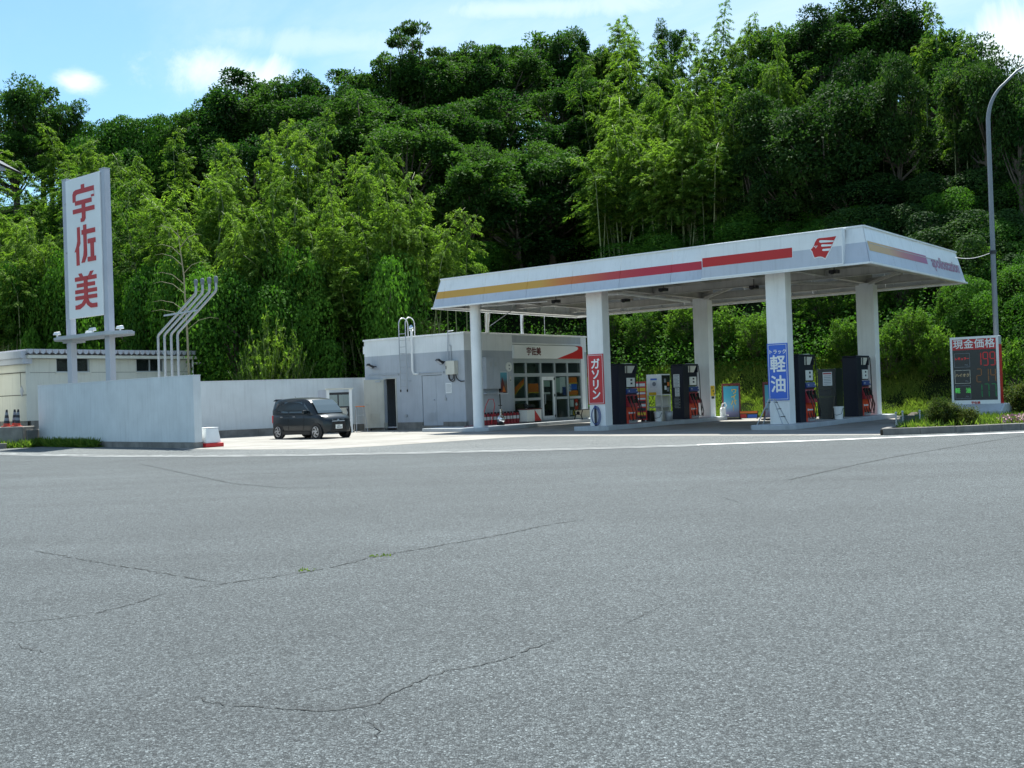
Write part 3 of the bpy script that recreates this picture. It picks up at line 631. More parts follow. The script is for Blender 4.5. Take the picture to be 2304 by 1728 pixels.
def plant(kind, x, y, z, h, r, label, i, group=True, rz=None):
    o = D.objects.new(NAME[kind], None); lk(o); R0, H0 = DIM[kind]
    o.location = (x, y, z - .1); o.rotation_euler = (0, 0, rnd.uniform(0, 6.28) if rz is None else rz)
    k = r / R0; o.scale = (k * rnd.uniform(.95, 1.1), k * rnd.uniform(.95, 1.1), h / H0)
    tag(o, label, CAT[kind], GRP[kind] if group else None)
    cm, tm = VAR[kind][i % len(VAR[kind])]
    lk(D.objects.new('crown', cm), o); lk(D.objects.new('trunk', tm), o)
    return o
TREES = [
('oak', -47.0, 107.0, 21.92, 14.1, 2.8, 'dark broadleaf tree on the skyline left of the tower sign, left one'),
('oak', -46.9, 108.5, 22.43, 9.0, 2.29, 'dark broadleaf tree on the skyline left of the tower sign, right one'),
('oak', -50.6, 108.5, 22.23, 12.2, 3.21, 'dark broadleaf tree on the skyline at the far left edge'),
('oak', -44.6, 107.5, 22.24, 11.4, 2.27, 'dark broadleaf tree on the skyline behind the tower sign'),
('oak', -27.0, 104.5, 22.37, 10.9, 3.09, 'dark broadleaf tree on the skyline above the parked car, leftmost'),
('oak', -24.4, 101.5, 21.67, 13.0, 3.65, 'dark broadleaf tree on the skyline above the parked car, second from left'),
('oak', -21.7, 100.5, 22.24, 9.2, 3.19, 'dark broadleaf tree on the skyline above the parked car, third from left'),
('oak', -20.5, 99.0, 22.08, 10.4, 2.51, 'dark broadleaf tree on the skyline above the parked car, fourth from left'),
('oak', -17.5, 94.0, 21.01, 9.0, 2.98, 'dark broadleaf tree on the skyline above the parked car, fifth from left'),
('oak', -17.3, 96.5, 22.23, 10.3, 2.24, 'dark broadleaf tree on the skyline between car and kiosk, leftmost'),
('oak', -14.3, 91.5, 20.8, 9.0, 2.71, 'dark broadleaf tree on the skyline between car and kiosk, second from left'),
('oak', -13.8, 96.5, 22.97, 9.9, 3.26, 'dark broadleaf tree on the skyline between car and kiosk, third from left'),
('oak', -10.5, 97.0, 23.12, 10.9, 2.66, 'dark broadleaf tree on the skyline above the kiosk ladder, left one'),
('oak', -10.1, 97.0, 23.11, 9.8, 2.87, 'dark broadleaf tree on the skyline above the kiosk ladder, right one'),
('oak', -7.1, 98.0, 23.82, 10.4, 3.11, "dark broadleaf tree on the skyline above the canopy's left end, leftmost"),
('oak', -5.1, 99.0, 24.22, 10.5, 3.14, "dark broadleaf tree on the skyline above the canopy's left end, second from left"),
('oak', -4.0, 99.5, 24.42, 11.7, 2.52, "dark broadleaf tree on the skyline above the canopy's left end, third from left"),
('oak', -2.6, 100.5, 24.81, 10.5, 3.19, "dark broadleaf tree on the skyline above the canopy's left end, fourth from left"),
('oak', -1.1, 101.5, 25.19, 11.1, 2.36, 'dark broadleaf tree on the skyline above the kiosk shopfront, leftmost'),
('oak', -0.2, 102.0, 25.39, 10.8, 3.02, 'dark broadleaf tree on the skyline above the kiosk shopfront, second from left'),
('oak', 0.7, 108.5, 25.03, 14.4, 1.56, 'dark broadleaf tree on the skyline above the kiosk shopfront, third from left'),
('oak', 2.8, 108.0, 25.58, 14.2, 3.42, 'dark broadleaf tree on the skyline above the kiosk shopfront, fourth from left'),
('oak', 4.6, 108.0, 26.29, 12.2, 3.2, 'dark broadleaf tree on the skyline above the kiosk shopfront, fifth from left'),
('oak', 6.2, 106.5, 26.5, 12.8, 2.48, 'dark broadleaf tree on the skyline above the kiosk shopfront, sixth from left'),
('oak', 7.8, 106.0, 26.98, 9.1, 2.69, 'dark broadleaf tree on the skyline above the red pillar sign, left one'),
('oak', 9.3, 105.0, 27.26, 9.4, 1.78, 'dark broadleaf tree on the skyline above the red pillar sign, right one'),
('oak', -13.7, 83.0, 16.29, 8.9, 2.63, 'dark broadleaf tree high on the slope between car and kiosk'),
('oak', -11.1, 84.5, 16.96, 9.0, 3.57, 'dark broadleaf tree high on the slope above the kiosk ladder, leftmost'),
('oak', -11.2, 88.5, 19.09, 9.0, 2.51, 'dark broadleaf tree high on the slope above the kiosk ladder, second from left'),
('oak', -8.4, 83.5, 16.5, 9.1, 2.19, 'dark broadleaf tree high on the slope above the kiosk ladder, third from left'),
('oak', -7.4, 77.0, 12.9, 9.0, 2.6, 'dark broadleaf tree midway up the slope above the kiosk ladder'),
('oak', -4.6, 82.5, 15.42, 9.0, 3.31, "dark broadleaf tree high on the slope above the canopy's left end, leftmost"),
('oak', -4.5, 85.0, 16.81, 9.0, 2.77, "dark broadleaf tree high on the slope above the canopy's left end, second from left"),
('oak', -3.1, 84.5, 16.3, 9.0, 2.21, "dark broadleaf tree high on the slope above the canopy's left end, third from left"),
('oak', -1.7, 89.5, 18.91, 9.1, 3.03, "dark broadleaf tree high on the slope above the canopy's left end, fourth from left"),
('oak', 1.0, 109.5, 25.48, 10.2, 3.93, 'dark broadleaf tree high on the slope above the kiosk shopfront, left one'),
('oak', 5.7, 95.0, 20.76, 9.0, 2.41, 'dark broadleaf tree high on the slope above the kiosk shopfront, right one'),
('oak', 0.5, 77.5, 9.95, 9.0, 1.99, 'dark broadleaf tree midway up the slope above the kiosk shopfront, leftmost'),
('oak', 0.9, 84.0, 13.26, 9.0, 2.75, 'dark broadleaf tree midway up the slope above the kiosk shopfront, second from left'),
('oak', 0.8, 74.5, 8.54, 8.3, 3.15, 'dark broadleaf tree midway up the slope above the kiosk shopfront, third from left'),
('oak', 3.0, 89.5, 16.68, 9.0, 3.22, 'dark broadleaf tree midway up the slope above the kiosk shopfront, fourth from left'),
('oak', 3.3, 77.0, 10.47, 9.1, 3.09, 'dark broadleaf tree midway up the slope above the kiosk shopfront, fifth from left'),
('oak', 4.2, 79.5, 12.06, 8.9, 2.54, 'dark broadleaf tree midway up the slope above the kiosk shopfront, sixth from left'),
('oak', -2.8, 73.0, 9.7, 8.4, 2.05, "dark broadleaf tree midway up the slope above the canopy's left end, leftmost"),
('oak', -1.7, 79.0, 12.9, 9.1, 2.06, "dark broadleaf tree midway up the slope above the canopy's left end, second from left"),
('oak', -1.7, 74.0, 10.02, 9.0, 3.28, "dark broadleaf tree midway up the slope above the canopy's left end, third from left"),
('oak', -29.3, 105.0, 22.31, 10.1, 3.11, 'dark broadleaf tree on the skyline above the vent pipes, left one'),
('oak', -26.8, 97.0, 18.94, 9.0, 2.87, 'dark broadleaf tree on the skyline above the vent pipes, right one'),
('oak', -19.8, 81.5, 13.43, 9.0, 2.41, 'dark broadleaf tree high on the slope above the parked car'),
('oak', -48.3, 103.5, 20.27, 9.0, 3.06, 'dark broadleaf tree high on the slope at the far left edge'),
('pine', -7.9, 97.0, 23.46, 12.2, 2.54, "flat topped open tree on the skyline above the canopy's left end"),
('oak', 15.6, 96.5, 26.8, 9.0, 1.39, 'dark broadleaf tree on the skyline above the canopy middle'),
('vine', -40.8, 107.5, 22.45, 8.5, 3.18, 'bright vine smothered mound on the skyline behind the tower sign, left one'),
('vine', -38.7, 106.0, 22.07, 8.5, 3.23, 'bright vine smothered mound on the skyline behind the tower sign, right one'),
('vine', -35.2, 106.0, 22.28, 8.5, 2.69, 'bright vine smothered mound on the skyline left of the vent pipes, left one'),
('vine', -32.8, 106.0, 22.41, 8.5, 2.46, 'bright vine smothered mound on the skyline left of the vent pipes, right one'),
('vine', -36.3, 107.0, 22.53, 8.2, 3.17, 'bright vine smothered mound high on the slope left of the vent pipes'),
('vine', -43.1, 108.0, 22.48, 8.2, 2.74, 'bright vine smothered mound high on the slope behind the tower sign'),
('vine', -6.6, 91.5, 20.72, 5.0, 3.29, "bright vine smothered mound midway up the slope above the canopy's left end"),
('vine', 8.7, 101.0, 25.44, 5.0, 2.22, 'bright vine smothered mound high on the slope above the red pillar sign'),
('vine', 7.2, 85.0, 16.36, 2.7, 2.95, 'bright vine smothered mound midway up the slope above the red pillar sign'),
('vine', 1.3, 79.0, 10.92, 2.8, 2.67, 'bright vine smothered mound low on the slope above the kiosk shopfront, left one'),
('vine', 3.9, 82.0, 13.16, 2.7, 2.6, 'bright vine smothered mound low on the slope above the kiosk shopfront, right one'),
('vine', 8.2, 77.5, 12.99, 2.7, 2.14, 'bright vine smothered mound low on the slope above the red pillar sign, leftmost'),
('vine', 8.3, 75.0, 11.74, 2.7, 1.9, 'bright vine smothered mound low on the slope above the red pillar sign, second from left'),
('vine', 9.8, 68.5, 9.09, 2.7, 2.61, 'bright vine smothered mound low on the slope above the red pillar sign, third from left'),
('vine', 18.2, 71.0, 14.4, 2.8, 2.55, 'bright vine smothered mound midway up the slope above the blue pillar sign'),
('vine', 15.8, 72.0, 13.79, 2.7, 2.13, 'bright vine smothered mound midway up the slope above the canopy middle'),
('vine', 10.8, 67.0, 8.74, 2.7, 2.02, 'bright vine smothered mound low on the slope above the canopy middle, leftmost'),
('vine', 11.8, 70.0, 10.85, 2.7, 2.06, 'bright vine smothered mound low on the slope above the canopy middle, second from left'),
('vine', 11.2, 63.5, 7.11, 2.8, 2.42, 'bright vine smothered mound low on the slope above the canopy middle, third from left'),
('vine', 13.0, 68.0, 10.31, 2.7, 2.3, 'bright vine smothered mound low on the slope above the canopy middle, fourth from left'),
('vine', 14.6, 66.0, 9.98, 2.7, 2.09, 'bright vine smothered mound low on the slope above the canopy middle, fifth from left'),
('vine', 15.4, 65.0, 9.83, 2.7, 2.47, 'bright vine smothered mound low on the slope above the blue pillar sign, left one'),
('vine', 14.7, 60.5, 7.07, 2.7, 1.7, 'bright vine smothered mound low on the slope above the blue pillar sign, right one'),
('vine', 18.0, 62.0, 9.37, 2.7, 1.75, "bright vine smothered mound low on the slope above canopy's right corner, leftmost"),
('vine', 18.1, 59.5, 8.08, 2.8, 2.26, "bright vine smothered mound low on the slope above canopy's right corner, second from left"),
('vine', 19.6, 59.5, 8.77, 2.7, 1.74, "bright vine smothered mound low on the slope above canopy's right corner, third from left"),
('thicket', 19.8, 57.0, 7.45, 2.7, 2.17, "low dark leafy thicket low on the slope above canopy's right end, leftmost"),
('thicket', 21.4, 58.0, 8.56, 2.7, 1.96, "low dark leafy thicket low on the slope above canopy's right end, second from left"),
('thicket', 21.9, 54.5, 6.83, 2.8, 2.07, "low dark leafy thicket low on the slope above canopy's right end, third from left"),
('thicket', 23.5, 55.0, 7.63, 2.7, 1.86, 'low dark leafy thicket low on the slope beside the street lamp, left one'),
('thicket', 23.3, 52.0, 5.96, 2.8, 1.76, 'low dark leafy thicket low on the slope beside the street lamp, right one'),
('thicket', 25.4, 53.5, 7.39, 2.7, 1.81, 'low dark leafy thicket low on the slope at the far right edge'),
('bamboo', 7.3, 98.5, 23.42, 11.0, 1.67, 'feathery yellow green bamboo on the skyline above the red pillar sign, leftmost'),
('bamboo', 11.3, 103.0, 27.42, 11.4, 2.0, 'feathery yellow green bamboo on the skyline above the red pillar sign, second from left'),
('bamboo', 11.5, 92.0, 22.34, 11.0, 2.14, 'feathery yellow green bamboo on the skyline above the red pillar sign, third from left'),
('bamboo', 8.1, 88.0, 18.42, 11.0, 1.86, 'feathery yellow green bamboo high on the slope above the red pillar sign, leftmost'),
('bamboo', 8.6, 75.5, 12.16, 11.0, 2.11, 'feathery yellow green bamboo high on the slope above the red pillar sign, second from left'),
('bamboo', 10.7, 84.5, 17.93, 11.0, 2.14, 'feathery yellow green bamboo high on the slope above the red pillar sign, third from left'),
('bamboo', 9.8, 72.0, 10.89, 11.1, 2.28, 'feathery yellow green bamboo high on the slope above the red pillar sign, fourth from left'),
('bamboo', 12.0, 78.0, 15.16, 10.9, 1.65, 'feathery yellow green bamboo high on the slope above the red pillar sign, fifth from left'),
('bamboo', 12.4, 72.0, 12.17, 11.1, 1.67, 'feathery yellow green bamboo high on the slope above the canopy middle, leftmost'),
('bamboo', 14.1, 71.5, 12.69, 10.9, 1.87, 'feathery yellow green bamboo high on the slope above the canopy middle, second from left'),
('bamboo', 14.8, 70.0, 12.23, 11.0, 2.18, 'feathery yellow green bamboo high on the slope above the canopy middle, third from left'),
('bamboo', 13.3, 82.5, 18.19, 11.1, 1.74, 'feathery yellow green bamboo on the skyline above the canopy middle, leftmost'),
('bamboo', 15.3, 82.0, 18.94, 11.0, 1.8, 'feathery yellow green bamboo on the skyline above the canopy middle, second from left'),
('bamboo', 15.9, 79.0, 17.62, 11.0, 1.84, 'feathery yellow green bamboo on the skyline above the canopy middle, third from left'),
('bamboo', 18.0, 85.5, 22.21, 11.0, 1.37, 'feathery yellow green bamboo on the skyline above the canopy middle, fourth from left'),
('bamboo', 17.3, 77.0, 17.24, 11.0, 1.63, 'feathery yellow green bamboo on the skyline above the canopy middle, fifth from left'),
('bamboo', 18.9, 78.5, 18.84, 11.0, 1.19, 'feathery yellow green bamboo on the skyline above the blue pillar sign'),
('bamboo', 11.3, 67.0, 9.0, 9.9, 1.7, 'feathery yellow green bamboo midway up the slope above the canopy middle, leftmost'),
('bamboo', 11.4, 67.0, 9.04, 6.8, 1.76, 'feathery yellow green bamboo midway up the slope above the canopy middle, second from left'),
('bamboo', 11.9, 67.0, 9.3, 8.4, 2.09, 'feathery yellow green bamboo midway up the slope above the canopy middle, third from left'),
('bamboo', 12.3, 67.5, 9.74, 11.0, 1.57, 'feathery yellow green bamboo midway up the slope above the canopy middle, fourth from left'),
('bamboo', 13.6, 65.5, 9.24, 9.5, 1.52, 'feathery yellow green bamboo midway up the slope above the canopy middle, fifth from left'),
('bamboo', 13.9, 65.5, 9.38, 7.6, 2.02, 'feathery yellow green bamboo midway up the slope above the canopy middle, sixth from left'),
('bamboo', 14.6, 65.0, 9.45, 11.0, 1.37, 'feathery yellow green bamboo midway up the slope above the canopy middle, seventh from left'),
('bamboo', 17.9, 70.5, 13.99, 11.0, 1.49, 'feathery yellow green bamboo high on the slope above the blue pillar sign'),
('bamboo', 28.0, 68.5, 15.47, 11.0, 1.45, "feathery yellow green bamboo on the skyline above canopy's right end"),
('bamboo', 25.9, 59.5, 10.59, 11.0, 1.01, 'feathery yellow green bamboo on the skyline beside the street lamp'),
('bamboo', -40.7, 96.0, 17.09, 11.0, 2.23, 'feathery yellow green bamboo on the skyline left of the tower sign'),
('bamboo', -34.6, 88.0, 13.52, 11.0, 1.86, 'feathery yellow green bamboo high on the slope behind the tower sign'),
('bamboo', -29.3, 83.0, 11.44, 11.0, 1.93, 'feathery yellow green bamboo high on the slope left of the vent pipes'),
('bamboo', -27.3, 88.5, 14.49, 11.0, 1.8, 'feathery yellow green bamboo on the skyline left of the vent pipes'),
('bamboo', -19.3, 65.5, 5.24, 11.0, 2.03, 'feathery yellow green bamboo high on the slope above the vent pipes, left one'),
('bamboo', -18.7, 67.5, 6.57, 11.0, 1.57, 'feathery yellow green bamboo high on the slope above the vent pipes, right one'),
('bamboo', -18.1, 71.5, 8.93, 11.0, 1.09, 'feathery yellow green bamboo high on the slope above the parked car, leftmost'),
('bamboo', -15.4, 68.5, 8.51, 11.0, 1.45, 'feathery yellow green bamboo high on the slope above the parked car, second from left'),
('bamboo', -15.0, 72.0, 10.54, 11.0, 1.03, 'feathery yellow green bamboo high on the slope above the parked car, third from left'),
('bamboo', -12.8, 74.0, 11.48, 11.0, 1.56, 'feathery yellow green bamboo high on the slope between car and kiosk'),
('bamboo', -10.9, 62.0, 5.0, 11.1, 1.66, 'feathery yellow green bamboo midway up the slope between car and kiosk, leftmost'),
('bamboo', -9.7, 58.0, 2.8, 10.5, 1.47, 'feathery yellow green bamboo midway up the slope between car and kiosk, second from left'),
('bamboo', -9.4, 64.5, 6.26, 11.0, 1.36, 'feathery yellow green bamboo midway up the slope between car and kiosk, third from left'),
('bamboo', -8.1, 67.5, 7.86, 11.0, 1.57, 'feathery yellow green bamboo midway up the slope above the kiosk ladder, left one'),
('bamboo', -6.8, 60.0, 3.47, 11.0, 1.84, 'feathery yellow green bamboo midway up the slope above the kiosk ladder, right one'),
('bamboo', -4.9, 62.5, 4.34, 10.9, 1.7, "feathery yellow green bamboo midway up the slope above the canopy's left end, leftmost"),
('bamboo', -3.9, 60.5, 2.92, 10.9, 1.53, "feathery yellow green bamboo midway up the slope above the canopy's left end, second from left"),
('bamboo', -2.6, 73.5, 9.94, 7.2, 2.17, "feathery yellow green bamboo midway up the slope above the canopy's left end, third from left"),
('bamboo', -1.2, 74.0, 9.9, 4.7, 1.88, 'feathery yellow green bamboo low on the slope above the kiosk shopfront'),
('bamboo', -24.3, 72.0, 6.5, 11.0, 1.93, 'feathery yellow green bamboo midway up the slope left of the vent pipes, left one'),
('bamboo', -22.3, 66.0, 4.27, 11.0, 1.67, 'feathery yellow green bamboo midway up the slope left of the vent pipes, right one'),
('bamboo', -26.0, 65.5, 2.75, 9.3, 1.7, 'feathery yellow green bamboo low on the slope behind the tower sign, left one'),
('bamboo', -25.7, 68.5, 4.33, 11.0, 1.74, 'feathery yellow green bamboo low on the slope behind the tower sign, right one'),
('bamboo', -49.2, 95.0, 15.83, 11.0, 3.17, 'feathery yellow green bamboo high on the slope at the far left edge, left one'),
('bamboo', -37.7, 83.0, 10.68, 11.0, 2.1, 'feathery yellow green bamboo high on the slope at the far left edge, right one'),
('bamboo', -33.7, 66.5, 2.57, 7.5, 1.98, 'feathery yellow green bamboo low on the slope at the far left edge, leftmost'),
('bamboo', -35.7, 71.0, 4.7, 11.0, 2.34, 'feathery yellow green bamboo low on the slope at the far left edge, second from left'),
('bamboo', -33.2, 66.5, 2.62, 9.6, 2.08, 'feathery yellow green bamboo low on the slope at the far left edge, third from left'),
('bamboo', -34.8, 72.0, 5.29, 11.1, 2.17, 'feathery yellow green bamboo low on the slope at the far left edge, fourth from left'),
('bamboo', -32.0, 66.5, 2.72, 7.3, 2.1, 'feathery yellow green bamboo low on the slope at the far left edge, fifth from left'),
('bamboo', -32.4, 68.5, 3.71, 11.0, 1.74, 'feathery yellow green bamboo low on the slope at the far left edge, sixth from left'),
('bamboo', -30.6, 66.0, 2.59, 9.4, 1.89, 'feathery yellow green bamboo low on the slope at the far left edge, seventh from left'),
('bamboo', -29.2, 66.5, 2.97, 11.0, 1.55, 'feathery yellow green bamboo low on the slope left of the tower sign, leftmost'),
('bamboo', -29.0, 66.0, 2.73, 6.3, 1.72, 'feathery yellow green bamboo low on the slope left of the tower sign, second from left'),
('bamboo', -29.6, 70.0, 4.73, 11.0, 2.15, 'feathery yellow green bamboo low on the slope left of the tower sign, third from left'),
('bamboo', -17.4, 59.0, 2.65, 9.8, 1.5, 'feathery yellow green bamboo low on the slope above the vent pipes, left one'),
('bamboo', -15.3, 57.5, 2.79, 7.4, 1.53, 'feathery yellow green bamboo low on the slope above the vent pipes, right one'),
('bamboo', -14.0, 57.5, 2.83, 10.5, 1.46, 'feathery yellow green bamboo midway up the slope above the parked car, left one'),
('bamboo', -11.9, 59.0, 3.47, 11.1, 1.5, 'feathery yellow green bamboo midway up the slope above the parked car, right one'),
('bamboo', -8.1, 58.0, 2.71, 6.6, 1.81, 'feathery yellow green bamboo low on the slope above the kiosk ladder, leftmost'),
('bamboo', -7.5, 58.5, 2.85, 9.4, 1.63, 'feathery yellow green bamboo low on the slope above the kiosk ladder, second from left'),
('bamboo', -6.0, 59.5, 2.96, 10.0, 1.38, 'feathery yellow green bamboo low on the slope above the kiosk ladder, third from left'),
('plume', 19.5, 70.0, 14.49, 8.4, 1.01, 'narrow bamboo plume high on the slope above the blue pillar sign'),
('plume', 16.5, 64.5, 10.05, 8.6, 0.82, 'narrow bamboo plume midway up the slope above the blue pillar sign'),
('plume', 23.0, 77.0, 19.21, 8.5, 1.46, "narrow bamboo plume high on the slope above canopy's right corner, left one"),
('plume', 20.9, 65.5, 12.49, 8.5, 1.11, "narrow bamboo plume high on the slope above canopy's right corner, right one"),
('plume', 22.9, 63.0, 11.7, 8.5, 0.96, "narrow bamboo plume high on the slope above canopy's right end, left one"),
('plume', 24.2, 62.0, 11.54, 8.5, 0.73, "narrow bamboo plume high on the slope above canopy's right end, right one"),
('plume', 50.0, 114.0, 21.5, 8.4, 2.65, 'narrow bamboo plume midway up the slope beside the street lamp'),
('plume', 56.2, 120.0, 20.4, 8.5, 1.32, 'narrow bamboo plume midway up the slope at the far right edge'),
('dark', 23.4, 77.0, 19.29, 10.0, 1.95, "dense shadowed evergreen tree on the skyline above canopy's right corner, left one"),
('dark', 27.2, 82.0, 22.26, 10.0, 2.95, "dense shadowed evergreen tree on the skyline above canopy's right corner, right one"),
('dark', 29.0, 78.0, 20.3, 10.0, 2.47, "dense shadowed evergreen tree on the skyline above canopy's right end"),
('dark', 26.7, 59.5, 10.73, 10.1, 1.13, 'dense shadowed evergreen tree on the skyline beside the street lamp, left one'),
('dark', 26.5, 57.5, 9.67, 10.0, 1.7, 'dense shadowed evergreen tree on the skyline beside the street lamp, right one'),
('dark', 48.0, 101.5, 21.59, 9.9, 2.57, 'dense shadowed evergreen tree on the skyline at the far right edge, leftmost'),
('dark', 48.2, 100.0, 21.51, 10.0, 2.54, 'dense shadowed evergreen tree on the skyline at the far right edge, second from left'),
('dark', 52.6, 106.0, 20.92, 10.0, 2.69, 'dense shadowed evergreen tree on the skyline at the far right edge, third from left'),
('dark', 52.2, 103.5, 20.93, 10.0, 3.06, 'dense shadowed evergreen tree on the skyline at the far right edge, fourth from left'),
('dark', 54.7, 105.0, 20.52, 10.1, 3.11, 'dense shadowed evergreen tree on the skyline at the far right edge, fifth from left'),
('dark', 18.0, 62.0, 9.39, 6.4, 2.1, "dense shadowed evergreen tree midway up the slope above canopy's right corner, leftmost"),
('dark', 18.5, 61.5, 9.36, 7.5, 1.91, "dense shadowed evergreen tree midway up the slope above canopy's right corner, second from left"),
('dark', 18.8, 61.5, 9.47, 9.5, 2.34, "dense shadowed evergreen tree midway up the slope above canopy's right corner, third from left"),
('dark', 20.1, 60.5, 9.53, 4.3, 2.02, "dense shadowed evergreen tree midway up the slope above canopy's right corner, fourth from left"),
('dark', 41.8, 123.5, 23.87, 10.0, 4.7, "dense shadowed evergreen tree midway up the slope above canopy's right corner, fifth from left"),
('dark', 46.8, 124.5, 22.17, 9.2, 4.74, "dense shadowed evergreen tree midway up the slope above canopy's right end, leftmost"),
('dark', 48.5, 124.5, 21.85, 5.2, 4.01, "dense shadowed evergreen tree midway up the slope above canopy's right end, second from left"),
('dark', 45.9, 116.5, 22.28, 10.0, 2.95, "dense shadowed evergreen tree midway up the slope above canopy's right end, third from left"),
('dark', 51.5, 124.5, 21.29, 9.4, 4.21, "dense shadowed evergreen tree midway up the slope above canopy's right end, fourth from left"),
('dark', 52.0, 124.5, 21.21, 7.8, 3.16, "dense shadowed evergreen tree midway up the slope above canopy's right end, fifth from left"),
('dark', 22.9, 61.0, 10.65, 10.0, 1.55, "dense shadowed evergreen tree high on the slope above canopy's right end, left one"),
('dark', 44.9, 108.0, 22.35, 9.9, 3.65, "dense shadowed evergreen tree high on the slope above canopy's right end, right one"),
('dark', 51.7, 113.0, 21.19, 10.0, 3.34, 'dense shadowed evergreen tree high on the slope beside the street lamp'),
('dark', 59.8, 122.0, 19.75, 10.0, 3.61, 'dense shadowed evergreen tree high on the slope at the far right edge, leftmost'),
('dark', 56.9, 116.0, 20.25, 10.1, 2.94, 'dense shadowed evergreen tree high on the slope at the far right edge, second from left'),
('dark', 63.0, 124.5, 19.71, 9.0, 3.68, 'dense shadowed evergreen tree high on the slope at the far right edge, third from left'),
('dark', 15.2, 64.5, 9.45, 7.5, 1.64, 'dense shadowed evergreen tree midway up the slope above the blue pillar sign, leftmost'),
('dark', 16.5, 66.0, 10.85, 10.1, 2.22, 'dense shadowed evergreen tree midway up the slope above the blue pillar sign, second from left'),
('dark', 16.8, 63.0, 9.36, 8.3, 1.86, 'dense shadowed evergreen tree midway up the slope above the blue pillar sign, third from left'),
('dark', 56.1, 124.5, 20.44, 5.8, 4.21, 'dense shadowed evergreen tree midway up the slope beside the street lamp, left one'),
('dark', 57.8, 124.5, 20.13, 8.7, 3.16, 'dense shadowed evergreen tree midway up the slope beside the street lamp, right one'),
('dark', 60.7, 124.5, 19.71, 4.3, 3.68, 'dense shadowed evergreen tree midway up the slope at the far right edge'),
('shrub', 5.0, 67.5, 6.32, 2.0, 1.71, 'light green leafy shrub on the bank above the red pillar sign, leftmost'),
('shrub', 6.2, 62.5, 4.27, 2.2, 1.45, 'light green leafy shrub on the bank above the red pillar sign, second from left'),
('shrub', 7.9, 60.5, 4.0, 2.0, 1.53, 'light green leafy shrub on the bank above the red pillar sign, third from left'),
('shrub', 9.6, 63.5, 6.33, 2.0, 1.61, 'light green leafy shrub on the bank above the canopy middle, leftmost'),
('shrub', 10.0, 59.0, 4.15, 2.2, 1.5, 'light green leafy shrub on the bank above the canopy middle, second from left'),
('shrub', 11.5, 56.5, 3.55, 2.0, 1.43, 'light green leafy shrub on the bank above the canopy middle, third from left'),
('shrub', 12.7, 60.5, 6.19, 2.2, 1.53, 'light green leafy shrub on the bank above the canopy middle, fourth from left'),
('shrub', 12.7, 54.5, 3.01, 2.2, 1.27, 'light green leafy shrub on the bank above the blue pillar sign, left one'),
('shrub', 14.6, 56.0, 4.59, 2.0, 1.42, 'light green leafy shrub on the bank above the blue pillar sign, right one'),
('shrub', 16.3, 54.5, 4.51, 2.1, 1.5, "light green leafy shrub on the bank above canopy's right corner, leftmost"),
('shrub', 16.2, 51.0, 2.58, 1.9, 1.19, "light green leafy shrub on the bank above canopy's right corner, second from left"),
('shrub', 18.2, 53.5, 4.84, 2.2, 1.47, "light green leafy shrub on the bank above canopy's right corner, third from left"),
('shrub', 19.9, 56.0, 6.94, 2.1, 1.42, "light green leafy shrub on the bank above canopy's right end, leftmost"),
('shrub', 17.6, 49.0, 1.84, 2.1, 1.24, "light green leafy shrub on the bank above canopy's right end, second from left"),
('shrub', 19.9, 53.0, 5.29, 2.2, 1.34, "light green leafy shrub on the bank above canopy's right end, third from left"),
('shrub', 18.9, 49.0, 2.67, 2.2, 1.24, "light green leafy shrub on the bank above canopy's right end, fourth from left"),
('shrub', 19.3, 47.5, 1.69, 2.1, 1.0, "light green leafy shrub on the bank above canopy's right end, fifth from left"),
('shrub', 20.8, 49.5, 3.73, 2.2, 1.05, 'light green leafy shrub on the bank beside the street lamp, left one'),
('shrub', 23.5, 51.0, 5.49, 2.2, 1.29, 'light green leafy shrub on the bank beside the street lamp, right one'),
('shrub', 23.8, 49.0, 4.53, 2.1, 1.24, 'light green leafy shrub on the bank at the far right edge'),
('shrub', -0.7, 73.5, 9.49, 2.2, 1.86, 'light green leafy shrub on the bank above the kiosk shopfront'),
('shrub', -5.3, 68.5, 7.77, 2.2, 1.74, "light green leafy shrub on the bank above the canopy's left end, left one"),
('shrub', -2.5, 70.0, 7.92, 2.1, 1.78, "light green leafy shrub on the bank above the canopy's left end, right one"),
('shrub', -7.3, 65.0, 6.32, 2.2, 1.65, 'light green leafy shrub on the bank above the kiosk ladder'),
('twig', -13.2, 53.0, 0.18, 4.4, 1.12, 'upright twiggy shrub low on the slope above the parked car, leftmost'),
('twig', -12.4, 53.5, 0.31, 5.8, 1.7, 'upright twiggy shrub low on the slope above the parked car, second from left'),
('twig', -11.1, 53.5, 0.25, 4.8, 1.13, 'upright twiggy shrub low on the slope above the parked car, third from left'),
('creeper', -7.2, 58.0, 2.48, 6.3, 1.47, 'creeper draped small tree low on the slope above the kiosk ladder, leftmost'),
('creeper', -7.1, 58.0, 2.45, 7.0, 1.79, 'creeper draped small tree low on the slope above the kiosk ladder, second from left'),
('creeper', -6.5, 55.5, 0.56, 5.1, 1.17, 'creeper draped small tree low on the slope above the kiosk ladder, third from left'),
('creeper', -21.3, 62.0, 2.58, 7.2, 1.57, 'creeper draped small tree low on the slope left of the vent pipes'),
('creeper', -26.0, 65.0, 2.5, 6.7, 1.65, 'creeper draped small tree low on the slope behind the tower sign, left one'),
('creeper', -24.7, 64.5, 2.46, 7.3, 1.96, 'creeper draped small tree low on the slope behind the tower sign, right one'),
('creeper', -30.0, 65.5, 2.38, 8.1, 1.66, 'creeper draped small tree low on the slope at the far left edge'),
('creeper', -14.8, 57.0, 2.62, 6.0, 1.9, 'creeper draped small tree low on the slope above the parked car, leftmost'),
('creeper', -12.8, 57.0, 2.48, 7.1, 1.56, 'creeper draped small tree low on the slope above the parked car, second from left'),
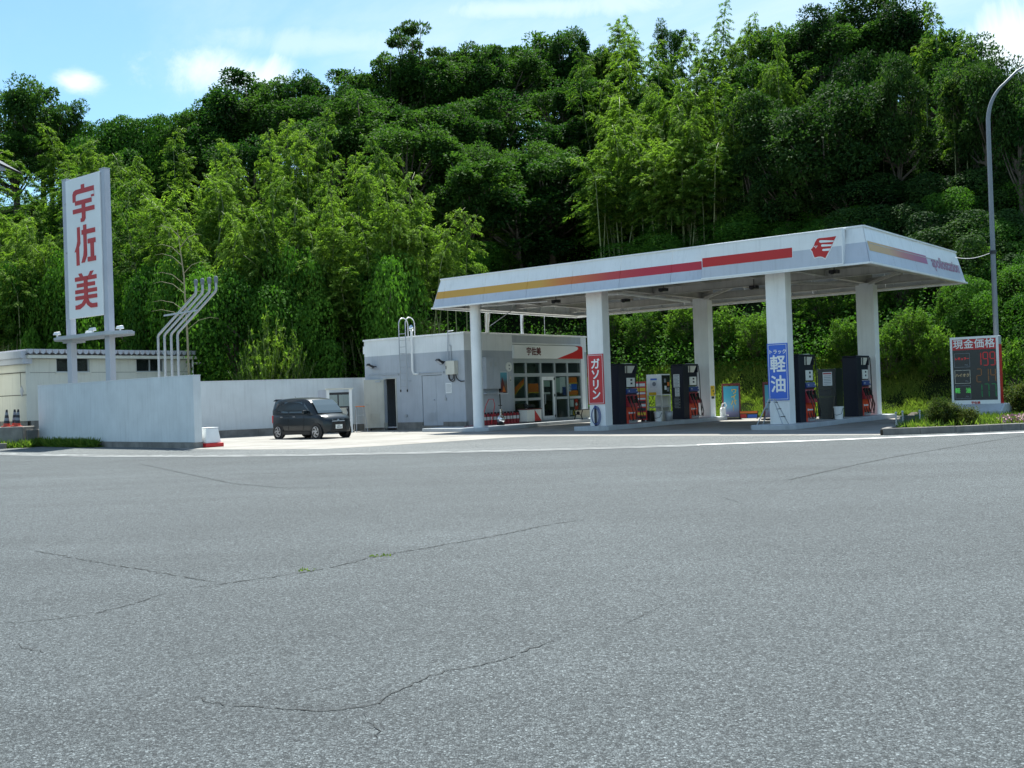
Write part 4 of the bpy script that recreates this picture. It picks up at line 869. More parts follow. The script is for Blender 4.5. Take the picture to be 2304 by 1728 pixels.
('creeper', -12.6, 57.0, 2.47, 5.8, 1.91, 'creeper draped small tree low on the slope above the parked car, third from left'),
('creeper', -11.0, 57.5, 2.62, 7.2, 1.46, 'creeper draped small tree low on the slope above the parked car, fourth from left'),
('creeper', -28.0, 65.5, 2.56, 8.9, 1.66, 'creeper draped small tree low on the slope left of the tower sign'),
('bamboo', 7.1, 70.5, 8.83, 7.6, 1.93, 'feathery yellow green bamboo midway up the slope above the red pillar sign, leftmost'),
('bamboo', 7.4, 70.5, 8.97, 9.9, 2.24, 'feathery yellow green bamboo midway up the slope above the red pillar sign, second from left'),
('bamboo', 8.0, 70.0, 8.97, 10.8, 1.78, 'feathery yellow green bamboo midway up the slope above the red pillar sign, third from left'),
('bamboo', 9.2, 69.0, 9.06, 9.3, 1.91, 'feathery yellow green bamboo midway up the slope above the red pillar sign, fourth from left'),
('bamboo', 9.8, 68.5, 9.06, 9.1, 2.03, 'feathery yellow green bamboo midway up the slope above the red pillar sign, fifth from left'),
('bamboo', 10.3, 68.0, 9.04, 7.7, 1.96, 'feathery yellow green bamboo midway up the slope above the red pillar sign, sixth from left'),
('oak', 8.4, 93.5, 21.44, 9.0, 2.77, 'dark broadleaf tree high on the slope above the red pillar sign, left one'),
('oak', 12.7, 82.5, 17.88, 8.9, 2.09, 'dark broadleaf tree high on the slope above the red pillar sign, right one'),
('oak', 17.8, 74.5, 16.11, 9.0, 2.05, 'dark broadleaf tree high on the slope above the blue pillar sign'),
('oak', 20.8, 79.5, 20.12, 9.0, 2.35, 'dark broadleaf tree on the skyline above the blue pillar sign, left one'),
('oak', 23.1, 82.5, 22.17, 9.0, 2.62, 'dark broadleaf tree on the skyline above the blue pillar sign, right one'),
('oak', 23.1, 75.5, 18.42, 9.1, 2.39, "dark broadleaf tree on the skyline above canopy's right corner"),
('oak', 28.7, 81.0, 21.79, 9.0, 2.57, "dark broadleaf tree on the skyline above canopy's right end, leftmost"),
('oak', 30.0, 77.5, 20.09, 9.0, 2.46, "dark broadleaf tree on the skyline above canopy's right end, second from left"),
('oak', 29.2, 70.0, 16.34, 9.0, 2.07, "dark broadleaf tree on the skyline above canopy's right end, third from left"),
('oak', 26.9, 62.0, 12.04, 8.9, 1.83, 'dark broadleaf tree on the skyline beside the street lamp, left one'),
('oak', 29.0, 65.5, 14.08, 9.0, 1.38, 'dark broadleaf tree on the skyline beside the street lamp, right one'),
('thicket', 23.5, 65.0, 12.95, 2.8, 2.06, "low dark leafy thicket midway up the slope above canopy's right end, leftmost"),
('thicket', 22.5, 61.5, 10.78, 2.6, 1.95, "low dark leafy thicket midway up the slope above canopy's right end, second from left"),
('thicket', 23.5, 60.0, 10.26, 2.8, 1.9, "low dark leafy thicket midway up the slope above canopy's right end, third from left"),
('thicket', 25.8, 64.5, 13.17, 2.6, 2.04, "low dark leafy thicket midway up the slope above canopy's right end, fourth from left"),
('thicket', 28.4, 68.0, 15.27, 2.7, 2.01, "low dark leafy thicket midway up the slope above canopy's right end, fifth from left"),
('thicket', 24.8, 59.0, 10.13, 2.8, 1.87, "low dark leafy thicket midway up the slope above canopy's right end, sixth from left"),
('thicket', 27.6, 63.0, 12.65, 2.7, 2.0, 'low dark leafy thicket midway up the slope beside the street lamp, leftmost'),
('thicket', 26.3, 58.5, 10.16, 2.7, 1.85, 'low dark leafy thicket midway up the slope beside the street lamp, second from left'),
('thicket', 30.6, 67.0, 14.98, 2.7, 1.98, 'low dark leafy thicket midway up the slope beside the street lamp, third from left'),
('thicket', 29.0, 62.0, 12.34, 2.8, 1.97, 'low dark leafy thicket midway up the slope at the far right edge, leftmost'),
('thicket', 27.3, 57.0, 9.56, 2.7, 1.81, 'low dark leafy thicket midway up the slope at the far right edge, second from left'),
('thicket', 29.9, 60.5, 11.71, 2.8, 1.92, 'low dark leafy thicket midway up the slope at the far right edge, third from left'),
('thicket', 20.0, 63.5, 11.14, 2.8, 2.01, "low dark leafy thicket midway up the slope above canopy's right corner, leftmost"),
('thicket', 21.9, 67.5, 13.86, 2.8, 2.14, "low dark leafy thicket midway up the slope above canopy's right corner, second from left"),
('thicket', 20.9, 61.5, 10.31, 2.6, 1.95, "low dark leafy thicket midway up the slope above canopy's right corner, third from left"),
('thicket', 32.9, 67.0, 15.13, 2.7, 1.98, 'low dark leafy thicket high on the slope at the far right edge'),
('oak', 27.3, 55.5, 8.8, 8.9, 1.41, 'dark broadleaf tree on the skyline at the far right edge'),
('dark', 21.9, 66.0, 13.04, 10.0, 1.71, "dense shadowed evergreen tree high on the slope above canopy's right corner"),
('bamboo', -39.2, 79.5, 8.75, 11.0, 2.67, 'feathery yellow green bamboo midway up the slope at the far left edge'),
('bamboo', -34.4, 81.0, 9.95, 11.0, 2.63, 'feathery yellow green bamboo high on the slope left of the tower sign'),
('bamboo', -28.2, 76.0, 7.96, 11.0, 2.37, 'feathery yellow green bamboo midway up the slope behind the tower sign'),
('vine', 28.3, 56.5, 9.48, 2.7, 1.9, 'bright vine smothered mound midway up the slope at the far right edge'),
('bamboo', -20.8, 62.0, 2.78, 8.0, 1.72, 'feathery yellow green bamboo low on the slope left of the vent pipes, leftmost'),
('bamboo', -19.0, 60.5, 2.79, 9.5, 1.73, 'feathery yellow green bamboo low on the slope left of the vent pipes, second from left'),
('bamboo', -18.5, 60.0, 2.71, 6.0, 1.54, 'feathery yellow green bamboo low on the slope left of the vent pipes, third from left'),
('bamboo', -12.8, 57.5, 2.74, 9.9, 1.93, 'feathery yellow green bamboo low on the slope above the parked car, left one'),
('bamboo', -10.8, 58.0, 2.87, 9.5, 1.63, 'feathery yellow green bamboo low on the slope above the parked car, right one'),
('creeper', -2.8, 73.0, 9.7, 2.7, 2.42, "creeper draped small tree low on the slope above the canopy's left end, left one"),
('creeper', -2.5, 77.5, 12.2, 2.8, 2.51, "creeper draped small tree low on the slope above the canopy's left end, right one"),
('vine', 24.0, 57.0, 8.84, 2.7, 1.57, "bright vine smothered mound low on the slope above canopy's right end"),
('vine', 21.5, 48.5, 3.44, 2.7, 1.39, 'bright vine smothered mound low on the slope beside the street lamp, left one'),
('vine', 24.4, 53.5, 7.11, 2.7, 1.76, 'bright vine smothered mound low on the slope beside the street lamp, right one'),
('creeper', -17.6, 59.0, 2.59, 7.3, 1.73, 'creeper draped small tree low on the slope above the vent pipes'),
('bamboo', -10.2, 58.0, 2.83, 6.8, 1.48, 'feathery yellow green bamboo low on the slope between car and kiosk, left one'),
('bamboo', -8.8, 58.0, 2.75, 5.5, 1.77, 'feathery yellow green bamboo low on the slope between car and kiosk, right one'),
('vine', 24.4, 49.0, 4.75, 2.7, 1.35, 'bright vine smothered mound low on the slope at the far right edge, left one'),
('vine', 23.6, 46.5, 3.16, 2.8, 1.28, 'bright vine smothered mound low on the slope at the far right edge, right one'),
('creeper', -10.3, 56.5, 1.95, 5.4, 1.73, 'creeper draped small tree low on the slope between car and kiosk'),
]
for i, (k, x, y, z, h, r, lab) in enumerate(TREES):
    if k in ('bamboo',): r = max(r, 1.5) * 1.18; i = i * 7 + int(x * 3)
    if k in ('oak', 'dark'): r *= 1.36
    if k == 'pine': r *= 1.35
    if k in ('vine', 'creeper', 'thicket'): r *= 1.15
    plant(k, x, y, z, h, r, lab, i)

# undergrowth between the trunks, too dense to count
rg = np.random.default_rng(99); n = 260000
ux = rg.uniform(-66, 80, n); uy = np.interp(ux, FX, FY) + rg.uniform(0, 1, n) ** 1.3 * 62
uy[:90000] = np.interp(ux[:90000], FX, FY) + rg.uniform(.3, 9, 90000)
uy = np.where((ux > 7) & (uy < np.interp(ux, FX, FY) + 4.2), uy + 4.2, uy)
uz = hz(ux, uy); P = np.stack([ux, uy, uz + rg.uniform(0, 1, n) ** 2 * 1.3], 1)
sz = rg.uniform(.11, .25, n); V, F, tn = leaf_cloud(P, rdir(rg, n, .3), nrm(np.array([0, -.3, 1.0]) + rdir(rg, n) * .6), sz, sz * .6, rg, tone_of(rg, n, 0, .55))
o = lk(D.objects.new('undergrowth', qmesh('undergrowth', V, F, LM['vine'], tn))); tag(o, 'leafy undergrowth covering the slope under the trees', 'undergrowth'); o['kind'] = 'stuff'
# grass bank behind the forecourt and grass in the planter
def blades(name, P, hgt, label, mat='grass', lo=.1, hi=.9):
    rg = np.random.default_rng(len(P)); n = len(P); d = rdir(rg, n, 1.6); ln = rg.uniform(.5, 1.1, n) * hgt
    V, F, tn = leaf_cloud(P, d, rdir(rg, n), ln, ln * .12 + .014, rg, tone_of(rg, n, lo, hi), .1, .35)
    o = lk(D.objects.new(name, qmesh(name, V, F, LM[mat], tn))); tag(o, label, 'grass'); o['kind'] = 'stuff'; return o
n = 120000; bu = rg.uniform(-1, 19, n); bv = 12.6 + rg.uniform(0, 1, n) ** 1.2 * 5
px = ORG.x + E1.x * bu + E2.x * bv; py = ORG.y + E1.y * bu + E2.y * bv
blades('grass_bank', np.stack([px, py, np.maximum(hz(px, py), 0)], 1), .27, 'sunlit tall grass on the bank behind the canopy')

# ---------------------------------------------------------------- fuel canopy
CL, CW, CZ, CH, CI = 18.479, 10.486, 5.226, 1.156, .269
can = thing('fuel_canopy', 'large white fuel canopy with orange to red stripe on square pillars', 'canopy', (9, 5, 0))
U = Vector((1, 0, 0)); W_ = Vector((0, 1, 0)); Z = Vector((0, 0, 1))
stripe = ramp_paint('stripe_print', 0, [(-9.0, (.62, .33, .05)), (-3.4, (.62, .33, .05)), (-2.4, (.62, .20, .04)), (-.2, (.52, .06, .05)), (1.4, (.52, .028, .045)), (3.7, (.52, .025, .04))])
def fas(side, f, h):
    """point on the sloping fascia: f metres along, h 0..1 up"""
    i = CI * h; z = CZ + CH * h
    if side == 'front': return Vector((f, i, z))
    if side == 'back': return Vector((f, CW - i, z))
    if side == 'right': return Vector((CL - i, f, z))
    return Vector((i, f, z))
def fascia(side, a, b, name='fascia_panel', striped=True, rng=None):
    lo, hi = (.30, .56); mb = MB(); n = {'front': Vector((0, -1, 0)), 'back': Vector((0, 1, 0)), 'right': Vector((1, 0, 0)), 'left': Vector((-1, 0, 0))}[side]
    L_ = CL if side in ('front', 'back') else CW
    def cl(x, h):
        if x <= 0: return CI * h
        if x >= L_: return L_ - CI * h
        return x
    ga = a + (.006 if a > 0 else 0); gb = b - (.006 if b < L_ else 0)
    def strip(h0, h1, mi, k=0.0):
        q = [fas(side, cl(ga, h0), h0), fas(side, cl(gb, h0), h0), fas(side, cl(gb, h1), h1), fas(side, cl(ga, h1), h1)]
        back = [p - n * .03 for p in q]; q = [p + n * k for p in q]
        if side in ('front', 'right'): mb.hexa([q[0], q[1], back[1], back[0], q[3], q[2], back[2], back[3]], mi)
        else: mb.hexa([q[1], q[0], back[0], back[1], q[2], q[3], back[3], back[2]], mi)
    if striped: strip(0, lo, 1); strip(lo, hi, 2); strip(hi, 1, 0)
    else: strip(0, hi if side == 'right' or side == 'front' else .01, 1); strip(hi if side == 'right' or side == 'front' else .01, 1, 0)
    return mb.build(name, [M['panel_white'], M['panel_grey'], stripe], can)
seams = [0, .56, 2.76, 4.95, 7.1, 9.25, 11.4, 12.7]
for a, b in zip(seams[:-1], seams[1:]): fascia('front', a, b)
fascia('front', 12.7, CL, striped=False)
end_stripe = ramp_paint('end_stripe_print', 1, [(-4.8, (.55, .33, .10)), (-2.9, (.55, .30, .10)), (-1.4, (.45, .12, .10)), (0.2, (.36, .06, .14)), (1.2, (.36, .07, .2))])
seR = [0, 2.4, 4.7, 7.1, CW]
for a, b in zip(seR[:-1], seR[1:]): fascia('right', a, b, striped=False)
for a, b in ((0, 3.5), (3.5, 7), (7, CW)): fascia('left', a, b, striped=False)
for k in range(6): fascia('back', CL * k / 6, CL * (k + 1) / 6, striped=False)
# printed stripe and name on the end face, 4 mm proud of it
mb = MB()
def onR(f, h, k=.006): return fas('right', f, h) + Vector((k, 0, 0))
mb.face([onR(.27, .33), onR(6.1, .33), onR(6.1, .60), onR(.27, .60)]); mb.build('end_stripe', end_stripe, can)
mb = MB(); tilt = (fas('right', 5, 1) - fas('right', 5, 0)).normalized()
mb.text('apollostation', .62, onR(8.30, .44, .0), (0, 1, 0), tilt, .012, .008, sx=1.06)
M['faded_magenta'] = paint('faded_magenta', (.42, .16, .26), .5)
mb.build('lettering', M['faded_magenta'], can)
# bottom lip and top coping
mb = MB()
for a, b in (((-.02, -.02), (CL + .02, -.02)), ((CL + .02, -.02), (CL + .02, CW + .02)), ((CL + .02, CW + .02), (-.02, CW + .02)), ((-.02, CW + .02), (-.02, -.02))):
    mb.obox((*a, CZ - .03), (*b, CZ - .03), .10, .06)
mb.build('bottom_lip', M['white'], can)
mb = MB()
for a, b in (((CI, CI), (CL - CI, CI)), ((CL - CI, CI), (CL - CI, CW - CI)), ((CL - CI, CW - CI), (CI, CW - CI)), ((CI, CW - CI), (CI, CI))):
    mb.obox((*a, CZ + CH + .02), (*b, CZ + CH + .02), .09, .05)
mb.build('top_coping', M['white_clean'], can)
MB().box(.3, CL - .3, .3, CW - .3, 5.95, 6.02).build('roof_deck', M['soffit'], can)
# corrugations of the deck seen from below
mb = MB()
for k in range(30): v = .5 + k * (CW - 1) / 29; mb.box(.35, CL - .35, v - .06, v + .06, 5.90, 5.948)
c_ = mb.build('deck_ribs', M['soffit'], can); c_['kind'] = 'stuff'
def ibeam(a, b, w, h, name='roof_beam'):
    a = Vector(a); b = Vector(b); mb = MB(); mb.obox(a + Z * (h / 2 - .01), b + Z * (h / 2 - .01), w, .02); mb.obox(a - Z * (h / 2 - .01), b - Z * (h / 2 - .01), w, .02); mb.obox(a, b, .012, h - .044)
    return mb.build(name, M['soffit'], can)
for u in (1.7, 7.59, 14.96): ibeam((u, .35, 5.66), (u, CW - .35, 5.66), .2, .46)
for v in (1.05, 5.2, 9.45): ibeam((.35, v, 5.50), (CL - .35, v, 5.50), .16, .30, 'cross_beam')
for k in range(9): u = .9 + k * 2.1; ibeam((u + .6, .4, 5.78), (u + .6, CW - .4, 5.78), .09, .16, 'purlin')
for u, v, du, dv in ((7.59, 1.05, 3, 2.6), (7.59, 9.45, 3, -2.6), (14.96, 1.05, 2.6, 2.6), (14.96, 9.45, 2.6, -2.6), (7.59, 1.05, -3, 2.6), (14.96, 1.05, -3, 2.6), (14.96, 9.45, -3, -2.6)):
    MB().obox((u, v, 5.4), (u + du, v + dv, 5.62), .1, .1).build('wind_brace', M['soffit'], can)
# ribs behind the fascia and lower rail
for k in range(17):
    u = .6 + k * 1.08
    MB().obox((u, CW - .10, CZ + .05), (u, CW - .36, 5.93), .05, .07).build('fascia_rib', M['white'], can)
for k in range(9):
    v = .9 + k * 1.08
    MB().obox((.10, v, CZ + .05), (.36, v, 5.93), .07, .05).build('fascia_rib', M['white'], can); MB().obox((CL - .10, v, CZ + .05), (CL - .36, v, 5.93), .07, .05).build('fascia_rib', M['white'], can)
mb = MB(); mb.box(.05, CL - .05, CW - .42, CW - .06, CZ + .002, CZ + .03); mb.box(.06, .42, .4, CW - .43, CZ + .002, CZ + .03); mb.box(CL - .42, CL - .06, .4, CW - .43, CZ + .002, CZ + .03); mb.box(.05, CL - .05, .05, .40, CZ + .002, CZ + .03)
mb.build('soffit_rail', M['soffit'], can)
# drain pipes hung under the deck
MB().tube([(5.6, 3.2, 5.42), (7.2, 3.2, 5.36), (7.3, 3.3, 5.36), (7.3, 8.8, 5.30)], .05, 8).build('drain_pipe', M['white'], can, smooth=True)
MB().tube([(1.0, 2.0, 5.3), (4.5, 2.0, 5.22)], .03, 6).build('drain_pipe', M['white'], can)
for u, v in ((9.6, 2.6), (12.2, 5.0), (6.2, 5.3), (16.4, 2.4), (4.3, 2.9)):
    mb = MB(); mb.box(u - .14, u + .14, v - .14, v + .14, 5.22, 5.34); mb.tube([(u, v, 5.34), (u, v, 5.6)], .015, 6); mb.box(u - .05, u + .05, v - .22, v - .15, 5.18, 5.28)
    mb.build('ceiling_lamp', M['dark'], can)
# pillars
for u in (7.228, 7.228 + 7.371):
    for v in (.81, 9.2):
        mb = MB(); mb.box(u, u + .716, v, v + .479, .15, 5.44); mb.build('pillar', M['white'], can, bevel=.012)
MB().lathe([(.245, .15), (.225, .19), (.225, 5.44)], (1.72, .72, 0), 28).build('round_pillar', M['white'], can, smooth=True)
# stays between canopy and kiosk roof
for q, w in (((-.35, 3.9, 4.2), .09), ((-.5, 6.6, 4.2), .10)): MB().box(q[0], q[0] + w, q[1], q[1] + w, 4.2, 5.5).build('roof_stay', M['steel'], can)
mb = MB(); mb.tube([(-.28, 3.97, 4.55), (.5, 3.2, 5.3)], .02, 6); mb.tube([(-.28, 3.97, 4.55), (.5, 4.8, 5.3)], .02, 6); mb.build('stay_brace', M['steel'], can)
MB().tube([(-.2, 8.1, 4.2), (-.2, 8.1, 5.4)], .016, 6).build('conduit', M['steel'], can)
for k in (.0, .12, .22): MB().tube([(-.1, 3.55 + k, 4.2), (-.1, 3.55 + k, 5.1), (.0, 3.5 + k, 5.25), (.5, 3.2 + k, 5.3)], .022, 6).build('conduit', M['cream'], can)
# upright sign board with the emblem, hung in front of the sloping fascia
sb = thing('canopy_sign_board', 'flat board with red bar and red winged head emblem on canopy front', 'sign', (15.2, -.06, 5.25))
b0, b1, z0, z1 = 12.70, 17.64, 5.262, 6.33; vf = -.075
mb = MB(); zm = 5.81
mb.box(b0, b1, vf, -.005, z0, zm, 1); mb.box(b0, b1, vf, -.005, zm, z1, 0); mb.build('board', [M['panel_white'], M['panel_grey']], sb)
mb = MB(); mb.box(b0 - .03, b1 + .03, vf - .02, .0, z0 - .045, z0 - .002); mb.box(b0 - .03, b1 + .03, vf - .02, .24, z1 + .002, z1 + .035); mb.box(b1 + .002, b1 + .03, vf - .02, .15, z0, z1); mb.build('board_frame', M['white_clean'], sb)
MB().box(b0 + .03, 15.99, vf - .008, vf - .001, 5.62, 5.935).build('red_bar', M['logo_red'], sb)
MB().box(15.992, 16.01, vf - .007, vf - .001, 5.60, 5.95).build('white_edge', M['white_clean'], sb)
# emblem: head in profile with three wing slots, white outline behind
head = [(0, 135), (38, 171), (50, 194), (70, 242), (100, 284), (130, 295), (240, 292), (330, 292), (400, 296), (370, 242), (285, 87), (260, 50), (220, -20), (180, 4), (150, 15), (110, 17), (55, 9), (35, 56), (25, 102)]
outl = [(-16, 134), (28, 176), (38, 198), (58, 248), (92, 296), (128, 308), (240, 305), (330, 305), (424, 310), (384, 240), (298, 82), (274, 44), (222, -42), (176, -10), (148, 1), (110, 3), (46, -6), (22, 54), (12, 98)]
def emb(pts): return [((x - 190) * .00213, (y - 138) * .0021) for x, y in pts]
ec = Vector((17.03, vf, 5.80))
MB().prism(emb(outl), ec - W_ * .001, U, Z, -W_, .006).build('emblem_outline', M['white_clean'], sb)
MB().prism(emb(head), ec - W_ * .008, U, Z, -W_, .006).build('emblem_head', M['logo_red'], sb)
for p in ([(135, 246), (142, 258), (158, 262), (362, 234), (352, 214), (158, 222), (140, 230)], [(162, 178), (168, 190), (184, 195), (332, 178), (318, 154), (182, 160), (166, 166)], [(178, 108), (184, 120), (196, 125), (302, 122), (284, 88), (200, 92), (184, 98)]):
    MB().prism(emb(p), ec - W_ * .0145, U, Z, -W_, .006).build('emblem_slot', M['white_clean'], sb)
MB().prism(emb([(48, 186), (112, 183), (80, 148)]), ec - W_ * .0145, U, Z, -W_, .006).build('emblem_eye', M['white_clean'], sb)
MB().prism(emb([(66, 178), (96, 177), (81, 161)]), ec - W_ * .021, U, Z, -W_, .004).build('emblem_pupil', M['logo_red'], sb)

# ---------------------------------------------------------------- kiosk
ko = thing('kiosk', 'low white and grey petrol station kiosk with glazed shopfront', 'kiosk', (-3, 6, 0))
U0, U1, V0, V1 = -6.42, -.16, 2.1, 11.5; GV0, GV1 = 5.48, 11.02
def wallbox(name, *a, mats=('kiosk_grey', 'kiosk_white'), split=3.48):
    x0, x1, y0, y1, z0, z1 = a; mb = MB()
    if z0 < split < z1: mb.box(x0, x1, y0, y1, z0, split, 0); mb.box(x0, x1, y0, y1, split, z1, 1)
    else: mb.box(x0, x1, y0, y1, z0, z1, 0 if z1 <= split else 1)
    return mb.build(name, [M[mats[0]], M[mats[1]]], ko)
T = .18
# front wall with two door openings
wallbox('front_wall', U0, -5.18, V0, V0 + T, .36, 4.2); wallbox('front_wall', -4.42, -2.76, V0, V0 + T, .36, 4.2); wallbox('front_wall', -1.52, U1 - T, V0, V0 + T, .36, 4.2)
wallbox('front_wall', -5.18, -4.42, V0, V0 + T, 2.38, 4.2); wallbox('front_wall', -2.76, -1.52, V0, V0 + T, 2.46, 4.2)
for a, b in ((U0, -5.19), (-4.41, -2.78), (-1.50, U1)): MB().box(a, b, V0 - .025, V0 + T, 0, .357).build('plinth', M['concrete'], ko)
wallbox('back_wall', U0, U1, V1 - T, V1, 0, 4.2); wallbox('side_wall', U0, U0 + T, V0 + T, V1 - T, 0, 4.2)
wallbox('shop_wall', U1 - T, U1, V0, GV0, .15, 4.2); MB().box(U1 - .25, U1, GV1, V1 - T, .15, 4.2).build('corner_pier', M['kiosk_white'], ko)
MB().box(U1 - T, U1, GV0 + .001, GV1 - .001, 3.80, 4.2).build('shop_lintel', M['kiosk_grey'], ko)
MB().box(U1 - T, U1 + .03, GV0 + .001, GV1 - .001, 3.79, 3.86).build('lintel_trim', M['white'], ko)
MB().box(U0 - .04, U1 + .04, V0 - .05, V1 + .04, 4.203, 4.28).build('parapet_coping', M['white'], ko, bevel=.01)
MB().box(U0 + .1, U1 - .1, V0 + .1, V1 - .1, 4.02, 4.10).build('roof', M['concrete'], ko)
MB().box(U0 - .14, U0 - .002, V0 + .05, V0 + .35, 3.62, 3.98).build('gutter_box', M['white'], ko)
MB().box(U0 + T, U1 - T, V0 + T, V1 - T, .1, .16).build('inside_floor', M['kiosk_grey'], ko)
MB().box(-3.4, -3.28, V0 + T, V1 - T, .17, 3.9).build('inside_wall', M['pale_green'], ko)
# open store door, hinged at the left of its opening, swung right out
dr = MB(); h0 = Vector((-5.2, 2.08, 0)); hd = Vector((-.86, -.52, 0)).normalized(); hn = Vector((hd.y, -hd.x, 0))
q = [h0, h0 + hd * .93, h0 + hd * .93 + hn * .05, h0 + hn * .05]
d_ = dr.hexa([p + Z * .13 for p in q] + [p + Z * 2.38 for p in q]).build('open_door', M['door'], ko)
fn = -hn if hn.dot(Vector((0, -1, 0))) < 0 else hn
fo = h0 + (hn * .052 if hn.y < 0 else -hn * .004)
fn = Vector((hd.y, -hd.x, 0)); fn = fn if fn.y < 0 else -fn
for k in range(7): z = .36 + k * .07; c = fo + fn * .004; MB().obox(c + hd * .22 + Z * z, c + hd * .74 + Z * z, .03, .035).build('louvre', M['door'], d_)
mb = MB(); mb.obox(fo + hd * .84 + fn * .04 + Z * 1.22, fo + hd * .74 + fn * .05 + Z * 1.22, .02, .02); mb.obox(fo + hd * .84 + Z * 1.22, fo + hd * .84 + fn * .05 + Z * 1.22, .03, .03); mb.build('handle', M['steel'], d_)
mb = MB(); mb.obox(fo + hd * .12 + fn * .03 + Z * 2.27, fo + hd * .38 + fn * .03 + Z * 2.27, .06, .06); mb.obox(fo + hd * .3 + fn * .03 + Z * 2.3, Vector((-4.8, 2.05, 2.42)), .02, .02); mb.build('door_closer', M['steel'], d_)
MB().ball(fo + hd * .62 + fn * .12 + Z * .06, .06, 8).build('door_stop', M['dark'], d_)
mb = MB(); mb.box(-5.22, -5.183, V0 - .01, V0 + T, .1, 2.38); mb.box(-4.417, -4.36, V0 - .03, V0 + T, .1, 2.43); mb.box(-5.22, -4.36, V0 - .02, V0 + T, 2.384, 2.43); mb.build('door_frame', M['door'], ko)
MB().box(-5.1, -4.5, V0 + .9, V0 + 1.5, .17, 1.6).build('store_shelf', M['dark'], ko)
MB().box(-5.2, -3.4, V0 + 1.9, V0 + 1.95, .17, 3.9).build('inside_wall', M['kiosk_grey'], ko)
# closed double door
cd = MB(); cd.box(-2.74, -1.92, V0 + .03, V0 + .08, .20, 2.44); c_d = cd.build('closed_door', M['kiosk_grey'], ko)
MB().box(-1.91, -1.54, V0 + .03, V0 + .08, .20, 2.44).build('closed_door', M['kiosk_grey'], ko)
MB().box(-2.8, -1.48, V0 - .03, V0 + .12, 0, .195).build('door_step', M['concrete'], ko)
for k in range(6): z = .44 + k * .065; MB().obox((-2.5, V0 + .022, z), (-1.97, V0 + .022, z), .03, .03).build('louvre', M['kiosk_grey'], c_d)
mb = MB(); mb.ball((-2.0, V0 - .02, 1.35), .035, 8); mb.tube([(-2.0, V0 + .03, 1.35), (-2.0, V0 - .02, 1.35)], .015, 6); mb.build('knob', M['chrome'], c_d)
mb = MB(); mb.tube([(-2.86, V0 - .04, 2.56), (-1.4, V0 - .04, 2.56)], .018, 6); mb.box(-2.9, -2.84, V0 - .06, V0, 2.52, 2.6); mb.box(-1.42, -1.36, V0 - .06, V0, 2.52, 2.6); mb.build('door_rail', M['steel'], ko)
mb = MB(); mb.tube([(-5.3, V0 - .03, 2.56), (-4.2, V0 - .03, 2.56)], .016, 6); mb.box(-4.22, -4.16, V0 - .06, V0, 2.52, 2.6); mb.build('door_rail', M['steel'], ko)
# roof ladder with hooped tops
mb = MB()
for u in (-3.86, -3.44):
    pts = [(u, V0 - .24, 1.85), (u, V0 - .24, 4.85)] + [(u, V0 - .24 + .3 * (1 - math.cos(a)), 4.85 + .3 * math.sin(a)) for a in np.linspace(.3, math.pi, 7)] + [(u, V0 + .36, 4.25)]
    mb.tube(pts, .024, 8)
la = mb.build('roof_ladder', M['steel'], ko, smooth=True)
for k in range(9): z = 2.0 + k * .30; MB().tube([(-3.86, V0 - .24, z), (-3.44, V0 - .24, z)], .014, 6).build('rung', M['steel'], la)
for k in range(4): z = 2.25 + k * .62; mb = MB(); [mb.obox((u, V0 - .24, z), (u, V0, z), .03, .012) for u in (-3.86, -3.44)]; mb.build('bracket', M['steel'], la)
mb = MB(); [mb.lathe([(.03, 1.75), (.034, 1.86)], (u, V0 - .24, 0), 8) for u in (-3.86, -3.44)]; mb.build('ladder_foot', M['black'], la)
# vent stack beside the ladder
mb = MB(); mb.tube([(-3.02, V0 + .05, 2.54), (-3.14, V0 - .10, 2.56), (-3.18, V0 - .13, 2.70), (-3.18, V0 - .13, 4.55)], .055, 10); mb.build('vent_stack', M['white'], ko, smooth=True)
mb = MB(); mb.lathe([(.04, 4.5), (.10, 4.52), (.12, 4.62), (.10, 4.70), (.02, 4.78)], (-3.18, V0 - .13, 0), 12); mb.build('vent_cowl', M['chrome'], ko, smooth=True)
# floodlights
def flood(u, z):
    """floodlight on a short arm, face tipped down and outwards"""
    mb = MB(); a = Vector((u, V0 - .30, z)); dn = Vector((-.25, -.55, -.80)).normalized(); ux = Vector((.85, -.45, 0)).normalized(); uy = dn.cross(ux)
    q = [a + ux * x * .19 + uy * y * .15 for x, y in ((-1, -1), (1, -1), (1, 1), (-1, 1))]
    f = mb.hexa([p + dn * .03 for p in q] + [p - dn * .06 for p in q]).build('floodlight', M['dark'], ko)
    MB().obox(a - dn * .06, Vector((u + .12, V0, z - .02)), .04, .04).build('bracket', M['dark'], f)
    g_ = [a + ux * x * .16 + uy * y * .12 + dn * .033 for x, y in ((-1, -1), (1, -1), (1, 1), (-1, 1))]; mb = MB(); mb.face(g_); mb.build('lamp_glass', M['lens'], f)
flood(-5.75, 3.0); flood(-1.36, 3.02)
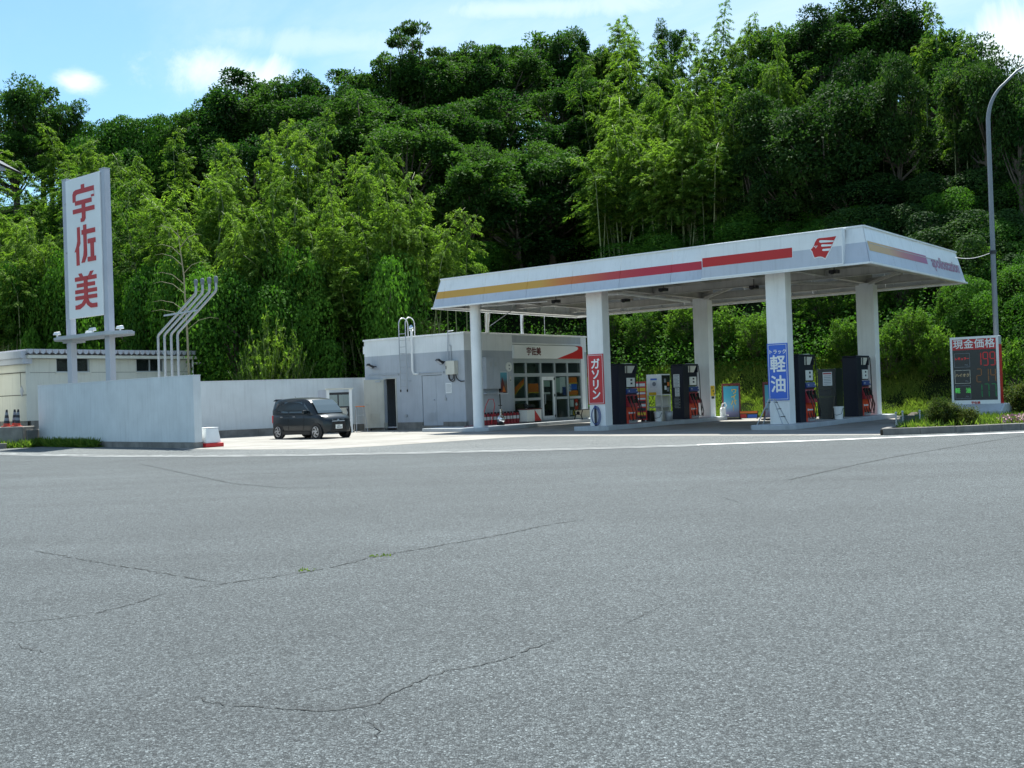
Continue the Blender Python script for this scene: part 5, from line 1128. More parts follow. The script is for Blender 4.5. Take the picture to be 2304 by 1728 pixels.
# meter box with conduits and notice
mb = MB(); mb.box(-1.06, -.54, V0 - .26, V0 - .002, 2.44, 3.04); bx = mb.build('meter_box', M['cream'], ko, bevel=.012)
MB().box(-1.03, -1.0, V0 - .275, V0 - .262, 2.68, 2.82).build('latch', M['dark'], bx)
for p in ([(-1.03, V0 - .12, 3.04), (-1.03, V0 - .05, 4.28), (-1.03, V0 - .05, 4.36), (-1.03, V0 + .3, 4.4)], [(-.9, V0 - .04, 3.04), (-.9, V0 - .04, 3.7), (-.96, V0 - .04, 3.75)]): MB().tube(p, .022, 6).build('conduit', M['kiosk_grey'], ko)
for p in ([(-1.02, V0 - .12, 2.44), (-1.02, V0 - .1, 2.28), (-.95, V0 - .08, 2.17), (-.82, V0 - .06, 2.12), (-.7, V0 - .08, 2.2), (-.68, V0 - .1, 2.44)], [(-.98, V0 - .12, 2.44), (-.96, V0 - .1, 2.26), (-.86, V0 - .08, 2.19), (-.76, V0 - .1, 2.26), (-.75, V0 - .1, 2.44)], [(-.6, V0 - .12, 2.44), (-.58, V0 - .08, 2.28), (-.5, V0 - .05, 2.18), (-.36, V0 - .05, 2.12), (-.16, V0 - .05, 2.13)]):
    MB().tube(p, .022, 6).build('cable', M['dark'], ko)
MB().box(-1.3, -.94, V0 - .02, V0 - .002, 1.62, 2.08).build('notice', M['paper'], ko)
mb = MB()
for k in range(7): mb.box(-1.26, -1.0 + .02 * (k % 3), V0 - .024, V0 - .0205, 1.70 + k * .05, 1.714 + k * .05)
mb.build('notice_print', M['ink_grey'], ko)
mb = MB(); mb.box(-1.36, -1.28, V0 - .06, V0, 1.3, 1.42); mb.tube([(-1.32, V0 - .03, 1.42), (-1.32, V0 - .03, 1.55)], .012, 6); mb.build('tap', M['steel'], ko)
MB().box(-3.82, -3.7, V0 - .08, V0, .62, .72).build('socket_box', M['steel'], ko)
mb = MB(); mb.tube([(U0 + .3, V0 - .02, 2.62), (-5.6, V0 - .02, 2.6), (-4.9, V0 - .02, 2.66), (-4.2, V0 - .02, 2.64), (-3.9, V0 - .1, 2.7)], .01, 5); mb.build('cable', M['kiosk_grey'], ko)
# shopfront: aluminium frame, panes, door
UX = U1 - .09
mul = [5.48, 6.52, 7.66, 8.80, 9.86, 11.02]
def bar(v0, v1, z0, z1, w=.05): MB().box(UX - w, UX + w, v0, v1, z0, z1).build('frame_bar', M['alu'], ko)
bar(5.48, 11.02, 2.93, 3.12); bar(5.48, 11.02, 2.28, 2.44); bar(5.48, 11.02, .15, .27)
for i, v in enumerate(mul): bar(v + (.001 if i == 0 else -.055), v + (.11 if i == 0 else .055 if i < 5 else -.001), .272, 2.278, .055); bar(v + (.001 if i == 0 else -.055), v + (.11 if i == 0 else .055 if i < 5 else -.001), 2.442, 2.928, .055)
for i in (0, 1, 3, 4): bar(mul[i] + .112, mul[i + 1] - .057, 1.16, 1.28, .045)
def pane(v0, v1, z0, z1, name='window_pane', u=UX): return MB().box(u - .006, u + .006, v0, v1, z0, z1).build(name, M['glass'], ko)
for i in range(5):
    pane(mul[i] + .06, mul[i + 1] - .06, 2.445, 2.925)
    if i != 2: pane(mul[i] + .06, mul[i + 1] - .06, 1.285, 2.275); pane(mul[i] + .06, mul[i + 1] - .06, .275, 1.155)
mb = MB(); D0, D1 = 7.72, 8.74; mb.box(UX - .02, UX + .05, D0, D0 + .13, .2, 2.27); mb.box(UX - .02, UX + .05, D1 - .13, D1, .2, 2.27); mb.box(UX - .02, UX + .05, D0 + .131, D1 - .131, 2.10, 2.27); mb.box(UX - .02, UX + .05, D0 + .131, D1 - .131, .2, .38)
sd = mb.build('shop_door', M['white'], ko); pane(D0 + .14, D1 - .14, .39, 2.09, 'door_pane', UX + .015)
MB().tube([(UX + .05, D0 + .16, .95), (UX + .12, D0 + .16, .98), (UX + .12, D0 + .16, 1.42), (UX + .05, D0 + .16, 1.45)], .018, 6).build('handle', M['steel'], sd)
for z in (.3, 1.3, 2.1): MB().box(UX + .051, UX + .075, D1 - .05, D1 + .02, z, z + .12).build('hinge', M['dark'], sd)
# things stuck inside the panes
def inside(v0, v1, z0, z1, mat, name='window_poster', off=.03): return MB().box(UX - off - .004, UX - off, v0, v1, z0, z1).build(name, M[mat], ko)
inside(6.75, 7.55, 1.55, 1.95, 'orange'); inside(6.7, 7.55, 1.50, 1.545, 'yellow')
mb = MB(); mb.prism([(5.62, 1.42), (6.44, 2.0), (6.44, 2.2), (5.62, 1.72)], (UX - .035, 0, 0), W_, Z, U, .004); mb.build('window_poster', M['orange'], ko)
mb = MB(); mb.prism([(5.62, 1.36), (6.44, 1.94), (6.44, 2.0), (5.62, 1.42)], (UX - .03, 0, 0), W_, Z, U, .004); mb.build('window_poster', M['yellow'], ko)
inside(8.92, 9.3, 1.5, 2.2, 'pale_green'); inside(9.31, 9.8, 1.45, 2.25, 'paper', off=.05); inside(9.5, 9.78, 1.35, 1.75, 'hose_blue')
inside(7.92, 8.5, 1.78, 2.08, 'pale_green', off=.05); inside(7.92, 8.5, 1.42, 1.52, 'paper', off=.05)
inside(10.05, 10.75, 1.95, 2.22, 'orange'); inside(10.05, 10.85, 1.90, 1.945, 'yellow'); inside(10.25, 10.75, 1.6, 1.88, 'blue', off=.035); inside(10.05, 10.24, 1.52, 1.88, 'paper'); inside(10.02, 10.85, 1.34, 1.56, 'orange', off=.04); inside(10.02, 10.85, 1.295, 1.335, 'yellow')
inside(10.1, 10.42, .75, 1.12, 'paper'); inside(10.5, 10.8, .6, 1.14, 'sign_red'); inside(10.1, 10.28, .35, .58, 'paper'); inside(10.34, 10.56, .33, .6, 'yellow'); inside(10.62, 10.8, .4, .58, 'paper')
mb = MB(); mb.lathe([(.09, 0), (.09, .003)], (UX - .029, 10.65, .87), 16, axis='X'); mb.build('window_poster', M['paper'], ko)
mb = MB(); mb.text('2', .3, (UX - .026, 10.145, 1.7), W_, Z, .03, .002); mb.build('lettering', M['blue'], ko)
MB().box(-1.6, -.7, 5.9, 7.4, .17, 1.0).build('counter', M['dark'], ko); MB().box(-2.2, -1.4, 8.9, 10.6, .17, 1.1).build('counter', M['dark'], ko)
# name board over the shopfront
nb = thing('shop_name_board', 'white shop name board with red corner swoosh above kiosk windows', 'sign', (U1, 8.2, 3.12))
MB().box(U1 + .002, U1 + .10, 5.46, 11.02, 3.125, 3.76).build('board', M['white_clean'], nb)
MB().prism([(8.85, 3.13), (11.015, 3.13), (11.015, 3.70), (10.9, 3.755), (10.4, 3.757), (10.62, 3.70), (10.66, 3.63), (10.55, 3.56), (10.2, 3.45)], (U1 + .1005, 0, 0), W_, Z, U, .005).build('red_swoosh', M['red'], nb)
mb = MB(); mb.text('宇佐美', .40, (U1 + .1, 6.98, 3.44), W_, Z, .03, .007, sx=.95); mb.build('lettering', M['maroon'], nb)
# raised kerb the kiosk shop side stands on
kp = MB(); kp.prism([(-.9, .05), (-.55, .12), (.2, -.05), (2.2, .02), (2.55, .35), (2.3, 3.2), (1.35, 5.3), (1.1, 12.0), (-.16, 12.0), (-.16, 1.9), (-1.35, 1.9)], (0, 0, .0), U, W_, Z, .15)
solo(kp, 'kiosk_kerb', M['island'], 'raised grey painted kerb platform along the kiosk shopfront', 'kerb', (.5, 2, 0), bevel=.02)

# ---------------------------------------------------------------- boundary walls
def wall_xy(name, label, pts, h, th, base_h, segs=None, cat='wall'):
    t = thing(name, label, cat, (pts[0][0], pts[0][1], 0), 'W')
    for a, b in zip(pts[:-1], pts[1:]):
        a = Vector((*a, 0)); b = Vector((*b, 0)); d = (b - a).normalized(); s = Vector((-d.y, d.x, 0))   # s points away from camera side
        def slab(z0, z1, e0, e1, mat, nm, x0=a, x1=b):
            p = [x0 + s * e0, x1 + s * e0, x1 + s * e1, x0 + s * e1]
            return MB().hexa([q + Z * z0 for q in p] + [q + Z * z1 for q in p]).build(nm, M[mat], t, bevel=.015 if nm == 'wall_face' else 0)
        slab(base_h, h, 0, th, 'wall_paint', 'wall_face'); slab(h + .002, h + .03, -.008, th + .008, 'wall_top_lit', 'wall_sun_strip')  # thin pale strip paints in the sunlit top edge
        n = max(1, int((b - a).length / 3.1))
        for k in range(n):
            q0 = a.lerp(b, k / n) + d * (.012 if k else 0); q1 = a.lerp(b, (k + 1) / n); slab(-.02, base_h - .003, -.05, th + .02, 'concrete', 'footing', q0, q1)
    return t
wall_xy('front_wall', 'thick pale blue grey wall beside the road below the tower sign', [(-19.85, 44.0), (-10.94, 36.07)], 2.5, .30, .2)
wall_xy('back_wall', 'long pale grey wall behind the parked car', [(-18.5, 42.9), (-7.9, 49.2), (-6.85, 50.15)], 2.48, .22, .32)

# ---------------------------------------------------------------- tower sign
ts = thing('tower_sign', 'tall white tower sign with three red characters on two grey posts', 'sign', (-11.2, -9, 0))
for u in (-13.16, -10.13):
    mb = MB(); mb.box(u, u + .36, -9.0, -8.74, 0, 11.36); mb.build('post', M['pillar'], ts, bevel=.015)
    MB().box(u - .015, u + .375, -9.015, -8.725, 11.362, 11.39).build('post_cap', M['pillar'], ts)
mb = MB(); mb.box(-12.74, -10.05, -9.075, -9.003, 5.33, 11.25); mb.build('panel', M['white_clean'], ts, bevel=.02)
MB().box(-12.74, -10.14, -8.99, -8.85, 11.1, 11.30).build('panel_top_rail', M['pillar'], ts)
for z in (6.1, 8.2, 10.3): MB().ball((-12.86, -9.02, z), .05, 8).build('bolt', M['steel'], ts)
GU = {
 0: [[(.40, .86), (.56, .86), (.56, 1.0), (.40, 1.0)], [(.0, .56), (.14, .56), (.14, .72), (.20, .76), (1.0, .76), (1.0, .66), (.86, .66), (.86, .60), (1.0, .60), (1.0, .89), (.16, .89), (.05, .86), (0, .78)],
     [(.11, .46), (.88, .46), (.88, .58), (.11, .58)], [(0, .24), (1.0, .24), (1.0, .36), (0, .36)], [(.42, .10), (.58, .10), (.58, .5), (.42, .5)], [(.36, -.02), (.50, -.02), (.58, .06), (.58, .12), (.42, .12), (.42, .08), (.36, .08)]],
 1: [[(.16, 1.0), (.30, 1.0), (.30, .62), (.16, .62)], [(.02, .36), (.16, .36), (.30, .56), (.30, .63), (.16, .63), (.12, .52)], [(.10, .0), (.24, .0), (.24, .52), (.10, .48)],
     [(.46, .90), (.60, .90), (.60, 1.03), (.46, 1.03)], [(.38, .78), (1.0, .78), (1.0, .90), (.38, .90)], [(.46, .34), (.60, .34), (.60, .80), (.46, .80)], [(.34, .05), (.48, .05), (.60, .22), (.60, .36), (.46, .36), (.44, .24)],
     [(.66, .52), (1.0, .52), (1.0, .64), (.66, .64)], [(.78, .14), (.92, .14), (.92, .54), (.78, .54)], [(.64, .05), (1.0, .05), (1.0, .17), (.64, .17)]],
 2: [[(.16, 1.0), (.32, 1.0), (.40, .88), (.24, .88)], [(.72, 1.02), (.88, 1.02), (.74, .88), (.60, .88)], [(0, .78), (1.0, .78), (1.0, .90), (0, .90)], [(.08, .60), (.92, .60), (.92, .71), (.08, .71)], [(0, .42), (1.0, .42), (1.0, .53), (0, .53)],
     [(0, .24), (1.0, .24), (1.0, .35), (0, .35)], [(.42, .14), (.58, .14), (.58, .88), (.42, .88)], [(0, -.03), (.2, -.03), (.40, .06), (.58, .22), (.50, .28), (.42, .25), (.30, .13), (.12, .09), (0, .09)], [(.46, .2), (.58, .26), (.66, .14), (.78, .09), (1.0, .09), (1.0, -.03), (.72, -.03), (.56, .06)]],
}
GB = {0: (9.38, 10.92), 1: (7.55, 9.16), 2: (5.74, 7.2)}
for g in range(3):
    z0, z1 = GB[g]; mb = MB()
    for i, p in enumerate(GU[g]):
        mb.prism([(-12.16 + x * 1.70, z0 + y * (z1 - z0)) for x, y in p], (0, -9.0755, 0), U, Z, -W_, .010 + .0025 * i)
    mb.build('lettering', M['sign_red'], ts)
# wing shaped lamp shelf with floodlights
mb = MB()
for zc, k in ((4.42, .0), (4.56, .12)):
    pass
prof = [(-14.05, -9.05), (-13.2, -9.55), (-9.2, -9.55), (-8.3, -9.05), (-8.3, -8.75), (-9.2, -8.2), (-13.2, -8.2), (-14.05, -8.75)]
mb.prism(prof, (0, 0, 4.45), U, W_, Z, .10); mb.prism([(x * .96 - .45, y * .9 - .88) for x, y in prof], (0, 0, 4.551), U, W_, Z, .05)
mb.build('lamp_shelf', M['steel'], ts)
MB().box(-13.3, -12.5, -9.1, -8.5, 4.33, 4.447).build('shelf_bracket', M['steel'], ts)
for u, v in ((-13.35, -9.3), (-12.0, -8.6), (-9.1, -8.9), (-10.5, -9.3)):
    mb = MB(); mb.hexa([Vector((u - .17, v - .12, 4.70)), Vector((u + .17, v - .12, 4.70)), Vector((u + .13, v + .10, 4.69)), Vector((u - .13, v + .10, 4.69)), Vector((u - .14, v - .08, 4.81)), Vector((u + .14, v - .08, 4.81)), Vector((u + .11, v + .07, 4.84)), Vector((u - .11, v + .07, 4.84))]); mb.box(u - .03, u + .03, v - .03, v + .03, 4.602, 4.69)
    mb.build('floodlight', M['white'], ts, bevel=.015)

# ---------------------------------------------------------------- vent pipes
for i, (u0, u1) in enumerate(((-5.05, -2.56), (-4.63, -2.16), (-4.2, -1.75), (-3.79, -1.36))):
    t = thing('vent_pipe', ['leftmost of four grey fuel vent pipes behind the front wall', 'second of four grey vent pipes from the left', 'third of four grey vent pipes from the left', 'rightmost of four grey fuel vent pipes, holding the brace bar'][i], 'pipe', (u0, -9.8, 0), group='fuel tank vent pipes')
    MB().tube([(u0, -9.8, 0), (u0, -9.8, 4.09), (u0 + .03, -9.8, 4.14), (u0 + .07, -9.8, 4.19), (u1 - .06, -9.8, 5.49), (u1 - .02, -9.8, 5.54), (u1, -9.8, 5.60), (u1, -9.8, 5.86)], .046, 12).build('pipe', M['steel'], t, smooth=True)
    MB().lathe([(.055, 5.80), (.066, 5.84), (.072, 5.95), (.06, 6.02), (.04, 6.04)], (u1, -9.8, 0), 12).build('vent_cap', M['lamp_grey'], t, smooth=True)
    if i == 3: MB().obox((-4.5, -9.88, 4.86), (-2.38, -9.88, 4.90), .03, .06).build('brace_bar', M['steel'], t)

# ---------------------------------------------------------------- neighbouring house with tiled eaves
hs = thing('outbuilding', 'cream outbuilding with scalloped eaves and two small windows behind wall', 'building', (-19, -7.6, 0))
HU, HV0, HV1 = -19.05, -7.66, 1.2
def hw(v0, v1, z0, z1): MB().box(HU - .2, HU, v0, v1, z0, z1).build('wall', M['house'], hs)
wins = [(-6.35, -4.62), (-2.04, -.42)]
hw(HV0, HV1, 1.0, 3.28); vv = HV0
for a, b in wins: hw(vv, a, 3.30, 3.95); vv = b
hw(vv, HV1, 3.30, 3.95)
MB().box(HU - .2, HU - .02, HV0, HV1, 3.281, 3.299).build('wall_seam', M['joint'], hs)
for a, b in wins:
    w = MB().box(HU - .15, HU - .11, a + .002, b - .002, 3.30, 3.948).build('window', M['glass'], hs)
    mb = MB(); mb.box(HU - .16, HU - .06, a + .001, b - .001, 3.301, 3.35); mb.box(HU - .16, HU - .06, a + .001, a + .06, 3.351, 3.948); mb.box(HU - .16, HU - .06, b - .06, b - .001, 3.351, 3.948); mb.box(HU - .16, HU - .06, (a + b) / 2 - .03, (a + b) / 2 + .03, 3.351, 3.948); mb.build('window_frame', M['alu'], w)
    MB().box(HU + .002, HU + .06, a - .05, b + .05, 3.24, 3.297).build('window_sill', M['house'], w)
MB().box(HU - 5, HU - .201, HV0, HV1, 1.0, 3.96).build('inner_block', M['dark'], hs)
MB().box(HU - 5.2, HU + .02, HV0 - .02, HV1, -.1, .995).build('plinth', M['concrete'], hs)
MB().box(HU - .2, HU + .45, HV0 - .3, HV1 + .15, 3.965, 4.12).build('eaves_board', M['house'], hs)
MB().box(HU - 5.3, HU + .48, HV0 - .35, HV1 + .2, 4.122, 4.15).build('roof_deck', M['dark'], hs)
k = 0; v = HV0 - .2
pm = None
while v < HV1 + .1:
    mb = MB(); q = [(-.14, .24), (-.10, .06), (0, .0), (.10, .06), (.14, .24)]
    mb.prism([(v + x, 4.155 + z) for x, z in q], (HU + .50, 0, 0), W_, Z, -U, 5.6)
    if pm is None: pm = mb.build('roof_tile', M['pillar'], hs); v0_ = v
    else:
        c = pm.copy(); lk(c, hs); c.location = pm.location + Vector((0, v - v0_, 0))
    v += .31
# left wing of the same building, face turned towards the road
hl = MB(); hl.box(HU - 7, HU - .001, HV0 - .001 - .2, HV0 - .002, 1.0, 3.7); hl.build('wall', M['house'], hs)
MB().box(HU - 7, HU + .03, HV0 - .25, HV0 - .21, 3.30, 3.33).build('wall_seam', M['joint'], hs); MB().box(HU - 7, HU + .03, HV0 - .215, HV0 - .205, 2.22, 2.25).build('wall_seam', M['joint'], hs)
MB().box(HU - 7, HU + .25, HV0 - .45, HV0, 3.71, 3.98).build('eaves_fascia', M['pillar'], hs); MB().box(HU - 7, HU + .3, HV0 - .55, HV0 + .1, 3.982, 4.30).build('eaves_trough', M['pillar'], hs)
MB().box(HU - 7, HU + .05, HV0 - .27, HV0 - .203, -.1, .995).build('plinth', M['concrete'], hs)
MB().box(HU - .51, HU - .49, HV0 - .215, HV0 - .205, 2.25, 3.3).build('wall_seam', M['joint'], hs)
MB().prism([(-.16, 0), (0, -.27), (.16, 0), (0, .27)], (HU - .42, HV0 - .202, 2.42), U, Z, -W_, .02).build('diamond_tile', M['pillar'], hs)
mb = MB(); mb.tube([(HU + .1, HV1 + .08, 1.0), (HU + .1, HV1 + .08, 3.95)], .05, 8); mb.tube([(HU + .1, HV1 + .08, 3.75), (HU + .1, HV1 + .8, 3.75)], .06, 8); mb.build('downpipe', M['white'], hs)
# gable end of the house whose roof corner shows at the picture's left edge
gh = thing('house', 'white gabled house with dark tiles, only roof corner showing at left', 'house', (-27, 47.5, 0), 'W')
MB().box(-32, -24.4, 46.3, 49.2, 0, 11.9).build('wall', M['house'], gh)
MB().prism([(-33, 12.0), (-21.8, 12.0), (-21.8, 12.16), (-27, 15.4), (-33, 15.4)], (0, 45.7, 0), U, Z, W_, .14).build('barge_board', M['kiosk_grey'], gh)
for k in range(16):
    x = -21.72 - k * .33; z = 12.14 + k * .207; MB().obox((x, 46.2, z), (x - .36, 46.2, z + .225), 1.9, .09, upv=(0, 0, 1)).build('roof_tile', M['dark'], gh)

# ---------------------------------------------------------------- left corner: ledge, cones, weeds
lg = MB(); lg.box(-22.5, -19.95, 42.75, 43.9, -.05, .85); lg.box(-19.94, -19.86, 43.0, 44.6, -.05, .7)
solo(lg, 'concrete_ledge', M['concrete'], 'mossy concrete ledge the traffic cones stand on', 'ledge', (-21, 43.3, 0), 'W', bevel=.03)
solo(MB().box(-23.5, -20.3, 41.9, 42.15, -.02, .22), 'kerb_stone', M['planter_kerb'], 'low weathered kerb at the left edge below the cones', 'kerb', (-22, 42, 0), 'W', bevel=.02)
def cone(x, y, z, lean, label):
    t = thing('traffic_cone', label, 'cone', (x, y, z), 'L', rotz=lean * 3, group='traffic cones on the ledge')
    t.rotation_euler = (lean * .06, lean * .09, lean)
    b = MB(); b.box(-.19, .19, -.19, .19, 0, .035); b.build('base', M['cone'], t, bevel=.01)
    pr = [(.135 - .1 * k / 6, .035 + .675 * k / 6) for k in range(7)]
    for k in range(6):
        mb = MB(); mb.lathe([pr[k], pr[k + 1]], seg=14); mb.build('stripe_band', [M['cone'], M['dark'], M['ink_grey'], M['dark'], M['ink_grey'], M['dark']][k], t, smooth=True)
cone(-20.80, 43.2, .85, .3, 'left traffic cone, dirty red with grey bands, on the ledge'); cone(-20.62, 43.55, .85, -.5, 'middle traffic cone, standing behind the other two'); cone(-20.38, 43.2, .85, .9, 'right traffic cone, darkest of the three on the ledge')
rg = np.random.default_rng(5)
P = np.concatenate([np.stack([rg.uniform(-23.5, -19.4, 2600), rg.uniform(42.1, 43.9, 2600), np.zeros(2600)], 1), np.stack([-19.9 + (tt := rg.uniform(0, .46, 2600)) * 8.91 + rg.uniform(-.25, .02, 2600) * 1.1, 43.9 - tt * 7.93 + rg.uniform(-.32, -.02, 2600), np.zeros(2600)], 1)])
blades('weeds', P, .42, 'green weeds growing at the foot of the front wall', lo=.0, hi=.7)
P = np.stack([rg.uniform(-1.42, -1.2, 45), rg.uniform(9.95, 10.08, 45), np.zeros(45)], 1); P = np.concatenate([P, np.stack([rg.uniform(-1.95, -1.8, 30), rg.uniform(9.25, 9.4, 30), np.zeros(30)], 1)])
blades('crack_grass', P, .024, 'tiny tuft of grass growing in a road crack', lo=.4, hi=1)
mb = MB()
t = thing('withered_stalk', 'withered stalk with arching bare fronds behind the vent pipes', 'plant', (-16.0, 52.0, .5), 'W')
MB().tube([(-15.95, 52, .5), (-15.97, 52, 4.8), (-16.05, 52, 7.9), (-16.3, 52, 10.2)], [.06, .05, .035, .01], 6).build('stem', M['dead'], t)
for k in range(11):
    z = 5.2 + k * .46; s = -1 if k % 3 else 1; L0 = 1.5 - .05 * k; x0 = -15.98 - .02 * k
    MB().tube([(x0, 52, z), (x0 + s * L0 * .4, 51.9, z + .45), (x0 + s * L0 * .8, 51.8, z + .58), (x0 + s * L0 * 1.1, 51.7, z + .5)], [.018, .014, .01, .004], 5).build('frond', M['dead'], t)

# ---------------------------------------------------------------- tub, booth, step stool
t = thing('salt_tub', 'white moulded tub on red base at the end of the front wall', 'tub', (-10.68, 36.75, 0), 'L', rotz=-.7)
MB().hexa([(-.42, -.36, .0), (.42, -.36, 0), (.42, .36, 0), (-.42, .36, 0), (-.42, -.36, .15), (.42, -.36, .15), (.42, .36, .15), (-.42, .36, .15)]).build('base', M['red'], t, bevel=.02)
MB().hexa([(-.36, -.30, .152), (.36, -.30, .152), (.36, .30, .152), (-.36, .30, .152), (-.28, -.24, .66), (.28, -.24, .66), (.28, .24, .66), (-.28, .24, .66)]).build('body', M['white'], t, bevel=.03)
MB().box(-.29, .29, -.25, .25, .662, .69).build('rim', M['white_clean'], t, bevel=.01)
t = thing('wash_booth', 'white framed machine booth with dark window behind the car', 'booth', (-7.75, 47.2, 0), 'L', rotz=.22)
B = MB(); B.box(-.58, -.46, -.05, .05, 0, 1.95); B.box(.42, .54, -.05, .05, 0, 1.95); B.build('post', M['white'], t)
MB().box(-.62, .60, -.12, .6, 1.952, 2.02).build('top_cover', M['cream'], t)
MB().box(-.95, -.60, -.05, .5, .2, 1.96).build('side_cabinet', M['pillar'], t)
B = MB(); B.box(-.455, .415, .0, .04, 1.72, 1.83); B.box(-.455, .415, .0, .04, 1.13, 1.2); B.box(-.10, -.04, .0, .04, 1.201, 1.719); B.box(.34, .414, -.01, .03, .1, 1.129); B.build('window_frame', M['dark'], t)
MB().box(-.454, .414, .045, .055, 1.2, 1.72).build('window_pane', M['glass'], t)
MB().box(-.45, .3, .06, .5, .3, 1.12).build('machine_box', M['cream'], t); MB().tube([(.3, -.06, 1.1), (.36, -.12, .9), (.27, -.1, .7), (.33, -.1, .2)], .025, 6).build('hose', M['black'], t)
MB().box(-.95, .6, .0, .6, 0, .10).build('base', M['concrete'], t)
t = thing('step_stool', 'small aluminium step stool with orange top by the back wall', 'stool', (-6.95, 47.9, 0), 'L', rotz=.3)
MB().box(-.2, .2, -.12, .12, 1.14, 1.18).build('top', M['orange'], t)
for x in (-.2, .2):
    MB().tube([(x * .85, -.08, 1.14), (x * 1.25, -.38, 0)], .018, 6).build('leg', M['steel'], t); MB().tube([(x * .85, .08, 1.14), (x * 1.25, .36, 0)], .018, 6).build('leg', M['steel'], t)
for z in (.38, .76): MB().box(-.22, .22, -.36 + z * .25, -.24 + z * .25, z, z + .025).build('tread', M['steel'], t)

# ---------------------------------------------------------------- car
car = thing('car', 'dark teal boxy kei car with alloy wheels parked on concrete', 'car', (-8.05, 42.0, .012), 'L', rotz=R(-42))
def loft(secs, name, mat, par, closed_ends=True, smooth=True):
    """secs: (x, [(y,z)...] from sill up to roof centre) mirrored"""
    mb = MB(); rings = []
    for x, pr in secs:
        ring = [(x, y, z) for y, z in pr] + [(x, -y, z) for y, z in reversed(pr) if y > 1e-4]
        n = len(mb.v); mb.v += ring; rings.append((n, len(ring)))
    for (a, k), (b, _) in zip(rings[:-1], rings[1:]):
        for i in range(k): j = (i + 1) % k; mb.f.append((a + i, a + j, b + j, b + i)); mb.m.append(0)
    a, k = rings[0]; mb.f.append(tuple(a + i for i in range(k - 1, -1, -1))); mb.m.append(0); a, k = rings[-1]; mb.f.append(tuple(a + i for i in range(k))); mb.m.append(0)
    return mb.build(name, mat, par, smooth=smooth)
def lowsec(x, w, zb, zt, crown=.02): return (x, [(w * .55, zb), (w * .92, zb + .02), (w * .985, zb + .16), (w, .56), (w * .985, max(zt - .18, .6)), (w * .955, zt - .05), (w * .90, zt), (w * .5, zt + crown), (0, zt + crown * 1.3)])
body = loft([lowsec(-1.70, .62, .34, .93), lowsec(-1.66, .68, .28, .95), lowsec(-1.55, .725, .24, .965), lowsec(-.9, .735, .19, .97), (lowsec(.2, .735, .19, .97)), lowsec(.95, .735, .19, .965), lowsec(1.16, .73, .20, .955), lowsec(1.38, .715, .21, .91, .03), lowsec(1.54, .69, .21, .84, .03), lowsec(1.64, .64, .22, .77, .02), lowsec(1.695, .56, .26, .70, .01)], 'body', M['car'], car)
def topsec(x, zb, zt, wb, wt): return (x, [(wb, zb), (wb * .985, zb + (zt - zb) * .35), (wt + .01, zt - .09), (wt - .03, zt - .025), (wt * .6, zt + .008), (0, zt + .016)])
roof = loft([topsec(-1.69, .94, 1.44, .655, .555), topsec(-1.60, .95, 1.53, .68, .575), topsec(-1.3, .955, 1.585, .695, .59), topsec(-.6, .955, 1.612, .70, .595), topsec(.1, .955, 1.60, .70, .595), topsec(.42, .95, 1.57, .70, .59), topsec(.66, .945, 1.50, .70, .585), topsec(.92, .94, 1.28, .695, .62), topsec(1.14, .935, 1.05, .68, .65), topsec(1.2, .93, .97, .66, .65)], 'cabin', M['car'], car)
MB().hexa([(-1.78, -.52, 1.50), (-1.6, -.56, 1.53), (-1.6, .56, 1.53), (-1.78, .52, 1.50), (-1.78, -.52, 1.53), (-1.6, -.55, 1.585), (-1.6, .55, 1.585), (-1.78, .52, 1.53)]).build('roof_spoiler', M['car'], car)
def sidey(z): t = (z - .955) / .56; return .703 - .105 * t ** 1.4 + .004
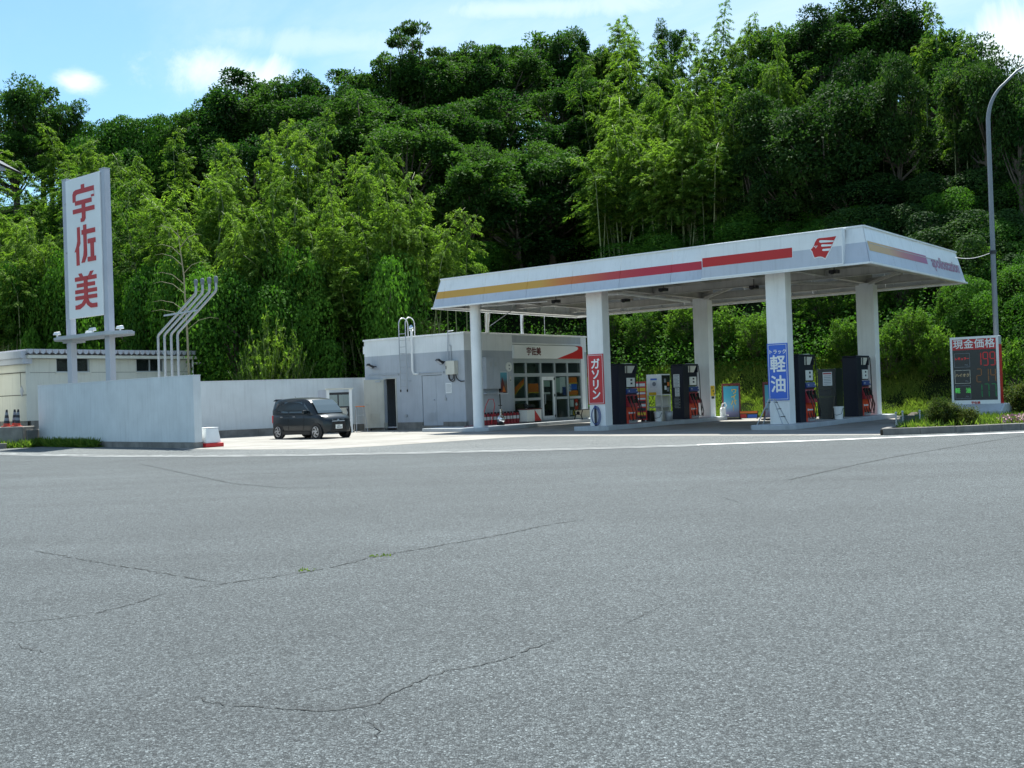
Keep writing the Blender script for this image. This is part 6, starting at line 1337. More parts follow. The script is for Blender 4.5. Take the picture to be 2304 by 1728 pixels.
for s in (-1, 1):
    def wquad(pts, name='side_window'):
        mb = MB(); top = [(x, s * (sidey(z) + .004), z) for x, z in pts]
        mb.face(top if s < 0 else top[::-1]); return mb.build(name, M['car_glass'], car)
    wquad([(-1.22, 1.04), (-.56, 1.02), (-.56, 1.47), (-1.12, 1.46)]); wquad([(-.50, 1.02), (.40, 1.02), (.28, 1.44), (-.50, 1.47)]); wquad([(.46, 1.02), (.86, 1.02), (.66, 1.22), (.40, 1.42)], 'quarter_window'); wquad([(-1.58, 1.12), (-1.30, 1.05), (-1.22, 1.40), (-1.5, 1.42)], 'quarter_window')
    for x in (-.54, .45):
        MB().box(x - .006, x + .006, s * .734 - .003, s * .734 + .003, .36, .93).build('door_gap', M['black'], car)
    for x in (-1.05, -.22): MB().box(x, x + .17, s * .745 - .012, s * .745 + .012, .86, .885).build('door_handle', M['chrome'], car, bevel=.006)
    mb = MB(); mb.box(.56, .68, s * .80 - .09, s * .80 + .09, .98, 1.12); mb.build('side_mirror', M['car'], car, bevel=.03)
    MB().hexa([(-.95, s * .728 - .02, .17), (.85, s * .728 - .02, .17), (.85, s * .728 + .02, .17), (-.95, s * .728 + .02, .17), (-.95, s * .735 - .02, .30), (.85, s * .735 - .02, .30), (.85, s * .735 + .02, .30), (-.95, s * .735 + .02, .30)]).build('sill_trim', M['black'], car)
    for x in (-1.23, 1.225):
        mb = MB(); mb.lathe([(.345, s * .70), (.345, s * .7375)], (x, 0, .28), 24, axis='Y'); mb.build('wheel_gap_shade', M['black'], car)  # black disc painted in for the shaded gap round the tyre
        w = MB().lathe([(.20, s * .58), (.27, s * .565), (.278, s * .60), (.278, s * .72), (.27, s * .745), (.205, s * .75)], (x, 0, .278), 28, axis='Y').build('wheel', M['tyre'], car, smooth=True)
        MB().lathe([(.205, s * .742), (.203, s * .7515)], (x, 0, .278), 28, axis='Y').build('rim_back', M['black'], w)
        mb = MB(); mb.lathe([(.035, s * .75), (.033, s * .768)], (x, 0, .278), 14, axis='Y')
        for k in range(5):
            a = 2 * math.pi * k / 5 + .3; pr = []
            for q in (-1, 1):
                pass
            c0 = Vector((math.cos(a), 0, math.sin(a))); c1 = Vector((math.cos(a + .62 * -s), 0, math.sin(a + .62 * -s))); sd = lambda c: Vector((-c.z, 0, c.x))
            i0 = c0 * .03; o1 = c1 * .195; b_ = [i0 - sd(c0) * .025, c0 * .11 - sd(c0) * .032, o1 - sd(c1) * .055, o1 + sd(c1) * .035, c0 * .12 + sd(c0) * .026, i0 + sd(c0) * .025]
            mb.prism([(p.x, p.z) for p in b_], (x, s * (.7535 + .0006 * k), .278), U, Z, Vector((0, s, 0)), .012)
        mb.build('spokes', M['rim'], w)
        mb = MB(); n_ = 28
        for k in range(n_):
            a0, a1 = 2 * math.pi * k / n_, 2 * math.pi * (k + 1) / n_
            mb.face([(x + math.cos(a0) * .207, s * .757, .278 + math.sin(a0) * .207), (x + math.cos(a1) * .207, s * .757, .278 + math.sin(a1) * .207), (x + math.cos(a1) * .188, s * .757, .278 + math.sin(a1) * .188), (x + math.cos(a0) * .188, s * .757, .278 + math.sin(a0) * .188)][::(1 if s > 0 else -1)])
        mb.build('rim_edge', M['rim'], w)
    # lamps wrap round the corner
    MB().hexa([(1.47, s * .60, .70), (1.66, s * .36, .68), (1.60, s * .34, .68), (1.38, s * .58, .70), (1.40, s * .655, .83), (1.62, s * .40, .775), (1.56, s * .36, .79), (1.34, s * .60, .84)]).build('headlight', M['headlamp'], car, bevel=.01)
    MB().box(1.62, 1.66, s * .575 - .012, s * .575 + .012, .36, .58).build('fog_trim', M['lens'], car)
    MB().box(-1.70, -1.62, s * .655 - .03, s * .655 + .03, .62, .93).build('tail_light', M['red'], car, bevel=.01)
mb = MB(); pr_ = [(1.225, .985, .61), (1.16, 1.075, .60), (.945, 1.30, .565), (.715, 1.50, .52)]
for (x0, z0_, w0), (x1, z1_, w1) in zip(pr_[:-1], pr_[1:]): mb.face([(x0, -w0, z0_ + .012), (x0, w0, z0_ + .012), (x1, w1, z1_ + .012), (x1, -w1, z1_ + .012)])
mb.build('windscreen', M['windscreen'], car, smooth=True)
mb = MB(); mb.face([(-1.70, .56, 1.02), (-1.70, -.56, 1.02), (-1.668, -.50, 1.42), (-1.668, .50, 1.42)]); mb.build('rear_window', M['car_glass'], car)
MB().hexa([(1.64, -.40, .655), (1.705, -.30, .655), (1.705, .30, .655), (1.64, .40, .655), (1.60, -.40, .735), (1.68, -.30, .735), (1.68, .30, .735), (1.60, .40, .735)]).build('grille_bar', M['silver'], car)
MB().hexa([(1.68, -.46, .30), (1.718, -.40, .30), (1.718, .40, .30), (1.68, .46, .30), (1.66, -.36, .64), (1.712, -.28, .645), (1.712, .28, .645), (1.66, .36, .64)]).build('grille', M['black'], car)
mb = MB(); mb.lathe([(.045, 1.695), (.04, 1.715)], (0, 0, .695), 16, axis='X'); mb.build('badge', M['chrome'], car)
npn = MB().box(1.722, 1.73, -.165, .165, .37, .535).build('number_plate', M['plate'], car)
mb = MB()
for k, (y0, y1, z0, z1) in enumerate(((-.10, -.06, .39, .46), (-.045, .0, .39, .46), (.02, .06, .39, .46), (.08, .12, .39, .46), (-.08, .06, .485, .515))): mb.box(1.7305, 1.732, y0, y1, z0, z1)
mb.build('plate_marks', M['ink_grey'], npn)
MB().obox((1.24, -.35, .985), (1.2, .25, .99), .02, .02).build('wiper', M['black'], car)
MB().tube([(-1.25, .2, 1.61), (-1.32, .2, 1.70)], .006, 5).build('aerial', M['black'], car)

# ---------------------------------------------------------------- pump islands
def island(u0, u1, v0, v1, label, h=.17):
    mb = MB(); mb.prism([(u0 + .12, v0), (u1 - .25, v0 - .02), (u1, v0 + .25), (u1, 3.9), (u1 - .12, 4.1), (u1 - .12, 5.9), (u1, 6.1), (u1, v1 - .2), (u1 - .2, v1), (u0 + .2, v1), (u0, v1 - .2), (u0, 6.1), (u0 + .12, 5.9), (u0 + .12, 4.1), (u0, 3.9), (u0, v0 + .15)], (0, 0, 0), U, W_, Z, h)
    solo(mb, 'pump_island', M['island'], label, 'pump island', ((u0 + u1) / 2, 5, 0), bevel=.02)
island(6.85, 8.35, .12, 10.15, 'grey kerbed pump island under the pillar with red sign'); island(14.2, 15.75, .0, 10.15, 'grey kerbed pump island under the pillar with blue sign')

# fuel dispensers: narrow end towards the road, working face to +u
def pump(u1, v0, label, prints=False):
    """own axes: x across (0 = working face), y along, z up"""
    t = thing('fuel_pump', label, 'fuel pump', (u1, v0, .17), 'LS', group='fuel pumps on the islands'); L_, Dp = 1.38, .57
    MB().box(-Dp, 0, 0, L_ * .36, .0, 2.28).build('side_tower', M['navy'], t, bevel=.015)
    MB().box(-Dp + .05, -.03, L_ * .362, L_ - .02, .0, .66).build('lower_cabinet', M['pump_red'], t, bevel=.015)
    MB().box(-Dp + .06, -.05, L_ * .362, L_ - .02, .662, 1.18).build('core', M['dark'], t)
    for s, x in ((1, -.05), (-1, -Dp + .06)):
        MB().prism([(0, .68), (.16 * s, .66), (.13 * s, .80), (.0, 1.13)], (x, L_ * .37, 0), U, Z, W_, L_ * .60).build('nozzle_shelf', M['pump_dark_red'], t)
        for k, y in enumerate((L_ * .45, L_ * .62, L_ * .86)):
            nz = MB().hexa([(x + s * .11, y - .03, .78), (x + s * .17, y - .03, .80), (x + s * .17, y + .03, .80), (x + s * .11, y + .03, .78), (x + s * .03, y - .035, 1.06), (x + s * .12, y - .035, 1.10), (x + s * .12, y + .035, 1.10), (x + s * .03, y + .035, 1.06)]).build('nozzle', M['black'], t)
            if k != 1 or s > 0:
                MB().tube([(x + s * .16, y, .84), (x + s * .26, y + .03, .45), (x + s * .2, y + .08, .12), (x + s * .08, y + .1, .10), (x, y + .1, .4)], .018, 6).build('hose', M['black'], nz)
        MB().box(min(x + s * .13, x + s * .134), max(x + s * .13, x + s * .134), L_ * .68, L_ * .80, .80, .95).build('price_card', M['screen'], t)
        MB().hexa([(x - .001 * s, L_ * .40, 1.16), (x + s * .09, L_ * .40, 1.20), (x + s * .09, L_ * .97, 1.20), (x - .001 * s, L_ * .97, 1.16), (x, L_ * .40, 1.38), (x + s * .04, L_ * .40, 1.38), (x + s * .04, L_ * .97, 1.38), (x, L_ * .97, 1.38)]).build('control_panel', M['hose_blue'], t)
        MB().ball((x + s * .085, L_ * .5, 1.28), .03, 8).build('button', M['lens'], t); MB().ball((x + s * .085, L_ * .9, 1.28), .03, 8).build('button', M['lens'], t)
        ds = MB().box(min(x + s * .02, x + s * .05), max(x + s * .02, x + s * .05), L_ * .43, L_ * .86, 1.44, 1.80).build('display', M['plate'], t, bevel=.006)
        mb = MB()
        for y, z in ((.62, 1.68), (.62, 1.54)): mb.box(min(x + s * .051, x + s * .053), max(x + s * .051, x + s * .053), L_ * y, L_ * (y + .1), z, z + .07)
        mb.build('readout', M['ink'], ds)
    MB().box(-Dp + .06, -.05, L_ * .362, L_ - .02, 1.40, 1.98).build('head', M['navy'], t, bevel=.015)
    MB().box(-Dp + .03, -.02, L_ - .08, L_, 1.98, 2.30).build('mast', M['navy'], t)
    MB().box(-Dp, 0, 0, L_ + .02, 2.282, 2.35).build('top_beam', M['navy'], t, bevel=.02)
    MB().prism([(L_ * .38, 2.27), (L_ * .92, 2.27), (L_ * .74, 1.99), (L_ * .38, 1.99)], (-.10, 0, 0), W_, Z, U, .07).build('hose_tray', M['cream'], t)
    MB().box(-.30, -.06, L_ * .55, L_ * .8, 2.351, 2.37).build('top_label', M['plate'], t)
    for x in (-Dp - .03, .03):
        MB().tube([(x, L_ * .42, 2.26), (x * 1.2, L_ * .4, 1.99)], .02, 6).build('hose', M['black'], t)
        MB().tube([(x, L_ - .05, 2.28), (x, L_ + .03, 1.9), (x, L_ + .06, 1.0), (x, L_ + .10, .35), (x, L_ + .22, .08), (x, L_ + .3, .3), (x, L_ + .12, .8)], .02, 6).build('hose', M['black'], t)
    mb = MB(); mb.box(-.0295, -.027, L_ * .5, L_ * .56, .38, .46); mb.box(-.0295, -.027, L_ * .58, L_ * .84, .39, .44); mb.build('badge', M['paper'], t)
    MB().box(-.06, .03, L_ * .5, L_ * .9, .02, .14).build('foot_plate', M['steel'], t)
    if prints:
        for z0, z1, x0, x1, mt in ((1.36, 1.92, -.46, -.16, 'paper'), (.98, 1.34, -.40, -.18, 'paper'), (.45, .96, -.46, -.14, 'screen')):
            n_ = MB().box(x0, x1, -.006, -.002, z0, z1).build('notice', M[mt], t); mb = MB()
            for k in range(int((z1 - z0) / .06)): mb.box(x0 + .03, x1 - .03 - .05 * (k % 2), -.0085, -.0065, z0 + .04 + k * .058, z0 + .058 + k * .058)
            mb.build('notice_print', M['ink_grey'], n_)
    return t
p1 = pump(7.87, 1.92, 'dark fuel pump with red base nearest the red pillar sign')
for x in (-.15, -.02):
    pass
pump(7.87, 6.95, 'dark fuel pump with three paper notices on its end', True)
pump(15.24, 1.86, 'dark fuel pump with red base beside the blue pillar sign'); pump(15.24, 7.3, 'dark fuel pump farthest right, in front of rear pillar')

# cabinets and odds and ends between the pumps
t = thing('service_cabinet', 'white service cabinet with notice board between left island pumps', 'cabinet', (7.6, 5.3, .17))
A0, A1, Q0, Q1 = 7.25, 7.95, 5.0, 5.72
MB().box(A0, A1, Q0, Q1, 1.22, 2.1).build('upper_box', M['white'], t, bevel=.01)
for a, b in ((A0, Q0), (A1 - .05, Q0), (A0, Q1 - .05), (A1 - .05, Q1 - .05)): MB().box(a, a + .05, b, b + .05, .17, 1.218).build('leg', M['cream'], t)
MB().box(A0 + .06, A1 - .06, Q1 - .06, Q1 - .051, .17, 1.2).build('back_panel', M['cream'], t); MB().box(A0 + .02, A1 - .02, Q0 + .02, Q1 - .07, .72, .76).build('shelf', M['steel'], t)
MB().box(A1 + .002, A1 + .02, Q0 + .05, Q1 - .05, 1.27, 2.05).build('notice_board', M['screen'], t)
for y, z, mt in ((.2, 1.75, 'ink_grey'), (.45, 1.6, 'orange'), (.22, 1.45, 'paper'), (.42, 1.38, 'ink_grey')): MB().box(A1 + .021, A1 + .025, Q0 + y, Q0 + y + .16, z, z + .16).build('notice', M[mt], t)
n_ = MB().box(A0 + .18, A0 + .52, Q0 - .006, Q0 - .002, 1.55, 1.95).build('poster', M['paper'], t); MB().box(A0 + .2, A0 + .5, Q0 - .009, Q0 - .007, 1.86, 1.93).build('poster_band', M['blue'], n_)
mb = MB(); mb.lathe([(.09, -.0), (.088, .002)], (A0 + .37, Q0 - .009, 1.70), 14, axis='Y'); mb.build('poster_spot', M['ink_grey'], n_)
MB().box(A0 + .1, A0 + .45, Q0 - .004, Q0 - .001, 1.24, 1.36).build('yellow_cloth', M['yellow'], t)
solo(MB().box(7.15, 7.62, 4.62, 4.98, .17, .62), 'storage_box', M['dark'], 'black storage box standing in front of the white cabinet', 'box', (7.4, 4.8, .17), bevel=.02)
def bucket(u, v, z, label, mat='white', r=.17, h=.40):
    t = thing('bucket', label, 'bucket', (u, v, z), 'LS'); mb = MB(); mb.lathe([(r * .82, 0), (r, h), (r * .94, h), (r * .78, .03)], seg=18); mb.build('pail', M[mat], t, smooth=True)
    MB().lathe([(r * 1.0, h - .05), (r * 1.06, h - .045), (r * 1.06, h - .01), (r * 1.0, h)], seg=18).build('rim', M[mat], t)
    MB().tube([(-r, 0, h - .05), (-r * .9, -r * .8, h * .42), (0, -r * 1.25, h * .32), (r * .9, -r * .8, h * .42), (r, 0, h - .05)], .009, 5).build('handle', M['black'], t)
bucket(7.86, 4.82, .17, 'white bucket beside the black box on the left island'); bucket(15.42, 4.85, .17, 'white bucket beside the last fuel pump on right island', h=.46)
solo(MB().lathe([(.14, .17), (.17, .55), (.15, .56)], (8.08, 5.3, 0), 16), 'waste_bin', M['steel'], 'small grey waste bin right of the white bucket', 'bin', (8.08, 5.3, .17), smooth=True)
t = thing('service_banner', 'red upright banner with yellow price rows behind first pump', 'banner', (7.2, 4.2, .17))
B0, B1, bv = 6.95, 7.62, 4.32
MB().box(B0, B1, bv, bv + .03, .25, 1.82).build('board', M['red'], t)
for k, (z0, z1, mt) in enumerate(((1.62, 1.74, 'paper'), (1.42, 1.56, 'yellow'), (1.30, 1.38, 'paper'), (1.18, 1.27, 'orange'), (1.08, 1.15, 'paper'), (.93, 1.03, 'ink'), (.80, .90, 'paper'), (.62, .74, 'ink'), (.45, .56, 'yellow'), (.30, .40, 'ink'))): MB().box(B0 + (.06 if k % 2 else .22), B1 - .03, bv - .006, bv - .001, z0, z1).build('print_row', M[mt], t)
for u in (B0 + .08, B1 - .08): MB().box(u - .02, u + .02, bv + .031, bv + .06, .17, 1.8).build('leg', M['steel'], t)
t = thing('glass_cabinet', 'grey translucent payment cabinet with white notice on right island', 'cabinet', (14.95, 5.2, .17))
G0, G1, Q0, Q1 = 14.62, 15.30, 4.98, 5.62
MB().box(G0 + .02, G1 - .02, Q0 + .02, Q1 - .02, 1.02, 1.98).build('upper_case', M['pillar'], t)
for n_, b in (('side_pane', (G0, G1, Q0 - .012, Q0, .2, 2.02)), ('side_pane', (G1, G1 + .012, Q0, Q1, .2, 2.02))): MB().box(*b).build(n_, M['screen'], t)
for a, b in ((G0, Q0), (G1 - .03, Q0 + .001), (G0, Q1 - .03), (G1 - .03, Q1 - .03)): MB().box(a + .001, a + .03, b + .001, b + .03, .17, 2.03).build('post', M['steel'], t)
MB().box(G0 + .04, G1 - .04, Q0 + .05, Q1 - .05, .19, .95).build('lower_rack', M['dark'], t)
n_ = MB().box(G0 + .2, G0 + .55, Q0 - .018, Q0 - .0125, 1.4, 1.9).build('notice', M['paper'], t)
MB().box(G0 + .22, G0 + .53, Q0 - .0205, Q0 - .0185, 1.82, 1.87).build('notice_heading', M['pump_dark_red'], n_)
for k in range(6): MB().box(G0 + .24, G0 + .51, Q0 - .0205, Q0 - .0185, 1.45 + k * .06, 1.47 + k * .06).build('notice_print', M['ink_grey'], n_)
MB().box(G0 + .05, G0 + .5, Q0 + .0, Q0 + .018, 1.05, 1.25).build('blue_tray', M['hose_blue'], t)
solo(MB().obox((15.22, 4.7, .17), (15.25, 4.93, 1.0), .025, .025), 'wooden_pole', M['bark'], 'brown wooden pole leaning on the payment cabinet', 'pole', (15.22, 4.7, .17))

# ---------------------------------------------------------------- signs on the front pillars
def pillar_sign(u0, u1, z0, z1, mat, rows, name, label):
    t = thing(name, label, 'sign', ((u0 + u1) / 2, .80, z0)); vf = .80
    MB().box(u0, u1, vf - .03, vf + .003, z0, z1).build('board', M[mat], t)
    mb = MB(); e = .035; g = .016
    mb.box(u0 + e, u1 - e, vf - .034, vf - .0305, z0 + e, z0 + e + g); mb.box(u0 + e, u1 - e, vf - .034, vf - .0305, z1 - e - g, z1 - e); mb.box(u0 + e, u0 + e + g, vf - .034, vf - .0305, z0 + e + g, z1 - e - g); mb.box(u1 - e - g, u1 - e, vf - .034, vf - .0305, z0 + e + g, z1 - e - g); mb.build('border_line', M['paper'], t)
    for body, size, z, bold, sx in rows:
        mb = MB(); mb.text(body, size, ((u0 + u1) / 2 + .005, vf - .03, z), U, Z, bold, .006, sx=sx); mb.build('lettering', M['white_clean'], t)
pillar_sign(7.215, 7.945, .99, 2.90, 'sign_red', [('ガ', .42, 2.50, .03, 1), ('ソ', .42, 2.10, .03, 1), ('リ', .42, 1.71, .03, 1), ('ン', .42, 1.33, .03, 1)], 'petrol_sign', 'red sign reading petrol in white katakana on left front pillar')
pillar_sign(14.60, 15.33, .97, 2.89, 'blue', [('トラック', .165, 2.60, .025, 1), ('軽', .60, 2.16, .022, .95), ('油', .60, 1.48, .022, .95)], 'diesel_sign', 'blue sign reading truck diesel in white on right front pillar')
# hose on a stub post under the red sign
t = thing('water_hose', 'coiled blue water hose on a dark post below the red sign', 'hose', (7.58, .74, .17))
MB().lathe([(.045, .17), (.045, .80), (.035, .86)], (7.56, .70, 0), 12).build('post', M['dark'], t)
MB().ball((7.56, .70, .9), .05, 8).build('tap', M['hose_blue'], t)
for k in range(3):
    r_ = .21 + .02 * k; MB().tube([(7.60 + math.cos(a) * r_ * .8, .62 + .04 * k, .55 + math.sin(a) * r_ * 1.45) for a in np.linspace(0, 2 * math.pi, 25)], .014, 6, cap=False).build('coil', M['hose_blue'], t, smooth=True)
# step ladder in front of the blue sign
t = thing('step_ladder', 'aluminium step ladder standing in front of the blue sign', 'ladder', (14.9, .5, .17))
for s, (u0, u1) in enumerate(((14.36, 14.76), (15.28, 14.92))):
    for v0, v1 in ((.30, .44), (.72, .56)):
        rail = MB().tube([(u0 + (.0 if v0 < .5 else .02), v0, .17), (u1, v1, 1.02)], .02, 6).build('rail', M['steel'], t)
    for z in (.42, .68, .9): k = (z - .17) / .85; u = u0 + (u1 - u0) * k; MB().box(u - .04, u + .04, .30 + .14 * k, .72 - .16 * k, z, z + .022).build('tread', M['dark'], t)
for v in (.45, .55): MB().obox((14.74, v, 1.02), (14.94, v, 1.02), .03, .03).build('top_hinge', M['steel'], t)

# ---------------------------------------------------------------- along the kiosk shopfront
e_grp = 'fire extinguishers along the kiosk wall'
ex = None; k = 0
for i in range(12):
    v = 2.75 + i * .235; u = .12
    if ex is None:
        ex = thing('fire_extinguisher', 'small red fire extinguisher with white label in the kiosk wall row', 'extinguisher', (u, v, .15), 'LS', group=e_grp)
        MB().lathe([(.085, 0), (.088, .03), (.088, .42), (.06, .48), (.03, .50)], seg=14).build('cylinder', M['pump_dark_red'], ex, smooth=True)
        MB().lathe([(.0895, .22), (.0895, .36)], seg=14).build('label_band', M['paper'], ex, smooth=True); MB().box(-.02, .10, -.015, .015, .5, .56).build('handle', M['black'], ex); MB().tube([(.02, 0, .53), (.11, .02, .45), (.10, .03, .15)], .012, 5).build('hose', M['black'], ex)
    else:
        c = dup(ex); c.location = S(u, v, .15); c.rotation_euler = (0, 0, YAW + rnd.uniform(-.4, .4))
t = thing('air_tank', 'chrome portable tyre inflator tank standing by the extinguishers', 'air tank', (1.02, 3.02, .15), 'LS')
MB().lathe([(.16, 0), (.17, .02), (.17, .07), (.10, .09)], seg=18).build('base_ring', M['black'], t, smooth=True); MB().ball((0, 0, .26), .19, 20).build('tank', M['tank'], t, smooth=True)
MB().lathe([(.05, .42), (.05, .62), (.07, .63), (.07, .70)], seg=12).build('neck', M['chrome'], t, smooth=True); MB().tube([(-.10, 0, .86), (.10, 0, .86)], .018, 6).build('handle', M['black'], t); MB().tube([(0, 0, .70), (0, 0, .86)], .02, 6).build('stem', M['black'], t)
MB().tube([(.05, 0, .66), (.16, .03, .55), (.14, .05, .35), (.2, .06, .12)], .012, 6).build('hose', M['black'], t)
t = thing('hose_stand', 'pale post with looped red hose beside the round pillar', 'hose stand', (.95, 1.75, .15), 'LS')
MB().lathe([(.07, 0), (.055, .05), (.05, .72), (.06, .76)], seg=10).build('post', M['cream'], t)
MB().tube([(.05, 0, .2), (.2, .15, .9), (.28, .25, 1.15), (.42, .38, 1.15), (.46, .42, .9), (.40, .38, .5), (.32, .3, .12)], .016, 6).build('hose', M['red'], t, smooth=True); MB().box(-.1, .12, -.1, .1, .0, .04).build('foot', M['cream'], t)
MB().tube([(-.45, -.55, .02), (-.2, -.4, .05), (0, -.2, .12), (.05, 0, .4)], .01, 5).build('hose', M['pump_dark_red'], t)
t = thing('rubbish_box', 'white and red recycling box with plastic bag beside shopfront', 'bin', (.35, 6.0, .15))
MB().box(.1, .62, 5.42, 6.52, .20, .74).build('box', M['plate'], t, bevel=.01); MB().prism([(6.0, .21), (6.515, .21), (6.0, .73)], (.6215, 0, 0), W_, Z, U, .004).build('red_triangle', M['red'], t)
MB().box(.08, .64, 5.40, 6.54, .742, .78).build('lid', M['maroon'], t)
for k in range(4): MB().box(.56, .62, 6.08 + k * .11, 6.14 + k * .11, .151, .2).build('caster', M['black'], t)
b = MB(); b.ball((.34, 6.05, .88), .2, 14, sq=(1, 1.5, .55)); b.ball((.3, 5.75, .93), .1, 10, sq=(1, .8, 1.2)); solo(b, 'plastic_bag', M['bag'], 'clear plastic bag lying on the recycling box', 'bag', (.34, 6.0, .78), smooth=True)
t = thing('garden_bench', 'bench with black iron legs and cream seat by the shopfront', 'bench', (.9, 9.9, .15))
for v in (9.15, 10.75):
    mb = MB(); mb.tube([(.62, v, .15), (.70, v, .36), (.64, v, .52), (.60, v, .60)], .025, 6); mb.tube([(1.10, v, .15), (1.03, v, .34), (1.08, v, .5), (1.12, v, .60)], .025, 6); mb.tube([(.70, v, .36), (.86, v, .45), (1.03, v, .34)], .02, 6); mb.lathe([(.09, -.02), (.09, .02)], (.86, v, .46), 10, axis='Y'); mb.build('iron_leg', M['black'], t, smooth=True)
for k in range(4): MB().box(.60 + k * .135, .715 + k * .135, 9.05, 10.85, .60, .635).build('seat_slat', M['dark'], t)
MB().box(.66, .70, 9.2, 10.7, .20, .58).build('back_board', M['cream'], t)
t = thing('wall_cabinet', 'grey switch cabinet on the kiosk wall behind round pillar', 'cabinet', (U1, 3.7, 1.6)); MB().box(U1 + .002, U1 + .28, 3.2, 4.2, 1.75, 3.17).build('case', M['kiosk_grey'], t, bevel=.01)
for v in (3.22, 3.72): MB().box(U1 + .281, U1 + .295, v, v + .46, 1.79, 3.13).build('door', M['kiosk_grey'], t)
for v in (3.45, 3.8): MB().box(U1 + .296, U1 + .30, v, v + .14, 2.75, 2.95).build('label_plate', M['steel'], t)
t = thing('wall_poster', 'poster with blue sky and brown scene in pale frame on kiosk wall', 'poster', (U1, 4.7, 1.5))
MB().box(U1 + .002, U1 + .03, 4.33, 5.03, 1.50, 2.52).build('frame', M['paper'], t)
MB().box(U1 + .031, U1 + .034, 4.36, 4.99, 1.54, 2.49).build('picture', ramp_paint('poster_picture', 2, [(0, (.10, .11, .12)), (.35, (.16, .10, .07)), (.55, (.10, .12, .14)), (.75, (.08, .28, .38)), (1.0, (.12, .36, .46))]), t)
MB().prism([(4.45, 1.56), (4.9, 1.56), (4.75, 2.0), (4.62, 2.3), (4.55, 1.95)], (U1 + .0345, 0, 0), W_, Z, U, .003).build('picture_shape', M['maroon'], t); MB().prism([(4.62, 1.6), (4.85, 1.6), (4.72, 1.9)], (U1 + .038, 0, 0), W_, Z, U, .003).build('picture_shape', M['orange'], t)
t = thing('wall_clock', 'round pale clock on kiosk wall left of the name board', 'clock', (U1, 5.13, 2.7)); MB().lathe([(.22, .002), (.22, .05), (.19, .07)], (U1, 5.13, 2.74), 24, axis='X').build('case', M['plate'], t)
MB().box(U1 + .071, U1 + .075, 5.08, 5.18, 2.78, 2.84).build('face_mark', M['ink_grey'], t); MB().box(U1 + .071, U1 + .075, 5.09, 5.18, 2.62, 2.68).build('face_mark', M['ink_grey'], t)
t = thing('wall_tag', 'small yellowish notice hanging under the clock', 'notice', (U1, 5.3, 2.1)); MB().box(U1 + .002, U1 + .012, 5.2, 5.32, 2.05, 2.3).build('card', M['cream'], t); MB().box(U1 + .0125, U1 + .015, 5.22, 5.3, 2.08, 2.16).build('print', M['ink_grey'], t)
solo(MB().box(U1 + .002, U1 + .3, 3.15, 4.35, 1.52, 1.57), 'wall_shelf', M['kiosk_grey'], 'narrow grey shelf below the switch cabinet', 'shelf', (U1, 3.7, 1.5))
b = MB(); b.tube([(U1 + .1, 4.32, 2.0), (U1 + .18, 4.36, 1.75), (U1 + .1, 4.34, 1.6), (U1 + .1, 4.36, .95)], .022, 6); b.ball((U1 + .14, 4.34, 1.72), .08, 8); solo(b, 'hanging_hose', M['black'], 'black coiled air line hanging left of the poster', 'hose', (U1, 4.35, 1.0))

# ---------------------------------------------------------------- boards behind the islands
def aboard(x, y, rot, w, h, face, label, marks):
    t = thing('banner_stand', label, 'banner', (x, y, .012), 'L', rotz=rot, group='banner stands behind the islands')
    MB().box(-w / 2, -w / 2 + .07, -.03, .03, .0, h).build('frame_side', M['maroon'], t); MB().box(w / 2 - .07, w / 2, -.03, .03, .0, h).build('frame_side', M['maroon'], t); MB().box(-w / 2 + .071, w / 2 - .071, -.03, .03, h - .1, h).build('frame_top', M['maroon'], t); MB().box(-w / 2, w / 2, -.22, .22, .0, .06).build('foot', M['black'], t)
    MB().box(-w / 2 + .072, w / 2 - .072, -.02, .02, .09, h - .13).build('print', face, t)
    for body, size, px, pz, mt, bold in marks:
        mb = MB(); mb.text(body, size, (px, -.02, pz), (1, 0, 0), Z, bold, .004); mb.build('lettering', M[mt], t)
bsky = ramp_paint('banner_print', 2, [(0, (.10, .09, .16)), (.30, (.20, .20, .36)), (.55, (.16, .36, .52)), (1.0, (.05, .34, .48)), (1.5, (.04, .30, .46))])
aboard(9.85, 47.4, -.30, .82, 1.62, bsky, 'sky blue wiper banner with yellow vertical writing in maroon frame', [('ワ', .27, .14, 1.24, 'yellow', .02), ('イ', .27, .12, .99, 'yellow', .02), ('パ', .26, .10, .74, 'yellow', .02), ('｜', .24, .09, .50, 'yellow', .02)])
aboard(11.0, 45.1, .35, .60, 1.62, bsky, 'second maroon framed banner half hidden by blue pillar sign', [])
t = thing('floor_board', 'low board with orange and blue print behind the islands', 'sign', (10.5, 46.9, .012), 'L', rotz=-.2)
MB().box(-.42, .42, -.02, .02, .03, .36).build('board', M['screen'], t)
for k, (x0, x1, z0, z1, mt) in enumerate(((-.38, .38, .26, .35, 'orange'), (-.36, -.1, .06, .22, 'red'), (-.05, .36, .05, .2, 'blue'))): MB().box(x0, x1, -.026, -.0205, z0, z1).build('print', M[mt], t)
for x in (-.36, .36): MB().box(x - .02, x + .02, -.1, .1, .0, .029).build('foot', M['black'], t)
t = thing('watering_can', 'white watering can standing at the rear of left island', 'can', (8.15, 9.95, .17), 'LS')
mb = MB(); mb.lathe([(.13, 0), (.13, .34), (.06, .42)], seg=14); mb.build('body', M['white_clean'], t, smooth=True); MB().tube([(-.08, 0, .38), (-.02, 0, .56), (.12, 0, .60), (.18, 0, .48), (.10, 0, .36)], .03, 8).build('handle', M['white_clean'], t, smooth=True); MB().tube([(.1, -.05, .08), (.22, -.1, .06), (.34, -.14, .05)], .025, 6).build('spout', M['white_clean'], t)
